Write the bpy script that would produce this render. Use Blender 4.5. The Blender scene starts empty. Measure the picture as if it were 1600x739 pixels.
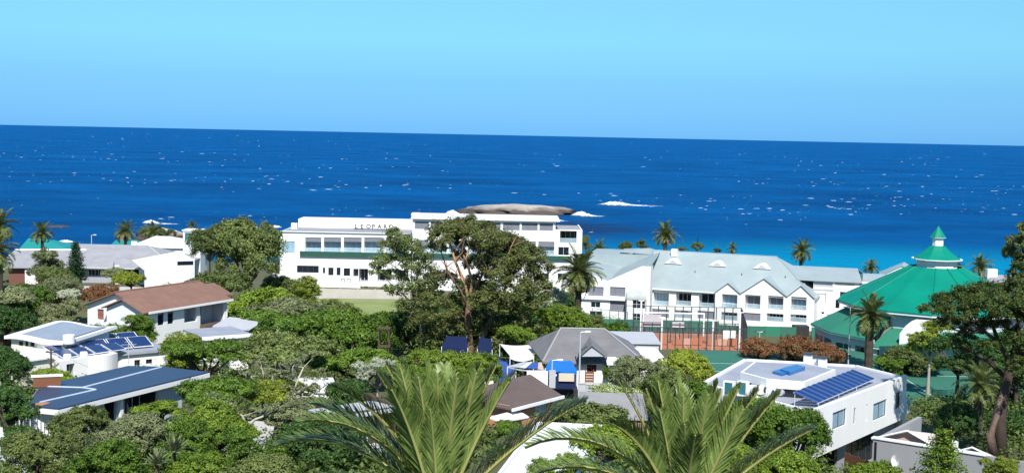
import bpy, math, random
import numpy as np
from mathutils import Vector, Matrix

# ------------------------------------------------------------------ camera, sky, sun, exposure
SC = bpy.context.scene
COL = SC.collection
R = math.radians
EYE = Vector((0.0, 0.0, 42.0))          # a balcony on the hillside, 42 m above the sea
PITCH, ROLL, FOC = 4.53, 1.18, 2000.0
cam_data = bpy.data.cameras.new('camera')
cam_data.lens = 45.0
cam_data.sensor_width = 36.0
cam_data.clip_start = 0.5
cam_data.clip_end = 200000.0
cam = bpy.data.objects.new('camera', cam_data)
COL.objects.link(cam)
CAMROT = Matrix.Rotation(R(90 - PITCH), 4, 'X') @ Matrix.Rotation(R(ROLL), 4, 'Z')
cam.matrix_world = Matrix.Translation(EYE) @ CAMROT
SC.camera = cam

SUN_AZ, SUN_EL = 173.0, 48.0            # behind the viewer, somewhat to the right
world = bpy.data.worlds.new('World')
SC.world = world
world.use_nodes = True
wn, wl = world.node_tree.nodes, world.node_tree.links
bg = wn['Background']
sky = wn.new('ShaderNodeTexSky')
sky.sky_type = 'NISHITA'
sky.sun_disc = False
sky.sun_elevation = R(SUN_EL)
sky.sun_rotation = R(SUN_AZ)
sky.altitude = 40
sky.air_density = 1.0
sky.dust_density = 0.0
sky.ozone_density = 3.0
tcw = wn.new('ShaderNodeTexCoord')
sep = wn.new('ShaderNodeSeparateXYZ')
wl.new(tcw.outputs['Generated'], sep.inputs[0])
mr = wn.new('ShaderNodeMapRange')
mr.inputs['From Min'].default_value = 0.0
mr.inputs['From Max'].default_value = 0.30
wl.new(sep.outputs['Z'], mr.inputs['Value'])
tint = wn.new('ShaderNodeValToRGB')      # air over the sea: bluer at the skyline, clearer above
el = tint.color_ramp.elements
el[0].position = 0.0; el[0].color = (0.089, 0.285, 0.765, 1)
el[1].position = 1.0; el[1].color = (0.52, 0.76, 0.82, 1)
for p_, c_ in ((0.128, (0.157, 0.366, 0.66)), (0.238, (0.25, 0.50, 0.65)), (0.35, (0.312, 0.573, 0.67))):
    e = el.new(p_); e.color = (*c_, 1)
wl.new(mr.outputs[0], tint.inputs[0])
mul = wn.new('ShaderNodeMix')
mul.data_type = 'RGBA'; mul.blend_type = 'MULTIPLY'
mul.inputs['Factor'].default_value = 1.0
wl.new(sky.outputs[0], mul.inputs['A'])
wl.new(tint.outputs[0], mul.inputs['B'])
wl.new(mul.outputs['Result'], bg.inputs[0])
bg.inputs[1].default_value = 0.12

to_sun = Vector((math.sin(R(SUN_AZ)) * math.cos(R(SUN_EL)), math.cos(R(SUN_AZ)) * math.cos(R(SUN_EL)), math.sin(R(SUN_EL))))
sun_data = bpy.data.lights.new('sun', 'SUN')
sun_data.energy = 4.4
sun_data.angle = R(0.5)
sun_data.color = (1.0, 0.96, 0.89)
sun = bpy.data.objects.new('sun', sun_data)
COL.objects.link(sun)
sun.rotation_euler = to_sun.to_track_quat('Z', 'Y').to_euler()
sun.location = (0, -50, 120)

SC.view_settings.view_transform = 'Standard'
SC.view_settings.look = 'None'
SC.view_settings.gamma = 1.0
SC.view_settings.use_curve_mapping = False
SC.view_settings.exposure = 0.6
SC.cycles.use_denoising = True
SC.cycles.max_bounces = 6
SC.cycles.transparent_max_bounces = 12

# ------------------------------------------------------------------ surveying helpers
CR = CAMROT.to_3x3()
def ray(px, py):
    return CR @ Vector(((px - 800) / FOC, -(py - 369.5) / FOC, -1.0))
def at(px, py, D):
    """world point seen in direction (px,py) at the distance D out to sea"""
    d = ray(px, py)
    return EYE + d * (D / d.y)
def hz(px, py, z):
    """world point seen in direction (px,py) at the height z"""
    d = ray(px, py)
    return EYE + d * ((z - EYE.z) / d.z)

class Frame:
    """vertical facade plane through A and B (left to right), local x along, y into the building, z up"""
    def __init__(s, A, B, z=None):
        s.A = Vector(A); s.B = Vector(B)
        if z is not None:
            s.A.z = z
        s.d = Vector((B[0] - A[0], B[1] - A[1], 0)); s.w = s.d.length; s.d.normalize()
        s.rz = math.atan2(s.d.y, s.d.x)
        s.n = Vector((-s.d.y, s.d.x, 0))
    def p(s, px, py, off=0.0):
        d = ray(px, py)
        O = s.A + s.n * off
        t = (O - EYE).dot(s.n) / d.dot(s.n)
        q = EYE + d * t - s.A
        return (q.dot(s.d), q.z)
    def r(s, x0, y0, x1, y1, off=0.0):
        a = s.p(x0, (y0 + y1) / 2, off)[0]; b = s.p(x1, (y0 + y1) / 2, off)[0]
        c = s.p((x0 + x1) / 2, y1, off)[1]; d = s.p((x0 + x1) / 2, y0, off)[1]
        return (a, c, b, d)
    def world(s, x, y, z):
        return s.A + s.d * x + s.n * y + Vector((0, 0, z))

# ------------------------------------------------------------------ materials
MATS = {}
def mat(name, col, rough=0.6, var=0.12, scale=1.5, bump=0.0, bscale=12.0, spec=0.4, metal=0.0, col2=None, streak=False):
    if name in MATS:
        return MATS[name]
    m = bpy.data.materials.new(name); m.use_nodes = True
    nt = m.node_tree; N = nt.nodes; L = nt.links
    b = N['Principled BSDF']
    b.inputs['Roughness'].default_value = rough
    b.inputs['Specular IOR Level'].default_value = spec
    b.inputs['Metallic'].default_value = metal
    tc = N.new('ShaderNodeTexCoord')
    mp = N.new('ShaderNodeMapping'); L.new(tc.outputs['Object'], mp.inputs[0])
    if streak:
        mp.inputs['Scale'].default_value = (1, 1, 0.12)
    nz = N.new('ShaderNodeTexNoise'); nz.inputs['Scale'].default_value = scale; nz.inputs['Detail'].default_value = 6
    nz.inputs['Roughness'].default_value = 0.65
    L.new(mp.outputs[0], nz.inputs['Vector'])
    rp = N.new('ShaderNodeValToRGB')
    rp.color_ramp.elements[0].position = 0.30; rp.color_ramp.elements[1].position = 0.70
    c2 = col2 if col2 else tuple(c * (1 - var) for c in col)
    rp.color_ramp.elements[0].color = (*c2, 1); rp.color_ramp.elements[1].color = (*col, 1)
    L.new(nz.outputs['Fac'], rp.inputs[0])
    L.new(rp.outputs[0], b.inputs['Base Color'])
    if bump > 0:
        n2 = N.new('ShaderNodeTexNoise'); n2.inputs['Scale'].default_value = bscale; n2.inputs['Detail'].default_value = 4
        L.new(tc.outputs['Object'], n2.inputs['Vector'])
        bp = N.new('ShaderNodeBump'); bp.inputs['Strength'].default_value = bump; bp.inputs['Distance'].default_value = 0.05
        L.new(n2.outputs['Fac'], bp.inputs['Height']); L.new(bp.outputs[0], b.inputs['Normal'])
    MATS[name] = m
    return m

def leafmat(name, dark, light, trans=0.25, rough=0.55, odd=None, oddamt=0.0):
    """leaf colour differs from leaf to leaf and from clump to clump"""
    if name in MATS:
        return MATS[name]
    m = bpy.data.materials.new(name); m.use_nodes = True
    nt = m.node_tree; N = nt.nodes; L = nt.links
    b = N['Principled BSDF']; out = N['Material Output']
    b.inputs['Roughness'].default_value = rough
    b.inputs['Specular IOR Level'].default_value = 0.25
    g = N.new('ShaderNodeNewGeometry')
    tc = N.new('ShaderNodeTexCoord')
    nz = N.new('ShaderNodeTexNoise'); nz.inputs['Scale'].default_value = 3.0; nz.inputs['Detail'].default_value = 2
    L.new(tc.outputs['Object'], nz.inputs['Vector'])
    oi = N.new('ShaderNodeObjectInfo')
    m1 = N.new('ShaderNodeMath'); m1.operation = 'MULTIPLY_ADD'; m1.inputs[1].default_value = 0.45
    L.new(g.outputs['Random Per Island'], m1.inputs[0])
    m2 = N.new('ShaderNodeMath'); m2.operation = 'MULTIPLY_ADD'; m2.inputs[1].default_value = 0.9
    L.new(nz.outputs['Fac'], m2.inputs[0]); m2.inputs[2].default_value = -0.30
    L.new(m2.outputs[0], m1.inputs[2])
    m3 = N.new('ShaderNodeMath'); m3.operation = 'MULTIPLY_ADD'; m3.inputs[1].default_value = 0.30
    L.new(oi.outputs['Random'], m3.inputs[0]); L.new(m1.outputs[0], m3.inputs[2])
    rp = N.new('ShaderNodeValToRGB')
    rp.color_ramp.elements[0].position = 0.1; rp.color_ramp.elements[1].position = 0.9
    rp.color_ramp.elements[0].color = (*dark, 1); rp.color_ramp.elements[1].color = (*light, 1)
    L.new(m3.outputs[0], rp.inputs[0])
    colr = rp.outputs[0]
    if odd:
        mx = N.new('ShaderNodeMix'); mx.data_type = 'RGBA'
        gt = N.new('ShaderNodeMath'); gt.operation = 'LESS_THAN'; gt.inputs[1].default_value = oddamt
        n3 = N.new('ShaderNodeMath'); n3.operation = 'FRACT'
        m5 = N.new('ShaderNodeMath'); m5.operation = 'MULTIPLY'; m5.inputs[1].default_value = 37.7
        L.new(g.outputs['Random Per Island'], m5.inputs[0]); L.new(m5.outputs[0], n3.inputs[0])
        L.new(n3.outputs[0], gt.inputs[0]); L.new(gt.outputs[0], mx.inputs['Factor'])
        L.new(colr, mx.inputs['A']); mx.inputs['B'].default_value = (*odd, 1)
        colr = mx.outputs['Result']
    L.new(colr, b.inputs['Base Color'])
    tr = N.new('ShaderNodeBsdfTranslucent')
    L.new(colr, tr.inputs['Color'])
    ms = N.new('ShaderNodeMixShader'); ms.inputs[0].default_value = trans
    L.new(b.outputs[0], ms.inputs[1]); L.new(tr.outputs[0], ms.inputs[2])
    L.new(ms.outputs[0], out.inputs['Surface'])
    MATS[name] = m
    return m

def glassmat(name, col, rough=0.08, alpha=1.0, spec=0.5):
    if name in MATS:
        return MATS[name]
    m = mat(name, col, rough, 0.35, 0.35, spec=spec)
    if alpha < 1:
        nt = m.node_tree
        b = nt.nodes['Principled BSDF']
        b.inputs['Alpha'].default_value = alpha
    return m

WHITE = mat('white_render', (0.80, 0.80, 0.79), 0.75, 0.09, 0.6, 0.05, streak=True)
CREAM = mat('cream_render', (0.74, 0.71, 0.62), 0.75, 0.12, 0.5, 0.05, streak=True)
PWHITE = mat('white_paint', (0.80, 0.80, 0.80), 0.45, 0.06, 2.0)
LGREY = mat('light_grey_paint', (0.46, 0.47, 0.50), 0.7, 0.12, 0.8)
DGREY = mat('dark_grey_metal', (0.06, 0.065, 0.075), 0.5, 0.2, 2.0)
SHADE = mat('grey_blind_fabric', (0.19, 0.20, 0.235), 0.8, 0.12, 1.2, streak=True)
GLASS = glassmat('dark_window_glass', (0.012, 0.02, 0.035), 0.06, spec=0.6)
BGLASS = glassmat('pale_curtained_glass', (0.34, 0.50, 0.62), 0.12)
TGLASS = glassmat('teal_glass', (0.05, 0.20, 0.22), 0.08)
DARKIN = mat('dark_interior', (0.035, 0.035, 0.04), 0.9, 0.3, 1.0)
BLUEROOF = mat('pale_blue_roof_sheet', (0.325, 0.39, 0.40), 0.55, 0.18, 0.22, 0.03, streak=False)
GREENROOF = mat('bright_green_roof_paint', (0.0015, 0.235, 0.16), 0.5, 0.26, 0.22, 0.03, spec=0.2)
GREENDULL = mat('dull_green_roof_paint', (0.03, 0.20, 0.125), 0.6, 0.18, 0.5, 0.03)
GREENTRIM = mat('dark_green_trim', (0.02, 0.09, 0.065), 0.6, 0.15, 1.0)
TEALROOF = mat('teal_roof_sheet', (0.02, 0.25, 0.24), 0.5, 0.15, 0.4)
GREYROOF = mat('weathered_grey_roof', (0.33, 0.33, 0.35), 0.75, 0.25, 0.5, 0.1, 5, streak=False)
SLATE = mat('grey_tile_roof', (0.19, 0.185, 0.19), 0.75, 0.25, 0.7, 0.2, 5)
REDROOF = mat('terracotta_roof', (0.245, 0.135, 0.10), 0.8, 0.25, 0.7, 0.25, 6)
BROWNROOF = mat('brown_roof', (0.13, 0.095, 0.085), 0.8, 0.2, 0.8, 0.15, 6)
BRICK = mat('orange_brick', (0.52, 0.26, 0.14), 0.8, 0.2, 2.0, 0.2, 14)
PEACH = mat('peach_plaster', (0.62, 0.44, 0.33), 0.8, 0.1, 0.8)
GREYWALL = mat('grey_plaster', (0.30, 0.30, 0.315), 0.8, 0.1, 0.6, 0.05, streak=True)
STONE = mat('beige_plaster', (0.50, 0.47, 0.42), 0.85, 0.14, 0.6, 0.08)
ROOFLAV = mat('pale_roof_membrane', (0.34, 0.36, 0.42), 0.6, 0.22, 0.45, 0.03)
NAVY = mat('navy_solar_sheet', (0.032, 0.053, 0.108), 0.40, 0.12, 0.5, spec=0.3)
SOLAR = mat('solar_cell', (0.014, 0.035, 0.13), 0.25, 0.2, 1.5, spec=0.5)
ALU = mat('aluminium', (0.62, 0.64, 0.66), 0.4, 0.08, 2.0, metal=0.3)
BARK = mat('brown_bark', (0.10, 0.07, 0.05), 0.9, 0.4, 6.0, 0.5, 20)
PALEBARK = mat('pale_bark', (0.42, 0.38, 0.31), 0.85, 0.4, 5.0, 0.4, 16)
REDBARK = mat('reddish_bark', (0.20, 0.125, 0.08), 0.85, 0.5, 3.0, 0.5, 12)
PALMBARK = mat('palm_bark', (0.075, 0.055, 0.042), 0.95, 0.4, 8.0, 0.6, 20)
CLAY = mat('orange_clay', (0.46, 0.17, 0.085), 0.9, 0.15, 0.6, 0.05)
COURTGREEN = mat('green_court_surface', (0.035, 0.16, 0.11), 0.8, 0.2, 0.4, 0.05)
BLUETARP = mat('bright_blue_canvas', (0.01, 0.17, 0.62), 0.7, 0.12, 1.5)
NAVYTARP = mat('dark_blue_canvas', (0.008, 0.017, 0.075), 0.6, 0.2, 1.5)
WOOD = mat('red_brown_wood', (0.22, 0.085, 0.04), 0.75, 0.25, 3.0)
CONC = mat('pale_paving', (0.50, 0.49, 0.47), 0.85, 0.15, 0.6, 0.05)

# ------------------------------------------------------------------ mesh helpers
def tagp(o, label=None, cat=None, group=None, kind=None):
    if label: o['label'] = label
    if cat: o['category'] = cat
    if group: o['group'] = group
    if kind: o['kind'] = kind
    return o

def thing(name, label, cat, loc=(0, 0, 0), rz=0.0, group=None):
    o = bpy.data.objects.new(name, None)
    o.empty_display_size = 0.5
    COL.objects.link(o)
    o.location = loc; o.rotation_euler = (0, 0, rz)
    return tagp(o, label, cat, group)

def link(name, me, parent=None, loc=None, rot=None, scale=None):
    o = bpy.data.objects.new(name, me)
    COL.objects.link(o)
    if parent: o.parent = parent
    if loc is not None: o.location = loc
    if rot is not None: o.rotation_euler = rot
    if scale is not None: o.scale = scale
    return o

class MB:
    def __init__(s):
        s.v = []; s.f = []
    def face(s, pts):
        i = len(s.v); s.v += [tuple(p) for p in pts]; s.f.append(tuple(range(i, i + len(pts))))
    def box(s, x0, x1, y0, y1, z0, z1):
        i = len(s.v)
        s.v += [(x0, y0, z0), (x1, y0, z0), (x1, y1, z0), (x0, y1, z0), (x0, y0, z1), (x1, y0, z1), (x1, y1, z1), (x0, y1, z1)]
        for q in ((3, 2, 1, 0), (4, 5, 6, 7), (0, 1, 5, 4), (1, 2, 6, 5), (2, 3, 7, 6), (3, 0, 4, 7)):
            s.f.append(tuple(i + k for k in q))
        return s
    def prism(s, pts, z0, z1):
        """upright prism over a counter-clockwise outline; z0, z1 numbers or lists"""
        n = len(pts); i = len(s.v)
        a = z0 if isinstance(z0, (list, tuple)) else [z0] * n
        b = z1 if isinstance(z1, (list, tuple)) else [z1] * n
        s.v += [(p[0], p[1], a[k]) for k, p in enumerate(pts)] + [(p[0], p[1], b[k]) for k, p in enumerate(pts)]
        s.f.append(tuple(i + k for k in reversed(range(n)))); s.f.append(tuple(i + n + k for k in range(n)))
        for k in range(n):
            j = (k + 1) % n
            s.f.append((i + k, i + j, i + n + j, i + n + k))
        return s
    def slab(s, pts, t):
        """a sheet through the given 3-D outline, t thick downwards"""
        return s.prism([(p[0], p[1]) for p in pts], [p[2] - t for p in pts], [p[2] for p in pts])
    def xz(s, pts, y0, y1):
        """outline in the x-z plane (counter-clockwise seen from -y), y0 front to y1 back"""
        n = len(pts); i = len(s.v)
        s.v += [(p[0], y0, p[1]) for p in pts] + [(p[0], y1, p[1]) for p in pts]
        s.f.append(tuple(i + k for k in range(n))); s.f.append(tuple(i + n + k for k in reversed(range(n))))
        for k in range(n):
            j = (k + 1) % n
            s.f.append((i + j, i + k, i + n + k, i + n + j))
        return s
    def tube(s, pts, rad, n=6, cap=True):
        pts = [Vector(p) for p in pts]
        if not isinstance(rad, (list, tuple)): rad = [rad] * len(pts)
        i0 = len(s.v)
        for k, p in enumerate(pts):
            d = (pts[min(k + 1, len(pts) - 1)] - pts[max(k - 1, 0)]).normalized()
            a = d.cross(Vector((0, 0, 1))) if abs(d.z) < 0.95 else d.cross(Vector((0, 1, 0)))
            a.normalize(); b = d.cross(a)
            for j in range(n):
                th = 2 * math.pi * j / n
                q = p + (a * math.cos(th) + b * math.sin(th)) * rad[k]
                s.v.append(tuple(q))
        for k in range(len(pts) - 1):
            for j in range(n):
                a0 = i0 + k * n + j; a1 = i0 + k * n + (j + 1) % n
                s.f.append((a0, a1, a1 + n, a0 + n))
        if cap:
            s.f.append(tuple(i0 + j for j in reversed(range(n))))
            e0 = i0 + (len(pts) - 1) * n
            s.f.append(tuple(e0 + j for j in range(n)))
        return s
    def mesh(s, name, m, smooth=False, M=None):
        me = bpy.data.meshes.new(name)
        v = [tuple(M @ Vector(p)) for p in s.v] if M is not None else s.v
        me.from_pydata(v, [], s.f)
        me.materials.append(m)
        if smooth:
            me.polygons.foreach_set('use_smooth', [True] * len(me.polygons))
        me.update()
        return me
    def build(s, name, m, parent=None, smooth=False, M=None, loc=None):
        return link(name, s.mesh(name, m, smooth, M), parent, loc)

# ------------------------------------------------------------------ walls with real openings
def wallM(p0, p1):
    d = Vector((p1[0] - p0[0], p1[1] - p0[1])); L = d.length; d.normalize()
    return Matrix(((d.x, -d.y, 0, p0[0]), (d.y, d.x, 0, p0[1]), (0, 0, 1, 0), (0, 0, 0, 1))), L

def window(B, M, x0, z0, x1, z1, dep=0.13, cols=1, rows=1, pane=GLASS, frame=PWHITE, fw=0.06, name='window'):
    m = MB()
    a, b = dep - 0.03, dep + 0.05
    g = 0.003
    x0 += g; x1 -= g; z0 += g; z1 -= g
    m.box(x0, x0 + fw, a, b, z0, z1); m.box(x1 - fw, x1, a, b, z0, z1)
    m.box(x0 + fw, x1 - fw, a, b, z0, z0 + fw); m.box(x0 + fw, x1 - fw, a, b, z1 - fw, z1)
    for k in range(1, cols):
        c = x0 + (x1 - x0) * k / cols
        m.box(c - fw * .45, c + fw * .45, a + .004, b - .004, z0 + fw, z1 - fw)
    for k in range(1, rows):
        c = z0 + (z1 - z0) * k / rows
        m.box(x0 + fw, x1 - fw, a + .008, b - .008, c - fw * .4, c + fw * .4)
    w = m.build(name, frame, B, M=M)
    p = MB(); p.box(x0 + fw * .5, x1 - fw * .5, dep + .005, dep + .02, z0 + fw * .5, z1 - fw * .5)
    p.build('pane', pane, w, M=M)
    return w

def wall(B, p0, p1, z0, z1, ops=(), m=WHITE, t=0.25, top=None, name='wall', sillm=None):
    """wall from p0 to p1 (left to right from outside) with openings: (kind, x0, z0, x1, z1, {...})"""
    M, L = wallM(p0, p1)
    b = MB()
    ops = [(o[0], max(0.05, o[1]), max(z0 + .02, o[2]), min(L - .05, o[3]), min(z1 - .02, o[4]), (o[5] if len(o) > 5 else {})) for o in ops]
    ops = [o for o in ops if o[3] - o[1] > .1 and o[4] - o[2] > .1]
    xs = sorted({0.0, L, *[o[1] for o in ops], *[o[3] for o in ops]})
    zs = sorted({z0, z1, *[o[2] for o in ops], *[o[4] for o in ops]})
    for za, zb in zip(zs, zs[1:]):
        run = None
        for xa, xb in zip(xs, xs[1:]):
            c = ((xa + xb) / 2, (za + zb) / 2)
            hole = any(o[1] < c[0] < o[3] and o[2] < c[1] < o[4] for o in ops)
            if hole:
                if run is not None: b.box(run, xa, 0, t, za, zb); run = None
            elif run is None:
                run = xa
        if run is not None: b.box(run, L, 0, t, za, zb)
    if top:
        b.xz([(x, z) for x, z in top], 0.0, t)
    w = b.build(name, m, B, M=M)
    for o in ops:
        k, xa, za, xb, zb, q = o
        if k == 'w':
            window(B, M, xa, za, xb, zb, cols=q.get('c', 1), rows=q.get('r', 1), pane=q.get('p', GLASS), frame=q.get('f', PWHITE), fw=q.get('fw', .06), name=q.get('name', 'window'))
        elif k == 'b':                       # drawn blind in its opening
            s_ = MB()
            n = max(1, int(q.get('c', 1)))
            for i in range(n):
                xa2 = xa + (xb - xa) * i / n; xb2 = xa + (xb - xa) * (i + 1) / n
                s_.box(xa2 + .012, xb2 - .012, .16, .19, za + .003, zb - .003)
            s_.build('blind', q.get('p', SHADE), B, M=M)
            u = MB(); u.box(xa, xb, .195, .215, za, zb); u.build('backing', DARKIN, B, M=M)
        elif k == 'd':                       # open recess
            D = q.get('dep', 1.5)
            r_ = MB()
            r_.face([(xa, t, za), (xb, t, za), (xb, D, za), (xa, D, za)])
            r_.face([(xa, D, zb), (xb, D, zb), (xb, t, zb), (xa, t, zb)])
            r_.face([(xa, t, za), (xa, D, za), (xa, D, zb), (xa, t, zb)])
            r_.face([(xb, D, za), (xb, t, za), (xb, t, zb), (xb, D, zb)])
            r_.face([(xa, D, za), (xb, D, za), (xb, D, zb), (xa, D, zb)])
            r_.build('recess', q.get('m', m), B, M=M)
            if q.get('door'):
                xd0, xd1 = q.get('span', (0.08, 0.92))
                xd0, xd1 = xa + (xb - xa) * xd0, xa + (xb - xa) * xd1
                window(B, M @ Matrix.Translation((0, D - .12, 0)), xd0, za + .02, xd1, zb - q.get('head', .25), dep=.03, cols=q.get('c', 2), pane=q.get('p', GLASS), name='glazed_door')
            if q.get('rail'):
                h = q.get('railh', 0.95)
                rr = MB(); rr.box(xa, xb, .06, .11, za + h - .05, za + h)
                nb = max(2, int((xb - xa) / .22))
                if q['rail'] == 'bars':
                    for i in range(1, nb):
                        x = xa + (xb - xa) * i / nb
                        rr.box(x - .015, x + .015, .07, .10, za, za + h - .05)
                    rr.build('railing', q.get('railm', PWHITE), B, M=M)
                else:
                    ro = rr.build('railing', PWHITE, B, M=M)
                    gp = MB(); gp.box(xa + .03, xb - .03, .075, .09, za + .05, za + h - .06)
                    gp.build('glass_panel', BALGLASS, ro, M=M)
    return w

BALGLASS = glassmat('balcony_glass', (0.45, 0.62, 0.70), 0.08, 0.55)

# ------------------------------------------------------------------ the ground, the sea
PROFILE = [(-80, 42), (-10, 37), (0, 36), (28, 30), (50, 25), (70, 22), (85, 19.6), (105, 17.5), (140, 15.0), (170, 12.5), (200, 10.2), (250, 8.6), (300, 8.0), (350, 5.0), (395, 1.0), (420, -2), (470, -6)]
def px_x(px, D): return (px - 800) / FOC * D
PADS = [  # x, y, z, flat radius, blend radius
    (px_x(1150, 238), 240, 8.5, 26, 20), (px_x(1085, 206), 206, 8.8, 14, 10), (px_x(1461, 192), 192, 9.0, 18, 12),
    (46, 155, 11.9, 19, 9), (32, 167, 11.8, 12, 6), (56, 172, 11.8, 12, 6), (px_x(560, 275), 278, 9.4, 24, 20), (px_x(800, 270), 275, 9.2, 22, 18), (px_x(565, 224), 225, 11.0, 15, 10),
    (px_x(940, 128), 128, 17.4, 10, 8), (22, 99, 16.5, 10, 8), (36, 80, 18.3, 8, 7), (px_x(245, 152), 154, 17.0, 10, 8),
    (px_x(130, 120), 120, 19.0, 9, 8), (px_x(180, 97), 98, 18.6, 9, 7), (px_x(160, 240), 245, 12.6, 24, 18), (px_x(820, 86), 86, 22.6, 5, 6),
    (px_x(740, 140), 142, 16.5, 6, 6), (px_x(850, 112), 112, 17.8, 6, 5), (px_x(830, 68), 68, 23.2, 6, 5),
]
def G(x, y):
    z = PROFILE[-1][1]
    for (a, za), (b, zb) in zip(PROFILE, PROFILE[1:]):
        if y < b:
            t = max(0.0, (y - a) / (b - a)); z = za + (zb - za) * t
            break
    z += 0.35 * math.sin(x * .11 + 1.3) * math.cos(y * .09) * min(1, max(0, (400 - y) / 60))
    ws = 0.0; zz = 0.0; keep = 1.0
    for (cx, cy, pz, r0, r1) in PADS:
        d = math.hypot(x - cx, y - cy)
        if d < r0 + r1:
            t = 1.0 if d <= r0 else 1 - (d - r0) / r1
            t = t * t * (3 - 2 * t)
            ws += t + 1e-6; zz += (t + 1e-6) * pz; keep *= 1 - t
    if ws > 0:
        z = z * keep + (zz / ws) * (1 - keep)
    return z

GROUND = mat('garden_soil_and_grass', (0.075, 0.10, 0.035), 0.95, 0, 0.25, 0.3, 3, col2=(0.11, 0.085, 0.055))
xs = np.arange(-270, 271, 3.0); ys = np.arange(-40, 475, 3.0)
gv = [(float(x), float(y), G(float(x), float(y))) for y in ys for x in xs]
nx = len(xs)
gf = [(j * nx + i, j * nx + i + 1, (j + 1) * nx + i + 1, (j + 1) * nx + i) for j in range(len(ys) - 1) for i in range(nx - 1)]
me = bpy.data.meshes.new('ground'); me.from_pydata(gv, [], gf); me.materials.append(GROUND)
me.polygons.foreach_set('use_smooth', [True] * len(me.polygons))
tagp(link('ground', me), 'hillside garden ground falling from the viewer to the shore', kind='structure')

# water: deep blue, paler over the sandy shallows on the right, wind streaks and small waves
def sea_material():
    m = bpy.data.materials.new('sea_water'); m.use_nodes = True
    N = m.node_tree.nodes; L = m.node_tree.links; b = N['Principled BSDF']
    g = N.new('ShaderNodeNewGeometry')
    sp = N.new('ShaderNodeSeparateXYZ'); L.new(g.outputs['Position'], sp.inputs[0])
    mp = N.new('ShaderNodeMapping'); L.new(g.outputs['Position'], mp.inputs[0]); mp.inputs['Scale'].default_value = (0.006, 0.0075, 0.01)
    nz = N.new('ShaderNodeTexNoise'); nz.inputs['Scale'].default_value = 1.0; nz.inputs['Detail'].default_value = 9; nz.inputs['Roughness'].default_value = 0.78
    L.new(mp.outputs[0], nz.inputs['Vector'])
    rp = N.new('ShaderNodeValToRGB')
    rp.color_ramp.elements[0].position = 0.33; rp.color_ramp.elements[0].color = (0.0002, 0.043, 0.155, 1)
    rp.color_ramp.elements[1].position = 0.68; rp.color_ramp.elements[1].color = (0.0003, 0.108, 0.335, 1)
    L.new(nz.outputs['Fac'], rp.inputs[0])
    # shallows: distance to a sandbank off the beach
    vd = N.new('ShaderNodeVectorMath'); vd.operation = 'SUBTRACT'; vd.inputs[1].default_value = (120, 390, 0)
    L.new(g.outputs['Position'], vd.inputs[0])
    vm = N.new('ShaderNodeVectorMath'); vm.operation = 'MULTIPLY'; vm.inputs[1].default_value = (0.0040, 0.0056, 0)
    L.new(vd.outputs[0], vm.inputs[0])
    ln = N.new('ShaderNodeVectorMath'); ln.operation = 'LENGTH'; L.new(vm.outputs[0], ln.inputs[0])
    ad = N.new('ShaderNodeMath'); ad.operation = 'MULTIPLY_ADD'; ad.inputs[1].default_value = 0.55
    L.new(nz.outputs['Fac'], ad.inputs[0]); L.new(ln.outputs['Value'], ad.inputs[2])
    r2 = N.new('ShaderNodeMapRange'); r2.interpolation_type = 'SMOOTHSTEP'
    r2.inputs['From Min'].default_value = 0.50; r2.inputs['From Max'].default_value = 1.30
    r2.inputs['To Min'].default_value = 0.95; r2.inputs['To Max'].default_value = 0.0
    L.new(ad.outputs[0], r2.inputs['Value'])
    mx = N.new('ShaderNodeMix'); mx.data_type = 'RGBA'
    L.new(r2.outputs[0], mx.inputs['Factor']); L.new(rp.outputs[0], mx.inputs['A']); mx.inputs['B'].default_value = (0.0, 0.25, 0.45, 1)
    # kelp and reef showing dark through the water around the island
    vr = N.new('ShaderNodeVectorMath'); vr.operation = 'SUBTRACT'; vr.inputs[1].default_value = (22, 590, 0)
    L.new(g.outputs['Position'], vr.inputs[0])
    vr2 = N.new('ShaderNodeVectorMath'); vr2.operation = 'MULTIPLY'; vr2.inputs[1].default_value = (0.020, 0.012, 0)
    L.new(vr.outputs[0], vr2.inputs[0])
    lr = N.new('ShaderNodeVectorMath'); lr.operation = 'LENGTH'; L.new(vr2.outputs[0], lr.inputs[0])
    mp2 = N.new('ShaderNodeMapping'); L.new(g.outputs['Position'], mp2.inputs[0]); mp2.inputs['Scale'].default_value = (0.03, 0.06, 0.01)
    nr = N.new('ShaderNodeTexNoise'); nr.inputs['Scale'].default_value = 1.0; nr.inputs['Detail'].default_value = 4
    L.new(mp2.outputs[0], nr.inputs['Vector'])
    ar = N.new('ShaderNodeMath'); ar.operation = 'MULTIPLY_ADD'; ar.inputs[1].default_value = 1.4
    L.new(nr.outputs['Fac'], ar.inputs[0]); L.new(lr.outputs['Value'], ar.inputs[2])
    r3 = N.new('ShaderNodeMapRange'); r3.interpolation_type = 'SMOOTHSTEP'
    r3.inputs['From Min'].default_value = 0.9; r3.inputs['From Max'].default_value = 1.6
    r3.inputs['To Min'].default_value = 0.75; r3.inputs['To Max'].default_value = 0.0
    L.new(ar.outputs[0], r3.inputs['Value'])
    mx2 = N.new('ShaderNodeMix'); mx2.data_type = 'RGBA'
    L.new(r3.outputs[0], mx2.inputs['Factor']); L.new(mx.outputs['Result'], mx2.inputs['A']); mx2.inputs['B'].default_value = (0.012, 0.03, 0.085, 1)
    L.new(mx2.outputs['Result'], b.inputs['Base Color'])
    b.inputs['Roughness'].default_value = 0.55
    b.inputs['Specular IOR Level'].default_value = 0.012
    mp3 = N.new('ShaderNodeMapping'); L.new(g.outputs['Position'], mp3.inputs[0]); mp3.inputs['Scale'].default_value = (0.05, 0.13, 0.1)
    n3 = N.new('ShaderNodeTexNoise'); n3.inputs['Scale'].default_value = 1.0; n3.inputs['Detail'].default_value = 8; n3.inputs['Roughness'].default_value = 0.7
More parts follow.
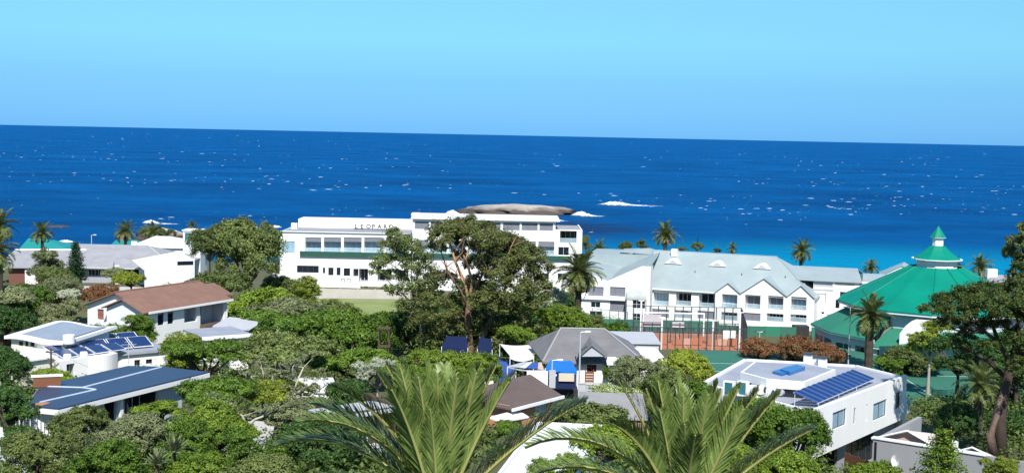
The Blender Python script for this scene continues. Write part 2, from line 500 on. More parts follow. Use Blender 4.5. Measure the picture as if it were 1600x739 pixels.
    L.new(mp3.outputs[0], n3.inputs['Vector'])
    bp = N.new('ShaderNodeBump'); bp.inputs['Strength'].default_value = 0.9; bp.inputs['Distance'].default_value = 4.0
    L.new(n3.outputs['Fac'], bp.inputs['Height']); L.new(bp.outputs[0], b.inputs['Normal'])
    return m
SEA = sea_material()
sy = [375, 450, 520, 600, 720, 900, 1200, 1700, 2600, 4500, 9000, 20000, 50000, 120000]
sv = []; sf = []
for j, y in enumerate(sy):
    for i in range(13):
        sv.append(((-1 + i / 6) * max(600, y * 1.2), y, 0.0))
for j in range(len(sy) - 1):
    for i in range(12):
        a = j * 13 + i; sf.append((a, a + 1, a + 14, a + 13))
me = bpy.data.meshes.new('sea'); me.from_pydata(sv, [], sf); me.materials.append(SEA)
tagp(link('sea', me), 'deep blue windswept sea out to the horizon', kind='structure')

FOAM = mat('sea_foam', (0.62, 0.74, 0.86), 0.8, 0.35, 0.02)
SURF = mat('broken_surf', (0.82, 0.86, 0.90), 0.85, 0.10, 0.5)
def ragged(m, sc):
    N = m.node_tree.nodes; L = m.node_tree.links; b = N['Principled BSDF']
    tc = N.new('ShaderNodeTexCoord'); nz = N.new('ShaderNodeTexNoise'); nz.inputs['Scale'].default_value = sc; nz.inputs['Detail'].default_value = 5; nz.inputs['Roughness'].default_value = .7
    mp = N.new('ShaderNodeMapping'); mp.inputs['Scale'].default_value = (.5, 1, 1); L.new(tc.outputs['Object'], mp.inputs[0]); L.new(mp.outputs[0], nz.inputs['Vector'])
    sp = N.new('ShaderNodeSeparateXYZ'); L.new(tc.outputs['Generated'], sp.inputs[0])
    # thin at both ends and at the foot, thick along the crest
    e1 = N.new('ShaderNodeMath'); e1.operation = 'PINGPONG'; e1.inputs[1].default_value = .5; L.new(sp.outputs['X'], e1.inputs[0])
    e2 = N.new('ShaderNodeMath'); e2.operation = 'MULTIPLY_ADD'; e2.inputs[1].default_value = .7; L.new(e1.outputs[0], e2.inputs[0]); 
    e3 = N.new('ShaderNodeMath'); e3.operation = 'MULTIPLY_ADD'; e3.inputs[1].default_value = .9; e3.inputs[2].default_value = -.62; L.new(sp.outputs['Z'], e3.inputs[0]); L.new(e3.outputs[0], e2.inputs[2])
    ad = N.new('ShaderNodeMath'); ad.operation = 'ADD'; L.new(e2.outputs[0], ad.inputs[0]); L.new(nz.outputs['Fac'], ad.inputs[1])
    mr_ = N.new('ShaderNodeMapRange'); mr_.inputs['From Min'].default_value = .06; mr_.inputs['From Max'].default_value = .52; L.new(ad.outputs[0], mr_.inputs['Value'])
    L.new(mr_.outputs[0], b.inputs['Alpha'])
ragged(SURF, .55)
rng = np.random.default_rng(7)
# wind whitecaps: short ragged crests standing up from the water
wc = MB()
for _ in range(5200):
    u = rng.random()
    D = 1 / (1 / 560 + (1 / 9000 - 1 / 560) * (u ** 0.62))
    x = (rng.random() * 2 - 1) * 0.46 * D
    # gusts: whitecaps come in loose patches and trains
    gust = math.sin(x * .011 + 3 * math.sin(D * .004)) + math.sin(D * .013 + x * .006 + 1.7) + .6 * math.sin(x * .031 - D * .021)
    if rng.random() > .26 + .30 * gust: continue
    s = (0.11 + rng.random() ** 5 * 0.95) * (0.8 + D / 2300)
    L = (2.2 + 3.2 * rng.random() ** 2) * s; h = 0.17 * s; w = 0.9 * s
    if abs(x - 14) < 60 and 600 < D < 740: continue
    n = 4
    i0 = len(wc.v)
    for k in range(n + 1):
        t = k / n - .5
        hh = h * max(0.05, (1 - (2 * t) ** 2)) * (0.6 + .8 * rng.random())
        yy = D + rng.normal() * w * .25
        wc.v += [(x + t * L, yy - w * .5, -.02), (x + t * L, yy, hh), (x + t * L, yy + w * .4, -.02)]
    for k in range(n):
        a = i0 + 3 * k
        wc.f += [(a, a + 3, a + 4, a + 1), (a + 1, a + 4, a + 5, a + 2)]
tagp(wc.build('whitecaps', FOAM), 'small white wind crests scattered over the sea', kind='stuff')

def breaker(label, px0, px1, py, D, h, seed, peak=0.4, tail=1.0):
    r_ = np.random.default_rng(seed)
    a = at(px0, py, D); b = at(px1, py, D)
    O = Vector(((a.x + b.x) / 2, D, 0)); L = b.x - a.x
    m = MB(); n = 70; rows = 7
    prof = [(-.9, 0.0), (-.45, .45), (-.1, .95), (.1, 1.0), (.4, .55), (.8, .2), (1.3, 0.0)]
    hs = []
    for k in range(n + 1):
        t = k / n
        e_ = math.exp(-((t - peak) / .16) ** 2) * 1.0 + .22 * math.sin(math.pi * t)
        hs.append(h * max(.03, e_) * (0.85 + .3 * r_.random()))
    wob = [r_.normal() * .6 for _ in range(n + 1)]
    for k in range(n + 1):
        for (dy, dz) in prof:
            m.v.append(((k / n - .5) * L, dy * (1.2 + hs[k] * 1.3) * tail + wob[k] * .5, -.03 + dz * hs[k] * (0.9 + .2 * r_.random())))
    for k in range(n):
        for j in range(rows - 1):
            q = k * rows + j
            m.f.append((q, q + rows, q + rows + 1, q + 1))
    o = m.build('breaking_wave', SURF, smooth=True); o.location = O
    return tagp(o, label, 'wave', 'waves breaking on the reefs')

# granite island
def rock_island(name, label, px0, px1, ptop, pbase, D, seed, depth=1.0, flat=0.55):
    r_ = np.random.default_rng(seed)
    a = at(px0, pbase, D); b = at(px1, pbase, D); c = at((px0 + px1) / 2, ptop, D)
    L = (b.x - a.x) / 2; H = c.z + .3
    O = Vector(((a.x + b.x) / 2, D, -.4))
    m = MB(); nu, nv = 48, 16
    ph = r_.random(12) * 6.28
    for j in range(nv + 1):
        t = j / nv
        for i in range(nu):
            th = 2 * math.pi * i / nu
            rr = (1 + .10 * math.sin(2 * th + ph[0]) + .07 * math.sin(3 * th + ph[1]) + .05 * math.sin(7 * th + ph[2]))
            rad = (1 - t ** 2.2) ** 0.8 if t < 1 else 0
            rad = max(rad, 0)
            ledge = 1 + .06 * math.sin(9 * t + 3 * math.sin(th + ph[3])) + .08 * math.sin(14 * th + 8 * t + ph[6]) * (1 - t) + .05 * math.sin(23 * th + 13 * t + ph[8]) * (1 - t)
            step = t ** 0.8
            step = .5 * step + .5 * (math.floor(step * 4 + .3 * math.sin(4 * th + ph[7])) + min(1, 2.2 * ((step * 4 + .3 * math.sin(4 * th + ph[7])) % 1))) / 4
            z = H * step * (1 + .14 * math.sin(3 * th + ph[4]) * (1 - t)) + .12 * math.sin(17 * th + 9 * t + ph[9]) + .45 * math.sin(5 * th + 6 * t + ph[5]) * (1 - t)
            m.v.append((L * rr * rad * ledge * math.cos(th), L * depth * rr * rad * ledge * math.sin(th), z))
    for j in range(nv):
        for i in range(nu):
            q = j * nu + i; q2 = j * nu + (i + 1) % nu
            m.f.append((q, q2, q2 + nu, q + nu))
    o = m.build(name, ROCK, smooth=True); o.location = O
    return tagp(o, label, 'island' if 'island' in name else 'rock')
ROCK = mat('granite', (0.46, 0.43, 0.385), 0.85, 0.0, 0.16, 0.3, 0.5, col2=(0.27, 0.225, 0.18))
nt = ROCK.node_tree      # dark wet band near the water, bare pale granite above
_g = nt.nodes.new('ShaderNodeNewGeometry'); _s = nt.nodes.new('ShaderNodeSeparateXYZ'); nt.links.new(_g.outputs['Position'], _s.inputs[0])
_n = nt.nodes.new('ShaderNodeTexNoise'); _n.inputs['Scale'].default_value = 0.12; nt.links.new(_g.outputs['Position'], _n.inputs['Vector'])
_a = nt.nodes.new('ShaderNodeMath'); _a.operation = 'MULTIPLY_ADD'; _a.inputs[1].default_value = 4.0; nt.links.new(_n.outputs['Fac'], _a.inputs[0]); nt.links.new(_s.outputs['Z'], _a.inputs[2])
_r = nt.nodes.new('ShaderNodeMapRange'); _r.inputs['From Min'].default_value = 3.9; _r.inputs['From Max'].default_value = 5.8; nt.links.new(_a.outputs[0], _r.inputs['Value'])
_m = nt.nodes.new('ShaderNodeMix'); _m.data_type = 'RGBA'; _m.inputs['A'].default_value = (0.075, 0.055, 0.045, 1)
nt.links.new(_r.outputs[0], _m.inputs['Factor'])
_b = nt.nodes['Principled BSDF']; _old = _b.inputs['Base Color'].links[0].from_socket
nt.links.new(_old, _m.inputs['B']); nt.links.new(_m.outputs['Result'], _b.inputs['Base Color'])

rock_island('granite_island', 'low bare granite island ringed with surf out at sea', 720, 886, 319.5, 336, 690, 3, depth=.75)
rock_island('low_rock', 'small brown rock awash off the left shore', 74, 108, 352, 358, 530, 5, depth=.6)
rock_island('low_rock', 'flat brown shore rock behind the two palms at left', 215, 292, 357, 372, 478, 8, depth=.5)
rock_island('low_rock', 'low dark reef just right of the granite island', 868, 912, 332, 336, 690, 9, depth=.5)
breaker('white surf breaking on the left end of the island', 682, 736, 331, 668, 1.8, 1, .45)
breaker('long white wave breaking on the right end of the island', 884, 962, 334, 676, 2.0, 2, .3)
breaker('breaking wave farthest out, right of the granite island', 925, 1065, 319, 790, 1.9, 3, .25)
breaker('thin line of surf in front of the island, behind the hotel roof', 790, 905, 343, 632, 1.1, 4, .6, .8)
breaker('short white wave breaking left of the hotel', 222, 292, 345, 560, 1.4, 6, .18)
breaker('thin surf line beside the small rock at left', 70, 135, 377, 462, .7, 11, .5, .7)
breaker('surf behind the big round tree at left', 300, 440, 352, 545, 1.4, 12, .9, .8)

# ------------------------------------------------------------------ white terraced hotel (centre)
fr = Frame(at(437, 450, 270), at(645, 454, 270), 9.2)
B = thing('white_hotel', 'long white flat roofed hotel with grey blinds behind the big tree', 'hotel', fr.A, fr.rz)
ztop = fr.p(540, 364)[1]
ops = []
for (a, b) in ((477, 502), (506, 533), (537, 565), (569, 599), (603, 640)):
    x0, z0, x1, z1 = fr.r(a, 371, b, 394)
    ops.append(('d', x0, z0, x1, z1, dict(dep=1.5, door=1, c=3, p=BGLASS, head=.95, span=(.03, .97), rail='glass', railh=.9)))
x0, z0, x1, z1 = fr.r(441, 377, 461, 396); ops.append(('w', x0, z0, x1, z1, dict(p=BGLASS, c=1)))
x0, z0, x1, z1 = fr.r(464, 415, 498, 426); ops.append(('w', x0, z0, x1, z1, dict(c=4, f=DGREY)))
for (a, b, c, d, n) in ((504.5, 418, 508, 427, 1), (513, 418, 521, 430, 2), (526, 418, 532, 430, 1), (537, 419, 547, 431, 1)):
    x0, z0, x1, z1 = fr.r(a, b, c, d); ops.append(('w', x0, z0, x1, z1, dict(c=n, f=DGREY)))
for (a, b, c, d) in ((552, 420, 560, 432), (561, 420, 575, 440), (590, 421, 612, 440), (618, 422, 638, 441)):
    x0, z0, x1, z1 = fr.r(a, b, c, d); ops.append(('d', x0, z0, x1, z1, dict(dep=2.0, m=LGREY, door=1, c=2, head=.1)))
wall(B, (0, 0), (fr.w, 0), -1.0, ztop, ops, WHITE)
wall(B, (0, 17), (0, 0.25), -1.0, ztop, (), WHITE, name='wall')
for (a, b) in ((477, 502), (506, 533), (537, 565), (569, 599), (603, 640)):
    x0, z0, x1, z1 = fr.r(a, 371, b, 378)
    m = MB(); m.box(x0 + .02, x1 - .02, .12, .17, z0, z1 - .01); m.build('blind', SHADE, B)
x0, z0, x1, z1 = fr.r(469, 394, 650, 401)
m = MB(); m.box(x0, fr.w - .1, -.55, -.003, z0, z1); m.build('balcony_front', GREENTRIM, B)
m = MB(); m.box(0.004, fr.w - .004, .26, 17, ztop - .5, ztop - .28); m.build('roof', GREYROOF, B)
m = MB(); m.box(0, fr.w, -.35, .24, ztop + .003, ztop + .16); m.build('parapet', PWHITE, B)
# lower ramp wall with sloping top at the left
x0, z0, x1, z1 = fr.r(430, 405, 463, 440)
m = MB(); m.xz([(x0, -1), (x1 + 14, -1), (x1 + 14, z0 + .2), (x1, z0 + 1.2), (x0, z0 + 2.2)], -3.2, -2.9); m.build('ramp_wall', WHITE, B)
# back parapet block
zb = fr.p(540, 344, 16)[1]; xb0 = fr.p(465, 350, 16)[0]
m = MB(); m.box(xb0, fr.w + 1, 17.01, 24, -1, zb); m.build('rear_block', WHITE, B)
for (a, b) in ((455, 461), (461.5, 464)):
    xa = fr.p(a, 350, 12)[0]; xc = fr.p(b, 350, 12)[0]
    m = MB(); m.box(xa, xc, 12, 13, ztop - .28, ztop + 1.0); m.build('roof_vent', PWHITE, B)
# terrace with tables in front of the ground floor
x0, z0, x1, z1 = fr.r(545, 441, 600, 452)
m = MB(); m.box(x0, x1 + 6, -5, -.26, z0 - .1, z0 + .1); m.build('terrace', CONC, B)
m = MB(); m.box(x0 + 3, x0 + 7, -4.9, -4.6, z0 - 2, z0 - .11); m.box(x0 + 9, x0 + 9.4, -4.9, -4.6, z0 - 2, z0 - .11); m.build('terrace_pier', DARKIN, B)
for k in range(5):
    px_ = 534 + k * 9
    x0, z0, x1, z1 = fr.r(px_, 434, px_ + 6, 440)
    if k > 1: z0 = fr.r(545, 441, 600, 452)[3] * 0 + fr.r(545, 441, 600, 452)[1] + .1
    m = MB(); m.box(x0, x1, -1.6, -1.0, z0 + .65, z0 + .72)
    for (u, v) in ((.05, .05), (.9, .05), (.05, .9), (.9, .9)):
        xx = x0 + (x1 - x0) * u; yy = -1.6 + .6 * v
        m.box(xx, xx + .05, yy, yy + .05, z0 - .3, z0 + .65)
    m.build('terrace_table', DGREY, B)

# roof sign: letters on a rail at the back of the flat roof
sgf = Frame(at(553, 358, 284), at(633, 360, 284))
sg = thing('roof_sign', 'row of dark standing letters on the grey hotel roof', 'sign', sgf.A, sgf.rz)
LETTER = mat('dark_sign_letter', (0.03, 0.035, 0.04), 0.6, 0.2, 2)
for k, ch in enumerate('LEOPARD'):
    cu = bpy.data.curves.new('letter', 'FONT'); cu.body = ch; cu.size = 1.3; cu.offset = .03; cu.extrude = .08; cu.resolution_u = 3
    to = bpy.data.objects.new('tmp', cu); COL.objects.link(to)
    dg = bpy.context.evaluated_depsgraph_get()
    lm = bpy.data.meshes.new_from_object(to.evaluated_get(dg)); lm.name = 'letter'
    bpy.data.objects.remove(to); lm.materials.clear(); lm.materials.append(LETTER)
    link('letter', lm, sg, loc=(.15 + k * 1.28, 0, .22), rot=(R(90), 0, 0))
m = MB(); m.box(0, 9.4, -.1, .1, -.35, .14)
for k in range(7): m.box(.3 + k * 1.4, .4 + k * 1.4, -.05, .05, -.75, 0)
m.build('rail', DGREY, sg)

# right-hand block of the same hotel
fr = Frame(at(643, 458, 266), at(911, 462, 266), 8.8)
B = thing('white_hotel', 'tallest white hotel block with dark blinds, left of the pale blue roof', 'hotel', fr.A, fr.rz)
xr = fr.p(868, 350)[0]; zt = fr.p(760, 344)[1]; zm = fr.p(890, 359)[1]
ops = []
for (a, b) in ((648, 670), (673, 698), (702, 727), (731, 756), (760, 782), (786, 812), (815, 840), (843, 864)):
    x0, z0, x1, z1 = fr.r(a, 346 + (a - 648) * .014, b, 358 + (a - 648) * .014); ops.append(('b', x0, z0, x1, z1, dict(c=2)))
for (a, b) in ((650, 668), (671, 697), (701, 727), (731, 757), (761, 786), (790, 812), (815, 837), (841, 866)):
    o_ = (a - 650) * .014
    x0, z0, x1, z1 = fr.r(a, 375 + o_, b, 396 + o_); ops.append(('d', x0, z0, x1, z1, dict(dep=1.4, door=1, c=3, p=BGLASS, head=.9, span=(.03, .97), rail='glass')))
x0, z0, x1, z1 = fr.r(872, 386, 889, 399); ops.append(('w', x0, z0, x1, z1, dict(c=2)))
for (a, b) in ((871, 886), (840, 858), (700, 716), (660, 680)):
    x0, z0, x1, z1 = fr.r(a, 427, b, 437); ops.append(('w', x0, z0, x1, z1, dict(c=2)))
ops = [o for o in ops if True]
xr2 = fr.p(909, 400)[0]
cb = fr.r(875, 358, 901, 379)
wall(B, (0, 0), (xr, 0), -1, zt, [o for o in ops if o[3] < xr], WHITE)
wall(B, (xr, 0), (xr2, 0), -1, zm, [(o[0], o[1] - xr, o[2], o[3] - xr, o[4], o[5]) for o in ops if o[1] > xr] + [('d', cb[0] - xr, cb[1], cb[2] - xr, zm - .25, dict(dep=2.2, m=GREENTRIM, door=1, c=3, rail='glass', railh=.9))], WHITE)
for (a, b) in ((650, 668), (671, 697), (701, 727), (731, 757), (761, 786), (790, 812), (815, 837), (841, 866)):
    o_ = (a - 650) * .014
    x0, z0, x1, z1 = fr.r(a, 375 + o_, b, 383 + o_)
    m = MB(); m.box(x0 + .02, x1 - .02, .12, .17, z0, z1 - .01); m.build('blind', SHADE, B)
wall(B, (xr2, .25), (xr2, 16), -1, zm, (), WHITE); wall(B, (xr, .25), (xr, 15), zm, zt, (), WHITE); wall(B, (0, 15), (0, .25), 5, zt, (), WHITE)
m = MB(); m.box(-.3, xr + .9, -.7, 15.2, zt + .003, zt + .30); m.build('roof', PWHITE, B)
m = MB(); m.box(xr + .003, xr2 - .26, .26, 15.8, zm - .35, zm - .2); m.build('lower_roof', GREYROOF, B)
x0, z0, x1, z1 = fr.r(640, 398, 893, 404)
z0 = fr.p(880, 406)[1]; z1 = fr.p(880, 400)[1]
m = MB(); m.box(0.2, x1, -.6, -.003, z0, z1); m.build('balcony_front', GREENTRIM, B)
for k, (a, b, h) in enumerate(((643, 655, .5), (700, 735, .2), (772, 800, .25))):
    xa = fr.p(a, 340, 5)[0]; xc = fr.p(b, 340, 5)[0]
    m = MB(); m.box(xa, xc, 4, 8, zt + .302, zt + .3 + h); m.build('roof_housing', PWHITE, B)

# beige garden wall and hedge below the hotel
fr = Frame(at(478, 467, 238), at(640, 471, 238)); z0 = G(fr.A.x, fr.A.y) - .3; fr.A.z = z0
h = fr.p(560, 452)[1]
B = thing('garden_wall', 'plain beige garden wall along the far edge of the lawn', 'wall', fr.A, fr.rz)
m = MB()
npan = 6
for k in range(npan):
    a = fr.w * k / npan; b = fr.w * (k + 1) / npan
    p_ = MB(); p_.box(a + .02, b - .02, 0, .25, 0, h); p_.build('panel', STONE, B)
for k in range(npan + 1):
    a = fr.w * k / npan
    p_ = MB(); p_.box(a - .14, a + .14, -.03, .28, 0, h + .1); p_.build('pillar', STONE, B)

# ------------------------------------------------------------------ apartment hotel with the pale blue roof
fr = Frame(at(1013, 520, 236), at(1264, 526, 225.5), 8.5)
B = thing('blue_roof_hotel', 'white gabled hotel under a long pale blue roof', 'hotel', fr.A, fr.rz)
H = fr.p(1070, 452)[1]
def dw(px0, py0, px1, py1, f=None, **q):
    return ('d', *(f or fr).r(px0, py0, px1, py1), dict(dep=1.4, door=1, rail='glass', railh=.8, **q))
xg = fr.p(1118, 470)[0]
ops = [dw(1021, 457, 1045, 477, c=4, p=BGLASS), dw(1056, 457, 1080, 477, c=3), dw(1092, 458, 1116, 480, c=2),
       ('b', *fr.r(1019, 483, 1045, 496), dict(c=4)), dw(1055, 485, 1080, 496.5, c=2, head=.05, span=(.25, .75)), ('b', *fr.r(1090, 486, 1116.5, 498), dict(c=3))]
wall(B, (0, 0), (xg, 0), -.5, H, ops, WHITE)
# gabled front
gx = [fr.p(1118, 452, -.6)[0], fr.p(1157, 453, -.6)[0], fr.p(1230, 456, -.6)[0], fr.p(1273, 458, -.6)[0]]
fg = Frame(fr.world(gx[0], -.6, 0), fr.world(gx[3], -.6, 0))
ops = [dw(1128, 460, 1152, 481, fg, c=3, p=BGLASS), dw(1164, 461, 1188, 482, fg, c=2, p=SHADE), dw(1200, 462.5, 1224, 483, fg, c=2, p=SHADE), dw(1236, 464, 1260, 484, fg, c=3, p=BGLASS),
       dw(1127, 488, 1152, 500, fg, c=3, head=.05), ('b', *fg.r(1162, 489, 1188, 501), dict(c=2)), dw(1198, 490, 1224, 502, fg, c=4, head=.05), dw(1235, 491.5, 1260, 503, fg, c=3, head=.05, span=(.25, 1))]
wall(B, (gx[0], -.6), (gx[3], -.6), -.5, H, ops, WHITE, t=.3)
wall(B, (gx[0], .25), (gx[0], -.3), -.5, H, (), WHITE); wall(B, (gx[3], -.3), (gx[3], 14), -.5, H, (), WHITE)
RY = 10.0
xl = fr.p(1034, 393, RY)[0]; xrr = fr.p(1214, 400, RY)[0]; zr = (fr.p(1034, 393, RY)[1] + fr.p(1214, 400, RY)[1]) / 2
sl = (zr - H) / RY
xe = gx[3] + .3
m = MB()
m.slab([(-.2, -.45, H - .45 * sl), (xe, -.45, H - .45 * sl), (xrr, RY, zr), (xl - 1.5, RY, zr)], .15)
m.slab([(xe, -.45, H - .45 * sl), (xe, 2 * RY, H), (xrr, RY, zr)], .15)
m.slab([(xl - 1.5, RY, zr), (xrr, RY, zr), (xe, 2 * RY + .4, H), (-.2, 2 * RY + .4, H)], .15)
m.build('roof', BLUEROOF, B)
m = MB(); m.tube([(xl - 1.5, RY, zr + .03), (xrr, RY, zr + .03), (xe, -.4, H - .35 * sl)], .09, 5); m.build('ridge_cap', BLUEROOF, B)
m = MB(); m.box(0, gx[0] - .31, -.55, -.40, H - .35, H - .12); m.build('gutter', PWHITE, B)
# gables
for k, (pkx, pky) in enumerate(((1139, 442), (1194.5, 435), (1251, 446))):
    xa, xb = gx[k], gx[k + 1]
    xp, zp = fr.p(pkx, pky, -.6)
    xp = (xa + xb) / 2
    yb = (zp - H) / sl
    m = MB(); m.xz([(xa, H + .002), (xb, H + .002), (xp, zp - .1)], -.6, -.3); m.build('gable', WHITE, B)
    m = MB()
    m.slab([(xa - .05, -.85, H - .02), (xp, -.85, zp + .06), (xp, yb, zp + .06), (xa - .05, 0, H - .02)], .1)
    m.slab([(xp, -.85, zp + .06), (xb + .05, -.85, H - .02), (xb + .05, 0, H - .02), (xp, yb, zp + .06)], .1)
    m.build('gable_roof', BLUEROOF, B)
# eyebrow vents
for (px_, py_) in ((1053.5, 406), (1122.5, 409.5), (1192, 411)):
    off = 7.2
    x, z = fr.p(px_, py_, off)
    z = H + sl * off
    m = MB(); n = 10
    f_ = [(x - 1.65, z - .35), (x + 1.65, z - .35)]
    arc = [(x + 1.65 - 3.3 * i / n, z - .35 + 1.0 * math.sin(math.pi * i / n) ** 1.3) for i in range(n + 1)]
    m.xz(arc[::-1][::-1], off - 1.0, off + .9)
    e_ = m.build('eyebrow_vent', PWHITE, B)
    m = MB(); arc = [(x + .75 - 1.5 * i / 8, z - .22 + .52 * math.sin(math.pi * i / 8)) for i in range(9)]
    m.xz(arc, off - 1.03, off - 1.003); m.build('louvre', LGREY, e_)
x, z = fr.p(1054, 398, 9)
m = MB(); m.box(x - .55, x + .55, 8.4, 9.6, zr - .8, zr + .55); m.build('chimney', PWHITE, B)
for (px_, py_) in ((1086, 425), (1159, 428), (1227, 430)):
    x, z = fr.p(px_, py_, 4.5); z = H + sl * 4.5
    m = MB(); m.tube([(x, 4.5, z - .1), (x, 4.5, z + .45)], .07, 6); m.build('vent_pipe', DGREY, B)
# left wing: white butterfly gable in front of two roofs
fw = Frame(at(905, 512, 233), at(1014, 515, 230.5)); fw.A.z = 8.5
O = fr.A
def toB(x, y):
    q = fw.world(x, y, 0) - fr.A
    return (q.dot(fr.d), q.dot(fr.n))
W2 = thing('blue_roof_hotel', 'white left wing of the pale blue roofed hotel with a dipped gable wall', 'hotel', fw.A, fw.rz)
hv = fw.p(949, 439)[1]; hl = fw.p(906, 421)[1]; hr = fw.p(1005, 416)[1]; xv = fw.p(949, 439)[0]; xk = fw.p(1003, 416)[0]
hb = hv - .6
ops = [('b', *fw.r(919, 448, 943, 462.5), dict(c=3)), ('b', *fw.r(953, 448.5, 977, 463), dict(c=3)), ('b', *fw.r(953, 470, 977, 486.5), dict(c=2)),
       ('w', *fw.r(923, 471.5, 938, 480.5), dict(c=2)), ('w', *fw.r(921, 486, 941, 500), dict(c=2))]
wall(W2, (0, 0), (fw.w, 0), -.5, hb, ops, WHITE, top=[(0, hb + .001), (fw.w, hb + .001), (fw.w, hr), (xk, hr), (xv, hv), (0, hl)])
wall(W2, (fw.w, .25), (fw.w, 5), -.5, hr - .2, (), WHITE); wall(W2, (0, 10), (0, .25), -.5, hb, (), WHITE)
m = MB()
m.slab([(xv, .26, hv - .15), (fw.w - .1, .26, hr - .1), (fw.w + .5, 17, hr + 1.6), (xv + 1, 17, hv + 1.2)], .15)
m.slab([(-.1, .26, hl - .15), (xv, .26, hv - .15), (xv + 1, 17, hv + 1.2), (-.5, 17, hl + .6)], .15)
m.build('roof', BLUEROOF, W2)
m = MB(); m.box(-.6, fw.w + 3, 15.5, 27, 0, hr + .55); m.build('rear_block', BLUEROOF, W2)
za = fw.p(1014, 389, 19)[1]; xa = fw.p(1014, 389, 19)[0]; x1 = fw.p(938, 400, 22)[0]; z1 = fw.p(960, 398, 22)[1]
m = MB(); 
m.slab([(x1 - 3, 17, hv + .4), (xa - 2.5, 17, hr + 1.0), (xa - 2, 22, z1), (x1, 22, z1)], .15); m.slab([(xv - 6, 14, hv - .6), (xa + 2, 14, hv - .6), (xa + 2, 24, hv + .2), (xv - 6, 24, hv + .2)], .15); m.slab([(xv + 1, 17, hv + 1.2), (fw.w + .5, 17, hr + 1.6), (xa, 21, za - .3), (x1 + 4, 22, z1 - .05)], .12); m.build('rear_roof', BLUEROOF, W2)
m = MB(); m.slab([(xa - 5.5, 17.3, hr + .9), (xa + 3.5, 17.3, hr + .6), (xa, 21, za)], .1); m.slab([(xa + 3.5, 17.3, hr + .6), (xa + 4.5, 25, hr), (xa, 21, za)], .1); m.slab([(xa - 5.5, 25, hr + .9), (xa - 5.5, 17.3, hr + .9), (xa, 21, za)], .1); m.build('peak_roof', BLUEROOF, W2)
# balcony slab bands and the glazed stair tower with a curved canopy
x0, z0, x1, z1 = fw.r(905, 463.5, 980, 468)
m = MB(); m.box(0, x1, -.5, -.003, z0, z1); m.build('balcony_slab', PWHITE, W2)
x0, z0, x1, z1 = fw.r(981, 462, 1010, 505)
ft = Frame(fw.world(x0, -2.0, 0), fw.world(x1, -2.0, 0))
zt_ = z1 - .5
Mx = lambda a: (a[0] + x0, a[1], a[2] + x0, a[3])
ops = [('w', *Mx(ft.r(988, 467, 1008.5, 482)), dict(c=3, r=2, f=PWHITE)), ('w', *Mx(ft.r(988, 490, 1008.5, 502)), dict(c=3, r=2))]
ops = [(o[0], o[1] - x0, o[2], o[3] - x0, o[4], o[5]) for o in ops]
wall(W2, (x0, -2), (x1, -2), -.5, zt_, ops, WHITE); wall(W2, (x1, -1.75), (x1, -.003), -.5, zt_, (), LGREY); wall(W2, (x0, -.003), (x0, -1.75), -.5, zt_, (), WHITE)  # right flank coloured grey to carry its shade
m = MB(); n = 8
for i in range(n):
    a0 = math.pi / 2 * i / n; a1 = math.pi / 2 * (i + 1) / n
    pts = [(x0 - .1, -2.1 + 2.1 * (1 - math.cos(a0)), zt_ + 1.9 * math.sin(a0)), (x1 + .1, -2.1 + 2.1 * (1 - math.cos(a0)), zt_ + 1.9 * math.sin(a0)), (x1 + .1, -2.1 + 2.1 * (1 - math.cos(a1)), zt_ + 1.9 * math.sin(a1)), (x0 - .1, -2.1 + 2.1 * (1 - math.cos(a1)), zt_ + 1.9 * math.sin(a1))]
    m.face(pts)
m.build('curved_canopy', glassmat('milky_canopy', (.50, .53, .50), .25), W2, smooth=True)

# right wing with the big blank wall
fr2 = Frame(at(1268, 524, 230), at(1400, 527, 226)); fr2.A.z = 8.5
W3 = thing('blue_roof_hotel', 'white right wing of the pale blue roofed hotel beside the green theatre roof', 'hotel', fr2.A, fr2.rz)
h = fr2.p(1300, 438)[1]
ops = [('b', *fr2.r(1269, 438.5, 1301, 449), dict(p=LGREY)), ('b', *fr2.r(1305, 440, 1335, 446), dict(p=LGREY)), ('b', *fr2.r(1343, 443, 1360, 445.5), dict(p=LGREY)), ('w', *fr2.r(1312, 456, 1324, 464), {}), ('w', *fr2.r(1305, 468, 1312, 482), {}),
       ('w', *fr2.r(1266, 481, 1271, 487), {}), ('w', *fr2.r(1283, 487, 1288, 491), {})]
wall(W3, (0, 0), (fr2.w, 0), -.5, h, [o for o in ops], WHITE)
wall(W3, (0, 12), (0, .25), -.5, h, (), WHITE); wall(W3, (fr2.w, .25), (fr2.w, 12), -.5, h, (), WHITE)
zr2 = fr2.p(1300, 417.5, 8)[1]; sl2 = (zr2 - h) / 8; xx = fr2.p(1340, 420, 8)[0]
m = MB(); m.slab([(-3, -.4, h - .4 * sl2), (xx + 1, -.4, h - .4 * sl2), (xx, 8, zr2), (-7, 8, zr2)], .15); m.slab([(-7, 8, zr2), (xx, 8, zr2), (xx + 1, 16, h), (-3, 16, h)], .15)
zc = fr2.p(1352, 427, 6)[1]
m.slab([(xx + 1.01, -.4, h - .3), (fr2.w + 1, -.4, h - .3), (fr2.w + 1, 6, zc), (xx + 1.01, 6, zc)], .15)
m.build('roof', BLUEROOF, W3)
xp_, zp_ = fr2.p(1409, 409.5, 12)
xq, zq = fr2.p(1374, 427, 12); xq2, zq2 = fr2.p(1445, 432, 12)
m = MB(); m.slab([(xq, 8, zq), (xp_, 8, zp_ - .2), (xp_ + .5, 15, zp_ - .2), (xq, 15, zq)], .15); m.slab([(xp_, 8, zp_ - .2), (xq2, 8, zq2), (xq2, 15, zq2), (xp_ + .5, 15, zp_ - .2)], .15)
m.build('gable_roof', BLUEROOF, W3)
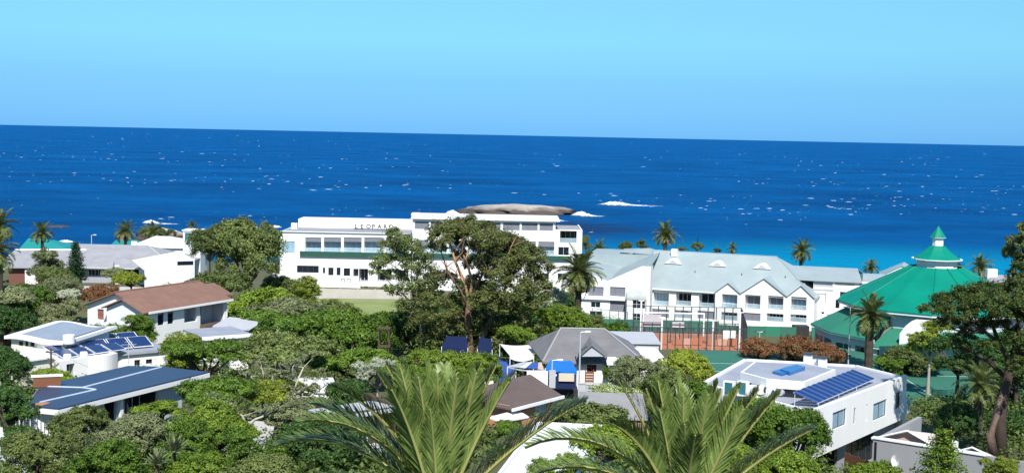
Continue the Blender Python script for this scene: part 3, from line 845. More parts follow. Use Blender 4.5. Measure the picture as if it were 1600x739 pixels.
m = MB(); m.xz([(xq + .3, zq - 2.5), (xq2 - .3, zq2 - 2.5), (xq2 - .3, zq2 - .2), (xp_, zp_ - .45), (xq + .3, zq - .2)], 8.2, 8.5); m.build('gable', WHITE, W3)
for (a, b, c, d) in ((1268, 451.5, 1302, 453.5), (1272, 458, 1291, 459.2), (1289, 458, 1291, 473)):
    x0, z0, x1, z1 = fr2.r(a, b, c, d); m = MB(); m.box(x0, x1, -.08, -.002, z0, z1); m.build('moulding', LGREY, W3)
x0, z0, x1, z1 = fr2.r(1293, 489, 1301, 500)
m = MB(); m.tube([((x0 + x1) / 2, -1.2, z0), ((x0 + x1) / 2, -1.2, z1)], .5, 12); m.build('water_tank', LGREY, W3)

# ------------------------------------------------------------------ green hoarding and sports courts
COURTY = 219
for (lab, a, b, y0, y1, D, dark) in (('green boarded fence below the left half of the blue roofed hotel', 940, 1122, 497, 528, 219.5, None), ('green boarded fence below the gables of the blue roofed hotel', 1122, 1292, 507, 536, 217.5, (1243, 1266))):
    f_ = Frame(at(a, y1, D), at(b, y1 + 3, D)); f_.A.z = 8.3
    h = f_.p((a + b) / 2, (y0 + 3))[1]
    fo = thing('green_fence', lab, 'fence', f_.A, f_.rz)
    n = max(4, int(f_.w / 2.4))
    gap = (f_.p(dark[0], 520)[0], f_.p(dark[1], 520)[0]) if dark else (1e9, 1e9)
    for k in range(n):
        xa = f_.w * k / n; xb = f_.w * (k + 1) / n
        if gap[0] < (xa + xb) / 2 < gap[1]: continue
        m = MB(); m.box(xa + .02, xb - .02, 0, .05, 0, h); m.build('panel', COURTGREEN if k % 3 else GREENDULL, fo)
    for k in range(n + 1):
        xa = f_.w * k / n
        m = MB(); m.box(xa - .05, xa + .05, .055, .15, 0, h + .05); m.build('post', GREENTRIM, fo)
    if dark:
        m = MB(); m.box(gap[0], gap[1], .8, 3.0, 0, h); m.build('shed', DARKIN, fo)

# clay padel courts
zc = 9.0
a, b = at(985, 520, 214).x, at(1168, 555, 196).x
m = MB(); m.prism([(19.0, 195.5), (36.5, 195.5), (39.5, 216), (19.0, 216)], zc - .6, zc)
tagp(m.build('clay_court', CLAY), 'orange clay court floor inside the wire fences', 'court', kind='structure')
m = MB()
for (x0, x1, y0, y1) in ((20, 36, 197, 197.06), (20, 37.5, 214.5, 214.56), (20, 20.06, 197.06, 214.5), (28, 28.06, 197.06, 214.5), (20.06, 28, 205.6, 205.66), (28.06, 36.5, 205.6, 205.66)):
    m.box(x0, x1, y0, y1, zc + .001, zc + .006)
tagp(m.build('court_markings', PWHITE), 'white line markings on the orange clay court', 'marking', kind='structure')
MESHM = glassmat('wire_mesh', (0.10, 0.13, 0.14), 0.6, 0.09, spec=0.1)
def wire_fence(label, A, Bp, h, n, postm=DGREY, rails=2, net=MESHM, pr=.05):
    d = Vector((Bp[0] - A[0], Bp[1] - A[1])); L = d.length
    o = thing('court_fence', label, 'fence', A, math.atan2(d.y, d.x), 'wire fences round the courts')
    for k in range(n + 1):
        x = L * k / n
        m = MB(); m.tube([(x, 0, -.3), (x, 0, h)], pr, 5); m.build('post', postm, o)
    for k in range(rails):
        z = h - .04 - k * (h - .3) / max(1, rails - 1) if rails > 1 else h
        m = MB(); m.tube([(0, .0, z), (L, .0, z)], pr * .6, 4); m.build('rail', postm, o)
    for k in range(n):
        m = MB(); m.box(L * k / n + pr, L * (k + 1) / n - pr, -.006, .006, .1, h - .08); m.build('mesh_panel', net, o)
    return o
wire_fence('near dark wire fence of the orange clay court', (19.5, 195.7, zc), (36.4, 195.7, zc), 4.0, 14, pr=.085)
wire_fence('far dark wire fence of the orange clay court', (19.5, 215.8, zc), (39.2, 215.8, zc), 4.6, 14, pr=.085)
wire_fence('middle wire fence between the two clay courts', (20, 205, zc), (37.8, 205, zc), 3.4, 12, rails=3, pr=.08)
wire_fence('dark wire fence at the right side of the clay court', (36.6, 196, zc), (39.3, 215.5, zc), 4.4, 9, pr=.085)
wire_fence('tall green wire fence left of the clay court, below the palm', (13.5, 210, zc), (19.0, 206, zc), 4.8, 4, postm=GREENTRIM)
for k, (x, y, h, lab) in enumerate(((23.5, 196.6, 5.3, 'leftmost white court post at the near fence'), (31.4, 196.4, 5.0, 'middle white court post at the near fence'), (36.0, 199.0, 6.0, 'thick white court post near the right fence corner'), (22.0, 214, 5.6, 'white court post at the far left fence corner'))):
    o = thing('court_post', lab, 'post', (x, y, zc), 0, 'white posts of the clay courts')
    m = MB(); m.box(-.12, .12, -.12, .12, 0, h); m.build('shaft', PWHITE, o)
    m = MB(); m.box(-.5, .5, -.1, .1, h + .002, h + .12); m.build('crossbar', PWHITE, o)
o = thing('court_portal', 'white goal-like frame across the far clay court', 'frame', (22.3, 213.2, zc))
for x in (0, 10.2):
    m = MB(); m.box(x - .1, x + .1, -.1, .1, 0, 3.7); m.build('upright', PWHITE, o)
m = MB(); m.box(-.1, 10.3, -.1, .1, 3.702, 3.9); m.build('crossbar', PWHITE, o)
for k, (x, y, w, h, m_, lab) in enumerate(((22.6, 215.3, 3.0, 2.2, LGREY, 'grey notice board on the far court fence'), (27.5, 215.3, 2.0, 1.0, PWHITE, 'small white notice board on the far court fence'), (34.0, 203.5, 2.2, 1.5, PWHITE, 'white board on the low fence at the right of the clay court'))):
    o = thing('notice_board', lab, 'board', (x, y, zc + .8))
    m = MB(); m.box(0, w, -.03, .03, .2, .2 + h); m.build('panel', m_, o)
    m = MB(); m.box(.1, .2, .035, .1, -.9, h); m.box(w - .2, w - .1, .035, .1, -.9, h); m.build('leg', DGREY, o)
for k in range(3):
    o = thing('court_barrier', ('low orange boards at the left of the clay court', 'low orange boards in the middle of the clay court', 'low orange boards at the right of the clay court')[k], 'barrier', (20.5 + 5.6 * k, 203.2, zc))
    for j in range(3):
        m = MB(); m.box(j * 1.6, j * 1.6 + 1.5, -.03, .03, .1, 1.0 + .15 * j); m.build('board', CLAY if j != 1 else mat('pink_board', (.55, .33, .25), .8), o)
    m = MB(); m.box(0, 4.7, .035, .09, .45, .55); m.build('rail', DGREY, o)
# green hard courts on the terrace behind the modern house
m = MB(); m.prism([(22, 137), (64, 137), (66, 187), (38.5, 187), (37.5, 180), (24, 180)], 9.6, 12.05)
tagp(m.build('green_court', COURTGREEN), 'green hard court surface behind the modern white house', 'court', kind='structure')
m = MB()
for (x0, x1, y0, y1) in ((26, 62, 141, 141.1), (26, 62, 164, 164.1), (40, 40.1, 141.1, 164), (50.5, 50.6, 141.1, 164), (26, 62, 170, 170.1), (61.9, 62, 141.1, 164)):
    m.box(x0, x1, y0, y1, 12.051, 12.056)
tagp(m.build('court_markings', PWHITE), 'white line markings on the green hard court', 'marking', kind='structure')
wire_fence('green framed wire fence round the hard court, right of the white house', (46, 137.5, 12), (62, 137.5, 12), 3.4, 5, postm=GREENTRIM, net=glassmat('green_wind_screen', (.03, .13, .10), .8, .35, spec=.1))
wire_fence('green screened fence behind the hard court, by the pine', (49, 168, 12), (66, 168, 12), 3.2, 6, postm=GREENTRIM, net=glassmat('blue_green_screen', (.015, .07, .09), .8, .85, spec=.1))

# ------------------------------------------------------------------ theatre with the green many-sided roof
TC = at(1461, 470, 192); TC.z = 9.0
zof = lambda py, r=0.0: at(1461, py, 192 - r).z - 9.0
T = thing('green_roof_theatre', 'round theatre with a big bright green many-sided roof and white lantern', 'theatre', TC)
NS = 14; PH = R(-90 + 6.0)
def ring(rad, n=NS, ph=PH): return [(rad * math.cos(ph + 2 * math.pi * k / n), rad * math.sin(ph + 2 * math.pi * k / n)) for k in range(n)]
ze = at(1310, 470, 192).z - 9.0; RE = 14.4
zu = zof(416); RU = 3.7
eo, up = ring(RE), ring(RU)
for k in range(NS):
    j = (k + 1) % NS
    m = MB(); m.slab([(*eo[k], ze), (*eo[j], ze), (*up[j], zu), (*up[k], zu)], .14); m.build('roof_panel', GREENROOF, T)
for k in range(NS):
    m = MB(); m.tube([(eo[k][0], eo[k][1], ze + .02), (up[k][0], up[k][1], zu + .02)], .10, 6); m.build('hip_cap', GREENROOF, T)
fo_ = ring(RE - .1); fi_ = ring(RE - .55)
m = MB()
for k in range(NS):
    j = (k + 1) % NS
    m.prism([fi_[k], fo_[k], fo_[j], fi_[j]], ze - .45, ze - .16)
m.build('fascia', PWHITE, T)
zd = zof(405)
m = MB(); m.prism(ring(3.0), zu - .4, zd); m.build('drum', WHITE, T)
m = MB(); m.prism(ring(3.75), zd + .002, zd + .12); m.build('cornice', PWHITE, T)
zk = zof(383.5); za_ = zof(369.5)
prof = [(3.6, zd + .13), (2.6, zd + .13 + (zk - zd) * .28), (1.75, zd + .13 + (zk - zd) * .62), (1.15, zk)]
for k in range(8):
    th0 = PH + 2 * math.pi * k / 8; th1 = PH + 2 * math.pi * (k + 1) / 8
    m = MB()
    for (r0, z0), (r1, z1) in zip(prof, prof[1:]):
        m.face([(r0 * math.cos(th0), r0 * math.sin(th0), z0), (r0 * math.cos(th1), r0 * math.sin(th1), z0), (r1 * math.cos(th1), r1 * math.sin(th1), z1), (r1 * math.cos(th0), r1 * math.sin(th0), z1)])
    m.build('bell_roof_panel', GREENROOF, T)
m = MB(); m.prism(ring(.85, 8), zk - .1, za_); m.build('lantern', PWHITE, T)
zt_ = zof(352.5)
for k in range(8):
    th0 = PH + 2 * math.pi * k / 8; th1 = PH + 2 * math.pi * (k + 1) / 8
    m = MB(); m.face([(1.25 * math.cos(th0), 1.25 * math.sin(th0), za_ - .1), (1.25 * math.cos(th1), 1.25 * math.sin(th1), za_ - .1), (0, 0, zt_)]); m.build('spire_panel', GREENROOF, T)
m = MB(); m.prism(ring(1.22, 8), za_ - .18, za_ - .102); m.build('lantern_cornice', PWHITE, T)
# drum wall, facet by facet, with arched windows
TW = mat('shaded_wall_render', (0.56, 0.57, 0.60), 0.8, 0.1, 0.5, 0.05, streak=True)  # shade below the eave is put into this wall colour as grey
wr = ring(12.9)
for k in range(NS):
    j = (k + 1) % NS
    ang = math.degrees(math.atan2((wr[k][1] + wr[j][1]) / 2, (wr[k][0] + wr[j][0]) / 2))
    L = math.dist(wr[k], wr[j])
    ops = []
    if -150 < ang < -125: ops = [('w', 1.2, 5.0, 3.0, 6.6, dict(p=TW))]
    wall(T, wr[k], wr[j], 0, ze - .15, ops, TW, t=.3)
    if -125 < ang < -55:
        M, _ = wallM(wr[k], wr[j])
        n = 12; cx = L / 2; ra = 1.75; zb = 3.9
        m = MB(); m.xz([(cx - ra, zb), (cx + ra, zb)] + [(cx + ra * math.cos(math.pi * i / n), zb + .5 + ra * math.sin(math.pi * i / n)) for i in range(n + 1)], -.06, -.003)
        w_ = m.build('arched_window', PWHITE, T, M=M)
        ra -= .12
        for s_ in (0, 1):
            pts = [(cx - ra if s_ == 0 else cx + .05, zb + .1), (cx - .05 if s_ == 0 else cx + ra, zb + .1)]
            arc = [(cx + ra * math.cos(math.pi * i / n), zb + .5 + ra * math.sin(math.pi * i / n)) for i in range(n + 1)]
            half = [p for p in arc if (p[0] <= cx - .05 if s_ == 0 else p[0] >= cx + .05)]
            if s_ == 0: half = [(cx - .05, zb + .5 + ra)] + half
            else: half = half + [(cx + .05, zb + .5 + ra)]
            m = MB(); m.xz(pts + half, -.085, -.065); m.build('pane', GLASS, w_, M=M)
# low green skirt roofs and foyer walls around the front
zi = zof(519, 12.9); zo = at(1370, 549, 174.5).z - 9.0
ro, ri, rw_ = ring(18.3), ring(12.95), ring(17.6)
for k in range(NS):
    j = (k + 1) % NS
    ang = math.degrees(math.atan2((wr[k][1] + wr[j][1]) / 2, (wr[k][0] + wr[j][0]) / 2))
    if -190 < ang < -70 or ang > 165:
        up_ = 1.5 if ang < -140 or ang > 160 else 0
        m = MB(); m.slab([(*ro[k], zo + up_ * .6), (*ro[j], zo + up_ * .6), (*ri[j], zi + up_), (*ri[k], zi + up_)], .12); m.build('skirt_roof', GREENDULL, T)
        L = math.dist(rw_[k], rw_[j])
        wall(T, rw_[k], rw_[j], -.5, zo + up_ * .6 - .1, [('w', .5, .9, L * .45, zo - .5, dict(c=2)), ('d', L * .55, .2, L - .6, zo - .45, dict(dep=1, m=LGREY, door=1, c=3))], LGREY, t=.2)
        m = MB(); m.prism([(ro[k][0] * .995, ro[k][1] * .995), (ro[j][0] * .995, ro[j][1] * .995), (ro[j][0] * .985, ro[j][1] * .985), (ro[k][0] * .985, ro[k][1] * .985)][::1], zo + up_ * .6 - .34, zo + up_ * .6 - .13); m.build('gutter', PWHITE, T)
# white annex with curved parapet
fa = Frame(at(1404, 560, 178), at(1462, 562, 176)); 
ax = thing('theatre_annex', 'white side block with a swept parapet in front of the green theatre', 'building', (fa.A.x, fa.A.y, 9.0), fa.rz); fa.A.z = 9.0
z0 = fa.p(1430, 499)[1]; z1 = fa.p(1405, 521)[1]
pts = [(0, -.5), (fa.w, -.5), (fa.w, z0), (fa.w * .42, z0), (fa.w * .3, z0 - .3), (fa.w * .15, z0 - 1.0), (0, z1)]
m = MB(); m.xz(pts, 0, .3); m.build('wall', WHITE, ax)
m = MB(); m.box(fa.w - .3, fa.w, .303, 6, -.5, z0); m.build('side_wall', WHITE, ax)
zg = fa.p(1430, 541)[1]
m = MB(); m.slab([(-2.5, -1.2, zg - 1.2), (fa.w * .75, -1.4, zg - .1), (fa.w * .9, -.01, zg + 1.0), (-1.0, -.01, zg - .1)], .12); m.build('lean_to_roof', GREENDULL, ax)

# light masts
def mast(label, px, pyb, pyt, D, arms=1, z=None):
    p = at(px, pyb, D); zz = G(p.x, p.y) if z is None else z
    h = at(px, pyt, D).z - zz
    o = thing('light_mast', label, 'lamp', (p.x, p.y, zz), 0, 'tall light masts')
    m = MB(); m.tube([(0, 0, 0), (0, 0, h)], [.10, .055], 8); m.build('pole', ALU, o)
    for s_ in ((-1, 1) if arms == 2 else (1,)):
        m = MB(); m.tube([(0, 0, h - .05), (.5 * s_, 0, h)], .035, 5); m.build('arm', ALU, o)
        m = MB(); m.box(min(.45 * s_, .95 * s_), max(.45 * s_, .95 * s_), -.15, .15, h - .03, h + .08); m.build('lamp_head', DGREY if arms == 2 else PWHITE, o)
    return o
mast('tall two armed light mast left of the palm at the theatre', 1325, 575, 480, 170, 2)
mast('short white floodlight by the red flowering bushes', 1186, 550, 518, 190, 2)
mast('slim flagpole-like mast on the grey tiled roof house', 905, 600, 518, 119, 1)
mast('white pole beside the bright blue awning', 862, 605, 562, 113, 1)
mast('thin lamp mast against the sea above the grey roofs at left', 143, 385, 367, 250, 1)

# ------------------------------------------------------------------ modern white house, right foreground
def poly_house_frame(pts):
    return [(p.x, p.y) for p in pts]
ZR = 23.0
cL, cF, cR, cBR, cB = hz(1095, 600, ZR), hz(1272, 646, ZR), hz(1417, 591, ZR), hz(1338, 572, ZR), hz(1163, 562, ZR)
fr = Frame(cF, cR); fr.A.z = 16.5
B = thing('modern_house', 'modern white flat roofed house with tilted solar panels on its roof', 'house', fr.A, fr.rz)
def loc2(p):
    q = Vector((p.x, p.y, 0)) - Vector((fr.A.x, fr.A.y, 0)); return (q.dot(fr.d), q.dot(fr.n))
zr = ZR - 16.5; zf = fr.p(1335, 688)[1]
o2 = [loc2(p) for p in (cF, cR, cBR, cB, cL)]
ops = [('w', *fr.r(1301, 641, 1322, 667), dict(c=2, p=BGLASS, f=DGREY)), ('w', *fr.r(1364.5, 627, 1385, 653), dict(c=2, p=BGLASS, f=DGREY)), ('w', *fr.r(1399.5, 612, 1407, 637), dict(c=1, f=DGREY)),
       ('w', *fr.r(1334, 637, 1337, 662), dict(f=DGREY, fw=.02)), ('w', *fr.r(1353.5, 631, 1355.5, 657), dict(f=DGREY, fw=.02))]
wall(B, o2[0], o2[1], zf, zr + .25, ops, WHITE, t=.3)
for a, b in ((1, 2), (2, 3), (3, 4)):
    wall(B, o2[a], o2[b], -.5, zr + .12, (), WHITE, t=.3)
wall(B, o2[4], o2[0], zf, zr + .12, [('w', 2.0, zf + .8, 4.5, zf + 2.2, dict(c=2)), ('w', 6.5, zf + .8, 8.5, zf + 2.2, dict(c=2))], WHITE, t=.3)
ins = lambda q, k: tuple(c + (s_ - c) * k for c, s_ in zip((sum(p[0] for p in o2) / 5, sum(p[1] for p in o2) / 5), q))
m = MB(); m.prism([ins(q, .975) for q in o2], zr - .3, zr - .02); m.build('roof', ROOFLAV, B)
m = MB(); m.prism([ins(q, .97) for q in o2], zf + .01, zf + .25); m.build('floor_slab', PWHITE, B)
g2 = [ins(o2[0], .80), ins(o2[1], .9), ins(o2[2], .9), ins(o2[3], .9), ins(o2[4], .9)]
wall(B, g2[0], g2[1], -.5, zf, [('d', 1, 0, 4.5, zf - .3, dict(dep=2, m=DARKIN)), ('w', 6, .6, 11, zf - .3, dict(c=4, f=DGREY))], GREYWALL)
wall(B, g2[4], g2[0], -.5, zf, (), GREYWALL)
# white parapet stripe and raised clerestory
zk = zr + 1.25
rp_ = [loc2(hz(a, b, 16.5 + zk)) for a, b in ((1157, 581), (1198, 592), (1257, 597), (1306, 577), (1262, 568), (1178, 565))]
m = MB(); m.prism(rp_, zk - .62, zk); m.build('raised_fascia', PWHITE, B)
c_ = (sum(p[0] for p in rp_) / 6, sum(p[1] for p in rp_) / 6)
rin = [(c_[0] + (p[0] - c_[0]) * .93, c_[1] + (p[1] - c_[1]) * .93) for p in rp_]
m = MB(); m.prism(rin, zr - .02, zk - .622); m.build('clerestory', GLASS, B)
m = MB(); m.prism(rin, zk + .001, zk + .03); m.build('raised_roof', ROOFLAV, B)
for k in range(2):
    q = [loc2(hz(a + k * 12 - 4, b - k * 1 , 16.5 + zk + .25)) for a, b in ((1211, 579), (1226, 583), (1250, 575), (1236, 571))]
    m = MB(); m.prism(q, zk + .035, zk + .22 + .1 * k); m.build('blue_rooflight', mat('blue_rooflight', (.03, .16, .42), .3, .15, 2), B)
# tilted solar rows
A0, A1, B0, B1 = (hz(1277, 629, ZR + .35), hz(1367, 591, ZR + .35), hz(1240, 612, ZR + 1.15), hz(1333, 577, ZR + 1.15))
NP = 12
L3 = lambda p: Vector((*loc2(p), p.z - 16.5))
A0, A1, B0, B1 = map(L3, (A0, A1, B0, B1))
arr = MB(); arr.tube([A0 - Vector((0, 0, .06)), A1 - Vector((0, 0, .06))], .04, 5); arr.tube([B0 - Vector((0, 0, .06)), B1 - Vector((0, 0, .06))], .04, 5)
for t in (0.02, .35, .66, .98):
    q = B0.lerp(B1, t); arr.tube([q - Vector((0, 0, .06)), Vector((q.x, q.y, zr - .02))], .03, 4)
    q = A0.lerp(A1, t); arr.tube([q - Vector((0, 0, .06)), Vector((q.x, q.y, zr - .02))], .03, 4)
rack = arr.build('solar_rack', ALU, B)
for k in range(NP):
    t0 = k / NP + .006; t1 = (k + 1) / NP - .006
    a, b, c, d = A0.lerp(A1, t0), A0.lerp(A1, t1), B0.lerp(B1, t1), B0.lerp(B1, t0)
    m = MB(); m.slab([a, b, c, d], .04); m.build('solar_panel', mat('panel_frame_blue', (.045, .10, .30), .35), rack)
    e = Vector((0, 0, .03)); f_ = .42
    m = MB(); m.face([a.lerp(b, f_) + e, b.lerp(a, .02) + e, c.lerp(d, .02) + e, d.lerp(c, f_) + e]); m.build('cell_face', SOLAR, rack)
# roof clutter
for (a, b) in ((1129, 1146), (1151, 1167)):
    p0 = loc2(hz(a, 618, ZR)); p1 = loc2(hz(b, 620, ZR))
    M, L = wallM(p0, p1)
    w_ = window(B, M, 0, zr, L, zr + 1.15, dep=.04, pane=TGLASS, fw=.12, name='rooflight_frame')
    m = MB(); m.box(0.01, L - .01, .1, .5, zr, zr + 1.1); m.build('rooflight_box', PWHITE, B, M=M)
for (px_, py_, w, h, kind) in ((1178, 619, .9, .75, 0), (1196, 616, 1.1, .6, 1), (1208, 624, .9, .8, 0), (1222, 618, 1.0, .5, 2)):
    p = loc2(hz(px_, py_, ZR))
    m = MB()
    if kind == 2: m.tube([(p[0] - w / 2, p[1], zr + .35), (p[0] + w / 2, p[1], zr + .35)], .3, 12)
    else: m.box(p[0] - w / 2, p[0] + w / 2, p[1], p[1] + .4, zr + .05, zr + .05 + h)
    u = m.build('water_heater' if kind == 2 else 'air_conditioner', LGREY if kind == 2 else PWHITE, B, smooth=False)
    if kind != 2:
        m = MB(); m.tube([(p[0] - w * .12, p[1] - .02, zr + .05 + h / 2), (p[0] - w * .12, p[1] - .002, zr + .05 + h / 2)], h * .36, 14); m.build('fan_grille', DGREY, u)
for (px_, py_, h) in ((1262, 572, 1.3), (1273, 571, 1.0), (1285, 574, 1.1)):
    p = loc2(hz(px_, py_, ZR + .3))
    m = MB(); m.box(p[0] - .28, p[0] + .28, p[1] - .28, p[1] + .28, zr - .1, zr + h); m.build('chimney', PWHITE, B)
    m = MB(); m.box(p[0] - .36, p[0] + .36, p[1] - .36, p[1] + .36, zr + h + .002, zr + h + .12); m.build('chimney_cap', DGREY, B)
# glazed balcony at the far right corner
p0 = loc2(hz(1419, 640, 20.0)); m = MB(); m.box(o2[1][0] + .02, o2[1][0] + 2.4, o2[1][1] + .5, o2[1][1] + 3, zf, zf + .2); m.build('balcony_slab', PWHITE, B)
m = MB(); m.box(o2[1][0] + 2.3, o2[1][0] + 2.35, o2[1][1] + .5, o2[1][1] + 3, zf + .201, zf + 1.2); m.box(o2[1][0] + .02, o2[1][0] + 2.29, o2[1][1] + .5, o2[1][1] + .55, zf + .201, zf + 1.2); m.build('glass_balustrade', BALGLASS, B)

# ------------------------------------------------------------------ grey house with twin gables, bottom right corner
fr = Frame(at(1362, 745, 82), at(1625, 775, 76)); fr.A.z = 17.8
B = thing('grey_house', 'grey walled house with twin white edged gables in the bottom right corner', 'house', fr.A, fr.rz)
zl = fr.p(1365, 685)[1]; zr_ = fr.p(1600, 722)[1]
xr_ = fr.p(1600, 722)[0]
m = MB(); m.xz([(0, -.5), (fr.w, -.5), (fr.w, zr_), (fr.p(1540, 716)[0], fr.p(1540, 712)[1]), (0, zl)], 0, .3); m.build('wall', GREYWALL, B)
m = MB(); m.box(0, .3, .302, 9, -.5, zl - .05); m.build('side_wall', GREYWALL, B)
m = MB(); m.slab([(-.12, -.08, zl + .1), (fr.p(1540, 712)[0], -.08, fr.p(1540, 712)[1] + .08), (fr.p(1540, 712)[0], .4, fr.p(1540, 712)[1] + .08), (-.12, .4, zl + .1)], .09); m.build('coping', PWHITE, B)
for (xa, ya, xp, yp, xb, yb, dep) in ((1367, 684, 1420, 671, 1472, 702, 6.5), (1495, 705, 1521, 697, 1560, 717, 5)):
    a = fr.p(xa, ya, 1.2); p = fr.p(xp, yp, 1.2); b = fr.p(xb, yb, 1.2)
    m = MB(); m.xz([(a[0], -.3), (b[0], -.3), (b[0], b[1] - .12), (p[0], p[1] - .12), (a[0], a[1] - .12)], 1.2, 1.45); m.build('gable', PEACH, B)
    m = MB(); m.slab([(a[0] - .1, .95, a[1]), (p[0], .95, p[1]), (p[0], dep, p[1] - 1.2), (a[0] - .1, dep, a[1] - 1.2)], .1); m.slab([(p[0], .95, p[1]), (b[0] + .1, .95, b[1]), (b[0] + .1, dep, b[1] - 1.2), (p[0], dep, p[1] - 1.2)], .1); m.build('roof', mat('pale_peach_roof', (.66, .58, .52), .8, .1, .8), B)
    m = MB(); m.tube([(a[0] - .1, .93, a[1] - .02), (p[0], .93, p[1] - .02), (b[0] + .1, .93, b[1] - .02)], .08, 5); m.build('barge_board', PWHITE, B)
x0, z0, x1, z1 = fr.r(1366, 690, 1369.5, 726); m = MB(); m.box(x0, x1, -.03, -.002, z0, z1); m.build('slit_window', GLASS, B)
x, z = fr.p(1402, 718); m = MB(); n = 18
rr_ = .42
for i in range(n):
    a0 = 2 * math.pi * i / n; a1 = 2 * math.pi * (i + 1) / n
    m.face([(x, -.28, z), (x + rr_ * .62 * math.cos(a0), -.42, z + rr_ * math.sin(a0)), (x + rr_ * .62 * math.cos(a1), -.42, z + rr_ * math.sin(a1))])
d_ = m.build('satellite_dish', PWHITE, B)
m = MB(); m.tube([(x, -.002, z - .4), (x, -.2, z - .3), (x, -.28, z)], .025, 5); m.tube([(x, -.42, z - .35), (x - .05, -.75, z)], .012, 4); m.build('dish_arm', LGREY, d_)
x, z = fr.p(1488, 702, 2); m = MB(); m.box(x - .22, x + .22, 2, 2.5, z - 1.0, z + .5); m.build('chimney', PWHITE, B)
f2 = Frame(at(1318, 745, 88), at(1362, 742, 85)); f2.A.z = G(f2.A.x, f2.A.y) 
o = thing('plank_fence', 'red brown plank fence left of the grey house', 'fence', f2.A, f2.rz)
h = f2.p(1345, 716)[1]
for k in range(9):
    m = MB(); m.box(f2.w * k / 9 + .01, f2.w * (k + 1) / 9 - .01, 0, .03, 0, h + .06 * math.sin(k * 2.1)); m.build('plank', WOOD, o)
m = MB(); m.box(0, f2.w, .035, .08, h * .7, h * .7 + .1); m.box(0, f2.w, .035, .08, h * .2, h * .2 + .1); m.build('rail', WOOD, o)

# ------------------------------------------------------------------ white house with terracotta roof, left
u = Vector((.465, .885, 0)).normalized()
C = at(232, 535, 146); C.z = 16.6
fr = Frame(C, C + u * 13.6); fr.A.z = 16.6
B = thing('red_roof_house', 'white two storey house under a terracotta roof', 'house', fr.A, fr.rz)
H = fr.p(232, 484)[1]; W_ = 13.6; DP = 9.6
rec = dict(dep=1.8, door=1, c=2)
ops = [('w', *fr.r(246.5, 489, 256, 508), dict(r=2, f=DGREY, p=GLASS)), ('w', *fr.r(262, 487, 271, 506), dict(r=2, f=DGREY)), ('d', *fr.r(288, 481, 308, 503), dict(dep=1.6, m=LGREY)), ('d', *fr.r(313, 475, 351, 506), dict(dep=2.0, m=LGREY, door=1, c=2, span=(.05, .55), head=.1))]
wall(B, (0, 0), (W_, 0), -1, H, ops, WHITE)
x0, z0, x1, z1 = fr.r(312, 504, 352, 508); m = MB(); m.box(x0, x1, -.12, -.003, z0, z1); m.build('balcony_sill', REDROOF, B)
fl = Frame(fr.world(0, DP, 0), fr.world(0, 0, 0))
HP = fl.p(183, 456)[1]
wall(B, (0, DP), (0, .25), -1, H, [('w', *fl.r(152, 483, 162, 499), dict(r=2, f=mat('red_window_frame', (.25, .07, .05), .6), p=mat('red_louvre', (.30, .12, .09), .6)))], WHITE, top=[(0, H + .001), (DP - .25, H + .001), (DP / 2 - .1, HP - .15)])
wall(B, (W_, .25), (W_, DP), -1, H, (), WHITE, top=[(0, H + .001), (DP - .25, H + .001), (DP / 2 - .1, HP - .15)])
sl = (HP - H) / (DP / 2)
ov = .5
m = MB()
m.slab([(-.55, -ov, H - ov * sl), (W_ + .5, -ov, H - ov * sl), (W_ + .5, DP / 2, HP), (-.55, DP / 2, HP)], .14)
m.slab([(-.55, DP / 2, HP), (W_ + .5, DP / 2, HP), (W_ + .5, DP + ov, H - ov * sl), (-.55, DP + ov, H - ov * sl)], .14)
m.build('roof', REDROOF, B)
m = MB(); m.tube([(-.6, DP / 2, HP + .02), (W_ + .5, DP / 2, HP + .02)], .11, 6); m.build('ridge_cap', REDROOF, B)
m = MB(); m.box(-.5, W_ + .5, -ov - .16, -ov - .005, H - ov * sl - .22, H - ov * sl + .02); m.build('gutter', PWHITE, B)
# nearer half gable
h2 = fl.p(204, 469, -.9)[1]
m = MB(); m.xz([(DP - 5.6, -1), (DP, -1), (DP, H), (DP - 2.8, h2 - .05), (DP - 5.6, H - .1)], -.9, -.60)
M, _ = wallM((0, DP), (0, 0)); m.build('gable', WHITE, B, M=M)
m = MB(); m.slab([(-1.4, -ov, H - ov * sl - .01), (-.02, -ov, H - ov * sl + .04), (-.02, 2.8, h2 + .14), (-1.4, 2.8, h2 + .12)], .12); m.slab([(-1.4, 2.8, h2 + .12), (-.03, 2.8, h2 + .12), (-.03, 6.0, H - .05), (-1.4, 6.0, H - .05)], .12); m.build('gable_roof', REDROOF, B)
# rear wing
m = MB(); m.slab([(9.5, 2, H + .5), (W_ + 4, 2.2, H - .2), (W_ + 4, 5.5, H + 1.1), (9.5, 5.5, H + 1.2)], .12); m.build('rear_wing_roof', REDROOF, B)
m = MB(); m.tube([(W_ - .1, -.55, H - .6), (W_ - .1, -.12, H - .8), (W_ - .1, -.12, -1)], .05, 5); m.build('downpipe', PWHITE, B)

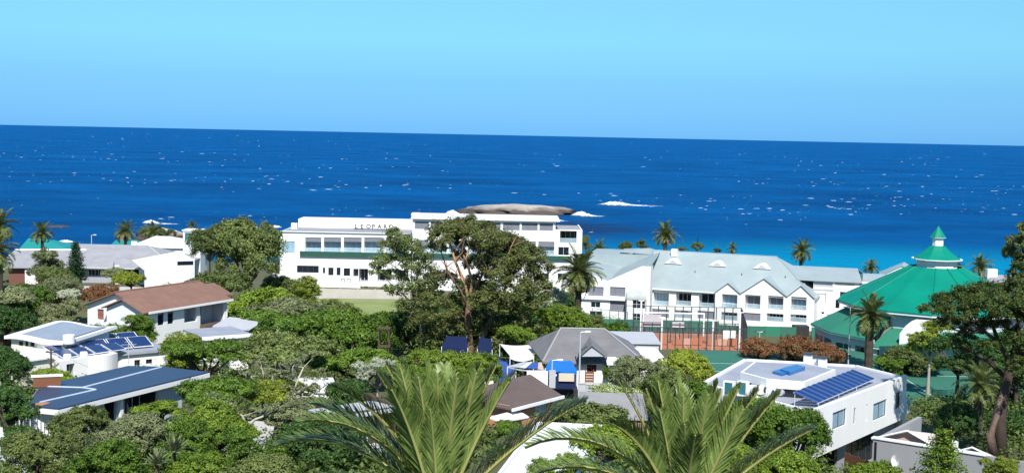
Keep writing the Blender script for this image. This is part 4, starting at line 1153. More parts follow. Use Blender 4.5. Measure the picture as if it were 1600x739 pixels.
# low flat roofed outbuilding beside it
zt = 19.6
q = [hz(a, b, zt) for a, b in ((318, 529), (388, 524), (372, 513), (300, 517))]
fr = Frame(q[0], q[1]); fr.A.z = 16.4
B = thing('outbuilding', 'small white flat roofed outbuilding below the terracotta roofed house', 'house', fr.A, fr.rz)
hh = zt - 16.4
wall(B, (0, 0), (fr.w, 0), -.5, hh, [('w', *fr.r(327, 532, 334, 542), dict(f=DGREY)), ('w', *fr.r(350, 531, 358, 541), dict(f=DGREY))], WHITE)
wall(B, (0, 5.5), (0, .25), -.5, hh, [('w', 2.0, hh - 1.6, 3.0, hh - .7, dict(f=DGREY))], WHITE); wall(B, (fr.w, .25), (fr.w, 5.5), -.5, hh, (), WHITE)
m = MB(); m.box(-.3, fr.w + .3, -.35, 5.8, hh + .002, hh + .22); m.build('roof', ROOFLAV, B)
m = MB(); m.box(-.32, fr.w + .32, -.5, -.36, hh - .12, hh + .26); m.build('fascia', PWHITE, B)
q0 = hz(372, 514, 19.0)
o = thing('carport', 'blue grey carport roof right of the terracotta roofed house', 'carport', (q0.x - 1.2, q0.y + 3, 16.2), R(-8))
m = MB(); m.slab([(-1.6, -2.5, 3.0), (2.8, -2.5, 2.7), (2.8, 3, 3.0), (-1.6, 3, 3.3)], .1); m.build('roof', LGREY, o)
for (x, y) in ((-1.4, -2.3), (2.6, -2.3), (-1.4, 2.8), (2.6, 2.8)):
    m = MB(); m.box(x - .06, x + .06, y - .06, y + .06, -.5, 2.75); m.build('post', DGREY, o)

# ------------------------------------------------------------------ cream houses with curved roofs and solar sheets, left
fr = Frame(at(18, 580, 121), at(104, 576, 119)); fr.A.z = 18.6
B = thing('cream_house', 'cream house with a gently curved blue grey roof at the left edge', 'house', fr.A, fr.rz)
H = fr.p(60, 530)[1]
ops = [('w', *fr.r(29, 533, 36, 540), dict(f=DGREY)), ('w', *fr.r(39, 533, 44, 541), dict(f=DGREY)), ('w', *fr.r(47, 534, 54, 541), dict(f=DGREY)), ('d', *fr.r(62, 561, 82, 578), dict(dep=1.2, m=CREAM, door=1, c=3, head=.1))]
wall(B, (0, 0), (fr.w, 0), -.6, H, ops, CREAM); wall(B, (fr.w, .25), (fr.w, 6.5), -.6, H, (), WHITE); wall(B, (0, 6.5), (0, .25), -.6, H, (), CREAM)
m = MB(); n = 10; x0_, x1_ = -.4, fr.w + .6
for i in range(n):
    a, b = i / n, (i + 1) / n
    za = H + .15 * math.sin(a * 6.28 + .4) + .1; zb = H + .15 * math.sin(b * 6.28 + .4) + .1
    m.slab([(x0_ + (x1_ - x0_) * a, -.5, za), (x0_ + (x1_ - x0_) * b, -.5, zb), (x0_ + (x1_ - x0_) * b, 7, zb + .45), (x0_ + (x1_ - x0_) * a, 7, za + .45)], .3)
m.build('roof', PWHITE, B)
m = MB()
for i in range(n):
    a, b = i / n, (i + 1) / n
    za = H + .15 * math.sin(a * 6.28 + .4) + .1; zb = H + .15 * math.sin(b * 6.28 + .4) + .1
    X = lambda t: .3 + (x1_ - x0_ - 1.4) * t
    m.slab([(X(a), .2, za + .06), (X(b), .2, zb + .06), (X(b), 6.4, zb + .45), (X(a), 6.4, za + .45)], .03)
m.build('roof_sheet', mat('blue_grey_roof', (.26, .31, .38), .6, .12, .6), B)
x0, z0, x1, z1 = fr.r(101, 522, 112, 535); m = MB(); m.tube([(x0 + .7, -.3, z0), (x0 + .7, -.3, z1)], .55, 14); m.build('water_tank', PWHITE, B)

fr = Frame(at(93, 596, 113), at(184, 588, 118)); fr.A.z = 18.3
B = thing('white_curved_house', 'white house with bowed wall and blue solar panels on the roof', 'house', fr.A, fr.rz)
H = fr.p(115, 561)[1]; H2 = fr.p(184, 551)[1]
wall(B, (0, 0), (3.0, 0), -.6, H, [('d', *fr.r(104, 568, 117, 590), dict(dep=.8, m=LGREY, door=1, c=2, head=.1))], WHITE)
n = 10; pr = None; m = MB(); cur = []
for i in range(n + 1):
    t = i / n; x = 3.0 + (fr.w - 3.0) * t; y = -.55 * math.sin(math.pi * t); cur.append((x, y))
for (a, b) in zip(cur, cur[1:]):
    m.prism([a, b, (b[0], b[1] + .25), (a[0], a[1] + .25)], -.6, H)
m.build('curved_wall', WHITE, B, smooth=False)
wall(B, (0, 7), (0, .25), -.6, H, [('w', 3.2, .8, 4.6, 2.2, dict(c=2))], CREAM); wall(B, (fr.w, .25), (fr.w, 7), -.6, H, (), WHITE)
m = MB(); m.prism([(.1, .1)] + [(a, b + .2) for a, b in cur] + [(fr.w - .1, 9), (.1, 7)], H - .4, H - .12); m.build('roof', PWHITE, B)
m = MB(); m.box(-3.6, -.01, .8, 5, -.6, H + .25); m.build('porch_block', CREAM, B)
m = MB(); m.box(-3.9, .2, .5, 5.2, H + .252, H + .4); m.build('porch_roof', PWHITE, B)
k = 0
for r_ in range(2):
    for c in range(4):
        x = 1.0 + c * 1.75 + r_ * .8; y = .9 + r_ * 2.6
        m = MB(); m.slab([(x, y, H + .05), (x + 1.6, y, H + .05), (x + 1.6 + .4, y + 2.3, H + .38), (x + .4, y + 2.3, H + .38)], .05); p_ = m.build('solar_panel', PWHITE, B)
        m = MB(); m.slab([(x + .06, y + .06, H + .075), (x + 1.54, y + .06, H + .075), (x + 1.92, y + 2.24, H + .40), (x + .46, y + 2.24, H + .40)], .01); m.build('cell_face', SOLAR, p_)
for (px_, py_) in ((131, 556), (105, 548)):
    x, z = fr.p(px_, py_, 1); m = MB(); m.tube([(x, 1, H - .12), (x, 1, H + .35)], [.45, .3], 10); m.build('roof_dome', PWHITE, B, smooth=True)
fr = Frame(at(185, 592, 120), at(262, 590, 123)); fr.A.z = 18.3
B = thing('white_solar_house', 'low white house with solar panels behind the navy roofed house', 'house', fr.A, fr.rz)
H = fr.p(220, 552)[1]
wall(B, (0, 0), (fr.w, 0), -.6, H, [('w', *fr.r(210, 562, 219, 571), dict(c=2, f=DGREY)), ('w', *fr.r(228, 561, 238, 568), dict(c=2, f=DGREY))], WHITE)
wall(B, (0, 8), (0, .25), -.6, H, (), WHITE); wall(B, (fr.w, .25), (fr.w, 8), -.6, H, (), WHITE)
m = MB(); m.box(-.2, fr.w + .2, -.3, 8.2, H + .002, H + .25); m.build('roof', ROOFLAV, B)
for c in range(3):
    x = -3.2 + c * 2.1; y = 1.6
    for r_ in range(2):
        y = 1.2 + 3.0 * r_
        m = MB(); m.slab([(x + 1, y, H + .45), (x + 2.95, y, H + .45), (x + 3.2, y + 2.6, H + 1.05), (x + 1.25, y + 2.6, H + 1.05)], .05); p_ = m.build('solar_panel', PWHITE, B)
        m = MB(); m.slab([(x + 1.07, y + .07, H + .48), (x + 2.88, y + .07, H + .48), (x + 3.1, y + 2.5, H + 1.05), (x + 1.3, y + 2.5, H + 1.05)], .01); m.build('cell_face', SOLAR, p_)
p = at(201, 592, 118)
o = thing('television_mast', 'thin television aerial mast standing behind the navy roof', 'aerial', (p.x, p.y, 20.0))
h = at(201, 534, 118).z - 20
m = MB(); m.tube([(0, 0, 0), (0, 0, h)], .035, 6); m.build('pole', LGREY, o)
m = MB(); m.tube([(-.7, 0, h - .3), (.75, 0, h - .2)], .02, 4); m.tube([(-.35, 0, h - .02), (.4, 0, h)], .02, 4)
for k in range(6): m.tube([(-.6 + k * .24, -.25, h - .28), (-.6 + k * .24, .25, h - .28)], .012, 4)
m.build('aerial', LGREY, o)

# ------------------------------------------------------------------ house with the navy sheet roof, lower left
ZN = 23.2
cA, cC, cE = hz(92, 640, ZN), hz(327, 583, ZN), hz(200, 572, ZN)
fr = Frame(cA, cC); fr.A.z = 18.4
B = thing('navy_roof_house', 'house with a big navy sheet roof and white fascia, lower left', 'house', fr.A, fr.rz)
lo = lambda p: ((Vector((p.x - fr.A.x, p.y - fr.A.y, 0))).dot(fr.d), (Vector((p.x - fr.A.x, p.y - fr.A.y, 0))).dot(fr.n))
z = ZN - 18.4
rp_ = [lo(hz(a, b, ZN)) for a, b in ((92, 638), (325, 581), (252, 572.5), (200, 571.5), (62, 603), (42, 633))]
m = MB(); m.prism(rp_, z - .10, z + .02); m.build('roof', NAVY, B)
c_ = (sum(p[0] for p in rp_) / 6, sum(p[1] for p in rp_) / 6)
def seam(pts, w=.07):
    q = [Vector((*lo(hz(a, b, ZN)), z + .03)) for a, b in pts]
    m = MB(); m.tube(q, w, 4); m.build('roof_seam', mat('pale_blue_flashing', (.42, .50, .62), .5), B)
seam([(252, 574), (128, 606)]); seam([(128, 606), (150, 609)]); seam([(150, 609), (62, 629)]); seam([(64, 604), (128, 606)])
rb = [(c_[0] + (p[0] - c_[0]) * 1.02, c_[1] + (p[1] - c_[1]) * 1.02) for p in rp_]
m = MB(); m.prism(rb, z - .42, z - .102); m.build('fascia', PWHITE, B)
wy = 1.0
L = fr.w
BLUEWALL = mat('pale_blue_grey_panel', (.50, .55, .62), .6, .1, .8)
gl = dict(dep=1.2, m=DARKIN, door=1, c=3, head=.1)
fw_ = Frame(fr.world(1.2, wy, 0), fr.world(L - 2.0, wy, 0))
def r2(*a): return fw_.r(*a)
ops = [('d', *r2(122, 632, 133, 660), dict(gl)), ('d', *r2(163, 622, 182, 660), dict(gl)), ('d', *r2(190, 610, 247, 660), dict(dep=1.6, m=DARKIN, door=1, c=4, head=.05))]
wall(B, (1.2, wy), (L - 2.0, wy), -.5, z - .45, ops, BLUEWALL)
wall(B, (L - 2.0, wy + .25), (L - 2.0, 6), -.5, z - .45, (), BLUEWALL)
wall(B, (1.2, 7), (1.2, wy + .25), -.5, z - .45, (), WHITE)
x0, z0, x1, z1 = r2(183.5, 615, 188, 660)
m = MB(); m.box(x0 + 1.2, x1 + 1.2, wy - .3, wy - .01, -.5, z - .43); m.build('column', PWHITE, B)
p0, p1 = lo(hz(52, 612, 22.9)), lo(hz(95, 610, 22.9))
m = MB(); M, Lw = wallM(p0, p1); m.box(0, Lw, 0, .12, z + .03, z + .75); m.build('brown_upstand', WOOD, B, M=M)
m = MB(); m.box(-.15, Lw + .15, -.06, .2, z + .752, z + .9); m.build('upstand_coping', PWHITE, B, M=M)
q = [lo(hz(a, b, ZN)) for a, b in ((50, 632.5), (66, 634), (79, 630), (66, 628.5))]
m = MB(); m.prism(q, z + .022, z + .06); m.build('roof_hatch', mat('faded_orange_sheet', (.42, .21, .13), .7), B)
# white slatted screen wall below the left end of that roof
f2 = Frame(at(8, 690, 84.5), at(132, 690, 85.8)); f2.A.z = 18.0
o = thing('slatted_screen', 'white vertical slat screen below the navy roof at left', 'screen', f2.A, f2.rz)
n = 22
for k in range(n):
    x = f2.w * k / n; px_ = 8 + 124 * (k + .5) / n
    h = f2.p(px_, 637 if px_ > 40 else 637 + (40 - px_) * 1.0)[1]
    m = MB(); m.box(x + .012, x + f2.w / n - .05, 0, .06, 0, h); m.build('slat', PWHITE, o)
m = MB(); m.box(0, f2.w, .065, .12, .5, .62); m.box(0, f2.w, .065, .12, 1.7, 1.82); m.build('rail', LGREY, o)

# ------------------------------------------------------------------ low grey roofed school buildings, far left
fr = Frame(at(118, 445, 240), at(272, 447, 240)); fr.A.z = 12.4
B = thing('grey_roof_building', 'long low building with a weathered grey roof, far left', 'building', fr.A, fr.rz)
H = fr.p(190, 414)[1]
ops = [('d', *fr.r(122, 417, 131, 434), dict(dep=1, m=WOOD)), ('w', *fr.r(138, 421, 164, 431), dict(c=5)), ('d', *fr.r(190, 417, 217, 432), dict(dep=3, m=DARKIN)), ('d', *fr.r(132, 417, 180, 420.5), dict(dep=.5, m=DARKIN))]  # the long dark slot below the roof edge stands for eave shade
wall(B, (0, 0), (fr.w, 0), -.6, H, ops, mat('eave_shade_render', (.36, .36, .40), .8))  # front wall colour darkened for the shade under the eave
for (a, b) in ((181, 189), (220, 228)):
    x0, z0, x1, z1 = fr.r(a, 415, b, 433); m = MB(); m.box(x0, x1, -1.1, -.7, -.6, H); m.build('pier', WHITE, B)
zr = fr.p(170, 382, 9)[1]; xl_ = fr.p(122, 384, 9)[0]; xr_ = fr.p(230, 381, 9)[0]
m = MB(); m.slab([(-.8, -1.4, H - .35), (fr.w + .6, -1.4, H - .05), (xr_, 9, zr), (xl_, 9, zr)], .2); m.slab([(fr.w + .6, -1.4, H - .05), (fr.w + 1, 16, H), (xr_, 9, zr)], .2); m.slab([(xl_, 9, zr), (xr_, 9, zr), (fr.w + 1, 18, H), (-.8, 18, H)], .2)
m.build('roof', GREYROOF, B)
m = MB(); m.tube([(xr_, 9, zr + .05), (fr.w + .5, -1.3, H + .02)], .16, 5); m.build('hip_flashing', LGREY, B)
m = MB(); m.box(-.8, fr.w + .6, -1.55, -1.41, H - .65, H - .3); m.build('gutter', LGREY, B)
wall(B, (fr.w, .25), (fr.w, 14), -.6, H, (), WHITE)
fr = Frame(at(14, 446, 236), at(116, 447, 238)); fr.A.z = 12.4
B = thing('brick_wing', 'lower brick wing with plain grey roof beside the left edge palm', 'building', fr.A, fr.rz)
H = fr.p(60, 415)[1]
wall(B, (0, 0), (fr.w, 0), -.6, H, [('d', *fr.r(64, 420, 80, 440), dict(dep=1, m=DARKIN)), ('w', *fr.r(90, 420, 108, 432), dict(c=3))], mat('dark_red_brick', (.18, .075, .055), .85, .2, 2), )
x0, z0, x1, z1 = fr.r(40, 420, 60, 446); m = MB(); m.box(x0, x1, -.6, -.01, -.6, z1); m.build('white_panel', WHITE, B)
zr = fr.p(80, 391, 8)[1]
m = MB(); m.slab([(-2.5, -1, H - .2), (fr.w + 1, -1, H - .2), (fr.w + 1, 8, zr), (-.5, 8, zr)], .2); m.slab([(-.5, 8, zr), (fr.w + 1, 8, zr), (fr.w + 1, 16, H), (-2, 16, H)], .2); m.build('roof', GREYROOF, B)
m = MB(); m.tube([(-.5, 8, zr + .05), (fr.w + 1, 8, zr + .05)], .2, 5); m.build('ridge_cap', PWHITE, B)
m = MB(); x0 = fr.p(14, 420)[0]; m.box(-2.6, -.4, -1.2, -1.02, H - .6, H - .1); m.build('gutter', PWHITE, B)
# white gabled hall and glazed lookout beyond
fr = Frame(at(226, 443, 226), at(304, 445, 230)); fr.A.z = 12.2
B = thing('white_hall', 'plain white hall with sloping white parapet beside the grey roof', 'building', fr.A, fr.rz)
pts = [(0, -.6), (fr.w, -.6), (fr.w, fr.p(303, 404)[1]), (fr.p(290, 405)[0], fr.p(290, 405)[1]), (0, fr.p(228, 420)[1])]
m = MB(); m.xz(pts, 0, .3); m.build('wall', WHITE, B)
x0, z0, x1, z1 = fr.r(277, 408, 302, 414); m = MB(); m.box(x0, x1, -.05, -.004, z0, z1); m.build('window', GLASS, B)
m = MB(); m.slab([(0, .3, fr.p(228, 420)[1] - .2), (fr.w, .3, fr.p(303, 404)[1] - .3), (fr.w, 12, fr.p(303, 404)[1] + .3), (0, 12, fr.p(228, 420)[1] + .4)], .2); m.build('roof', PWHITE, B)
fr = Frame(at(205, 405, 262), at(302, 407, 262)); fr.A.z = 9.5
B = thing('white_villa', 'white villa with a pale hipped roof above the grey roofs, left', 'house', fr.A, fr.rz)
H = fr.p(250, 386)[1]; xp, zp = fr.p(254, 369, 6)
wall(B, (0, 0), (fr.w, 0), 0, H, (), WHITE); wall(B, (0, 12), (0, .25), 0, H, (), WHITE); wall(B, (fr.w, .25), (fr.w, 12), 0, H, (), WHITE)
m = MB(); m.slab([(-.5, -.5, H), (fr.w + .5, -.5, H), (xp + 1.5, 6, zp), (xp - 1.5, 6, zp)], .15); m.slab([(-.5, 12.5, H), (-.5, -.5, H), (xp - 1.5, 6, zp)], .15); m.slab([(fr.w + .5, -.5, H), (fr.w + .5, 12.5, H), (xp + 1.5, 6, zp)], .15); m.build('roof', PWHITE, B)
x0, z0, x1, z1 = fr.r(206, 377, 214, 387); m = MB(); m.box(x0, x1, -.4, .2, z0 - 1, z1); m.build('chimney', PWHITE, B)
fr = Frame(at(286, 400, 256), at(313, 400, 256)); fr.A.z = 9.5
B = thing('glazed_lookout', 'small white framed glass lookout box left of the round tree', 'building', fr.A, fr.rz)
zt = fr.p(300, 361)[1]; zb = fr.p(300, 385)[1]
wall(B, (0, 0), (fr.w, 0), 0, zt, [('w', *fr.r(287.5, 363, 297, 384), dict(p=TGLASS, fw=.14)), ('w', *fr.r(300, 363, 311.5, 384), dict(p=TGLASS, fw=.14))], WHITE)
M, _ = wallM((0, 0), (fr.w, 0)); a = fr.p(288, 384); b = fr.p(297, 363); m = MB(); m.tube([(a[0], .06, a[1]), (b[0], .06, b[1])], .09, 4); m.build('brace', PWHITE, B)
wall(B, (0, 4), (0, .25), 0, zt, (), WHITE); wall(B, (fr.w, .25), (fr.w, 4), 0, zt, (), WHITE)
m = MB(); m.box(-.2, fr.w + .2, -.2, 4.2, zt + .002, zt + .2); m.build('roof', PWHITE, B)
for (lab, a, b, yt, yb, D, xp) in (('teal hipped roof building near the left edge palm', 28, 116, 372.5, 392, 285, 58), ('teal roofed building behind the long grey roof, left', 168, 214, 374, 388, 285, 196)):
    fr = Frame(at(a, yb, D), at(b, yb + 1, D)); zb = fr.A.z; fr.A.z = 8.2; H = zb - 8.2
    B = thing('teal_roof_building', lab, 'building', fr.A, fr.rz)
    wall(B, (.4, 0), (fr.w - .4, 0), 0, H, (), WHITE)
    x, z = fr.p(xp, yt, 6)
    m = MB(); m.slab([(0, -.5, H), (fr.w, -.5, H), (x + 2.2, 6, z), (x - 2.0, 6, z)], .15); m.slab([(0, 12, H), (0, -.5, H), (x - 2.0, 6, z)], .15); m.slab([(fr.w, -.5, H), (fr.w, 12, H), (x + 2.2, 6, z)], .15); m.build('roof', TEALROOF, B)
q = at(118, 446, 232)
m = MB(); m.prism([(q.x - .5, 222), (q.x + 12, 221), (q.x + 16, 234), (q.x + 1, 234)], 12.3, 12.72); tagp(m.build('driveway', CONC), 'pale paved forecourt of the grey roofed building', 'driveway', kind='structure')

# ------------------------------------------------------------------ grey tiled bungalow, centre
fr = Frame(at(860, 604, 121), at(998, 607, 121)); fr.A.z = 17.3
B = thing('grey_bungalow', 'white bungalow with grey tiled hipped roof right of the blue awnings', 'house', fr.A, fr.rz)
H = fr.p(930, 563)[1]
ops = [('w', *fr.r(917, 567, 932, 581), dict(c=2, r=2, f=mat('red_window_frame', (.25, .07, .05), .6))), ('w', *fr.r(946, 565, 952, 577), {}), ('w', *fr.r(963, 565, 971, 577), {}), ('d', *fr.r(870, 572, 900, 598), dict(dep=2, m=LGREY, door=1, c=3))]
wall(B, (0, 0), (fr.w, 0), -.5, H, ops, WHITE); wall(B, (0, 9), (0, .25), -.5, H, (), WHITE); wall(B, (fr.w, .25), (fr.w, 9), -.5, H, (), WHITE)
x1_, z1_ = fr.p(876, 513, 5.5); x2_, _ = fr.p(945, 513, 5.5)
el_ = fr.p(826, 541, 9)[0]
m = MB()
m.slab([(-.8, -.6, H - .15), (fr.w + .6, -.6, H - .15), (x2_, 5.5, z1_), (x1_, 5.5, z1_)], .14)
m.slab([(el_, 9, H + .1), (-.8, -.6, H - .15), (x1_, 5.5, z1_)], .14)
m.slab([(fr.w + .6, -.6, H - .15), (fr.w + .6, 11, H - .15), (x2_, 5.5, z1_)], .14)
m.slab([(x1_, 5.5, z1_), (x2_, 5.5, z1_), (fr.w + .6, 11.5, H - .15), (el_, 11, H - .1)], .14)
m.build('roof', SLATE, B)
m = MB(); m.tube([(-.8, -.6, H - .1), (x1_, 5.5, z1_ + .04), (x2_, 5.5, z1_ + .04), (fr.w + .6, -.6, H - .1)], .10, 5); m.build('ridge_cap', mat('pale_grey_ridge', (.34, .34, .35), .8), B)
# front gable over the porch
a = fr.p(904, 556, -1.4); p = fr.p(925, 538, -1.4); b = fr.p(950, 556, -1.4)
m = MB(); m.xz([(a[0] + .2, a[1] - .05), (b[0] - .2, b[1] - .05), (p[0], p[1] - .2)], -1.4, -1.25); m.build('porch_gable', LGREY, B)
m = MB(); m.slab([(a[0], -1.6, a[1]), (p[0], -1.6, p[1]), (p[0], 2.4, p[1] + .1), (a[0], -.3, a[1] + .1)], .1); m.slab([(p[0], -1.6, p[1]), (b[0], -1.6, b[1]), (b[0], -.3, b[1] + .1), (p[0], 2.4, p[1] + .1)], .1); m.build('porch_roof', SLATE, B)
x0, z0, x1, z1 = fr.r(946, 556, 998, 563)
m = MB(); m.slab([(x0, -2.2, z0), (x1 + .5, -2.2, z0), (x1 + .5, -.62, z1), (x0, -.62, z1)], .08); m.build('verandah_roof', PWHITE, B)
for x in (x0 + .2, x1 + .2): 
    m = MB(); m.box(x - .06, x + .06, -2.1, -1.98, -.5, z0 - .09); m.build('verandah_post', PWHITE, B)
# sheds to the right of it
fr = Frame(at(958, 585, 131), at(1028, 586, 131)); fr.A.z = 15.8
B = thing('flat_roof_shed', 'pale green flat roofed shed right of the grey tiled roof', 'shed', fr.A, fr.rz)
H = fr.p(1000, 537)[1]
wall(B, (0, 0), (fr.w, 0), -.5, H, (), mat('pale_green_render', (.50, .56, .52), .8)); wall(B, (fr.w, .25), (fr.w, 7), -.5, H, (), WHITE)
m = MB(); m.box(-.2, fr.w + .15, -.2, 7, H + .002, H + .2); m.build('roof', LGREY, B)
fr = Frame(at(985, 592, 124), at(1050, 592, 124)); fr.A.z = 16.2
B = thing('white_lean_to', 'white sheet lean-to roof between bungalow and clay court', 'shed', fr.A, fr.rz)
H = fr.p(1015, 569)[1]; 
m = MB(); m.slab([(-.3, 0, H - .3), (fr.w, 0, H - .1), (fr.w - 1.2, 4.5, H + .9), (-.2, 4.5, H + .9)], .08); m.build('roof', PWHITE, B)
wall(B, (0, .3), (fr.w - .3, .3), -.5, H - .5, [('w', .6, .6, 1.5, 1.5, {})], WHITE)
m = MB(); m.box(fr.w - .1, fr.w, .3, 4.3, -.5, H - .3); m.build('side_wall', WHITE, B)

# ------------------------------------------------------------------ blue awnings and stalls
def awning(name, label, pts, z, drop, m_, posts=True, sag=.18, cat='awning', strips=None, valance=True):
    q = [hz(a, b, z) for a, b in pts]
    c = sum(q, Vector()) / len(q); base = G(c.x, c.y)
    o = thing(name, label, cat, (c.x, c.y, base))
    q = [p - Vector((c.x, c.y, base)) for p in q]
    n = 6
    if len(strips or ()) < 2:
        mb = MB()
        for i in range(n):
            for j in range(n):
                f = lambda u, v: (q[0].lerp(q[1], u)).lerp(q[3].lerp(q[2], u), v) - Vector((0, 0, sag * 4 * u * (1 - u) * (1 - v * .5)))
                mb.face([f(i / n, j / n), f((i + 1) / n, j / n), f((i + 1) / n, (j + 1) / n), f(i / n, (j + 1) / n)])
        mb.build('canopy', m_, o, smooth=True)
    else:
        for k, sm in enumerate(strips):
            mb = MB(); u0, u1 = k / len(strips), (k + 1) / len(strips)
            f = lambda u, v: (q[0].lerp(q[1], u)).lerp(q[3].lerp(q[2], u), v)
            mb.slab([f(u0, 0), f(u1, 0), f(u1, 1), f(u0, 1)], .03); mb.build('canopy_strip', sm, o)
    if valance:
        mb = MB(); n2 = 10
        for i in range(n2):
            a = q[0].lerp(q[1], i / n2) - Vector((0, 0, sag * 4 * (i / n2) * (1 - i / n2))); b = q[0].lerp(q[1], (i + 1) / n2) - Vector((0, 0, sag * 4 * ((i + 1) / n2) * (1 - (i + 1) / n2)))
            mb.face([a, b, b - Vector((0, 0, drop)), a - Vector((0, 0, drop))])
        mb.build('valance', m_, o)
    if posts:
        for p in q:
            mb = MB(); mb.tube([(p.x, p.y, -.3), (p.x, p.y, p.z)], .045, 5); mb.build('post', PWHITE, o)
    return o
awning('shade_awning', 'bright blue canvas awning beside the grey tiled bungalow', ((852, 575), (902, 579), (893, 563), (861, 561)), 21.0, .3, BLUETARP)
awning('shade_awning', 'grey, blue and peach striped awning left of the bright blue one', ((793, 572), (850, 577), (846, 566), (818, 565)), 21.0, .12, LGREY, strips=(LGREY, LGREY, PWHITE, mat('mid_blue_canvas', (.04, .10, .36), .7), mat('mid_blue_canvas', (.04, .10, .36), .7), PEACH))
awning('tarpaulin', 'dark blue tarpaulin roof left of the big tree trunk', ((690, 541), (731, 543), (729, 525), (698, 524)), 19.2, 2.2, NAVYTARP, sag=.1, cat='tarpaulin')
awning('tarpaulin', 'dark blue tarpaulin roof right of the big tree trunk', ((746, 545), (769, 546), (768, 529), (750, 526)), 19.2, 2.2, NAVYTARP, sag=.1, cat='tarpaulin')
awning('tarpaulin', 'long navy tarpaulin above the round hedge', ((725, 565), (792, 571), (780, 556), (720, 548)), 18.9, .8, NAVYTARP, sag=.25, cat='tarpaulin', posts=True)
awning('tarpaulin', 'small blue tarpaulin corner below the white sheet roof', ((768, 578), (806, 580), (800, 565), (775, 562)), 19.2, .9, mat('mid_blue_canvas', (.04, .10, .36), .7), sag=.12, cat='tarpaulin')
awning('sheet_roof', 'creased white sheet roof left of the grey tiled roof', ((797, 556), (834, 556), (829, 538), (781, 537)), 20.2, .25, PWHITE, sag=.3, cat='roof')
fr = Frame(at(824, 606, 110), at(904, 609, 110)); fr.A.z = 17.9
B = thing('market_stall', 'white boarded kiosk under the blue awnings', 'kiosk', fr.A, fr.rz)
for (a, b, c, d, m_, nm) in ((823, 580, 856, 603, PWHITE, 'board'), (858, 579, 868, 606, LGREY, 'pillar'), (869, 588, 899, 607, NAVYTARP, 'counter'), (873, 583, 897, 595, mat('cream_board', (.62, .55, .42), .7), 'menu_board')):
    x0, z0, x1, z1 = fr.r(a, b, c, d); dd = .1 if nm != 'menu_board' else .0
    m = MB(); m.box(x0, x1, -.15 + (0 if nm == 'menu_board' else .2), .05 + (-.02 if nm == 'menu_board' else .3), z0, z1); m.build(nm, m_, B)
m = MB(); m.box(0, fr.w, 1.0, 3.2, -.4, 1.9); m.build('cabin', DARKIN, B)
fr = Frame(at(913, 606, 112), at(952, 607, 112)); fr.A.z = 17.6
B = thing('garden_bench', 'red brown slatted garden bench in front of the white bungalow', 'bench', fr.A, fr.rz)
x0, z0, x1, z1 = fr.r(914, 577, 928, 600)
for k in range(4):
    m = MB(); m.box(x0, x1, .02, .06, z0 + .2 + k * .24, z0 + .38 + k * .24); m.build('slat', WOOD, B)
m = MB(); m.box(x0, x1, -.5, 0, z0 + .12, z0 + .18); m.build('seat', WOOD, B)
for x in (x0, x1 - .08):
    m = MB(); m.box(x, x + .08, .065, .13, -.3, z1); m.box(x, x + .08, -.5, -.42, -.3, z0 + .115); m.build('leg', WOOD, B)
fr = Frame(at(903, 617, 108), at(940, 619, 108)); fr.A.z = 17.6
B = thing('planter_wall', 'low pale grey planter wall in front of the bench', 'wall', fr.A, fr.rz)
h = fr.p(920, 600)[1]
for k in range(3):
    m = MB(); m.box(fr.w * k / 3 + .01, fr.w * (k + 1) / 3 - .01, 0, .3, 0, h - .1 * k); m.build('block', LGREY, B)
m = MB(); m.box(-.05, fr.w + .05, -.05, .35, h + .002, h + .08); m.build('coping', CONC, B)

# ------------------------------------------------------------------ brick cottage and roofs in the middle foreground
fr = Frame(at(795, 668, 83), at(864, 668, 87)); fr.A.z = 22.5
B = thing('brick_cottage', 'small orange brick cottage with brown roof behind the palm fronds', 'house', fr.A, fr.rz)
H = fr.p(864, 616)[1]; 
ops = [('w', *fr.r(836.5, 620, 855, 645), dict(c=2, p=BGLASS, fw=.09)), ('w', *fr.r(806, 630, 816, 652), dict(fw=.09, p=BGLASS))]
wall(B, (0, 0), (fr.w, 0), -.6, H, ops, BRICK); wall(B, (fr.w, .25), (fr.w, 5), -.6, H, (), BRICK); wall(B, (0, 5), (0, .25), -.6, H, (), BRICK)
xp, zp = fr.p(822, 586, 2.6)
m = MB(); m.slab([(-.4, -.5, H - .1), (fr.w + .4, -.5, H - .1), (xp + .5, 2.6, zp), (xp - .5, 2.6, zp)], .1); m.slab([(fr.w + .4, -.5, H - .1), (fr.w + .4, 5.5, H - .1), (xp + .5, 2.6, zp)], .1); m.slab([(-.4, 5.5, H - .1), (-.4, -.5, H - .1), (xp - .5, 2.6, zp)], .1); m.slab([(xp - .5, 2.6, zp), (xp + .5, 2.6, zp), (fr.w + .4, 5.5, H - .1), (-.4, 5.5, H - .1)], .1); m.build('roof', BROWNROOF, B)
m = MB(); m.box(-.4, fr.w + .42, -.62, -.505, H - .26, H - .06); m.build('fascia', PWHITE, B)
m = MB(); m.slab([(-2.2, -1.0, H - .55), (.9, -1.0, H - .75), (.9, -.02, H - .4), (-2.2, -.02, H - .4)], .08); m.build('porch_roof', PWHITE, B)
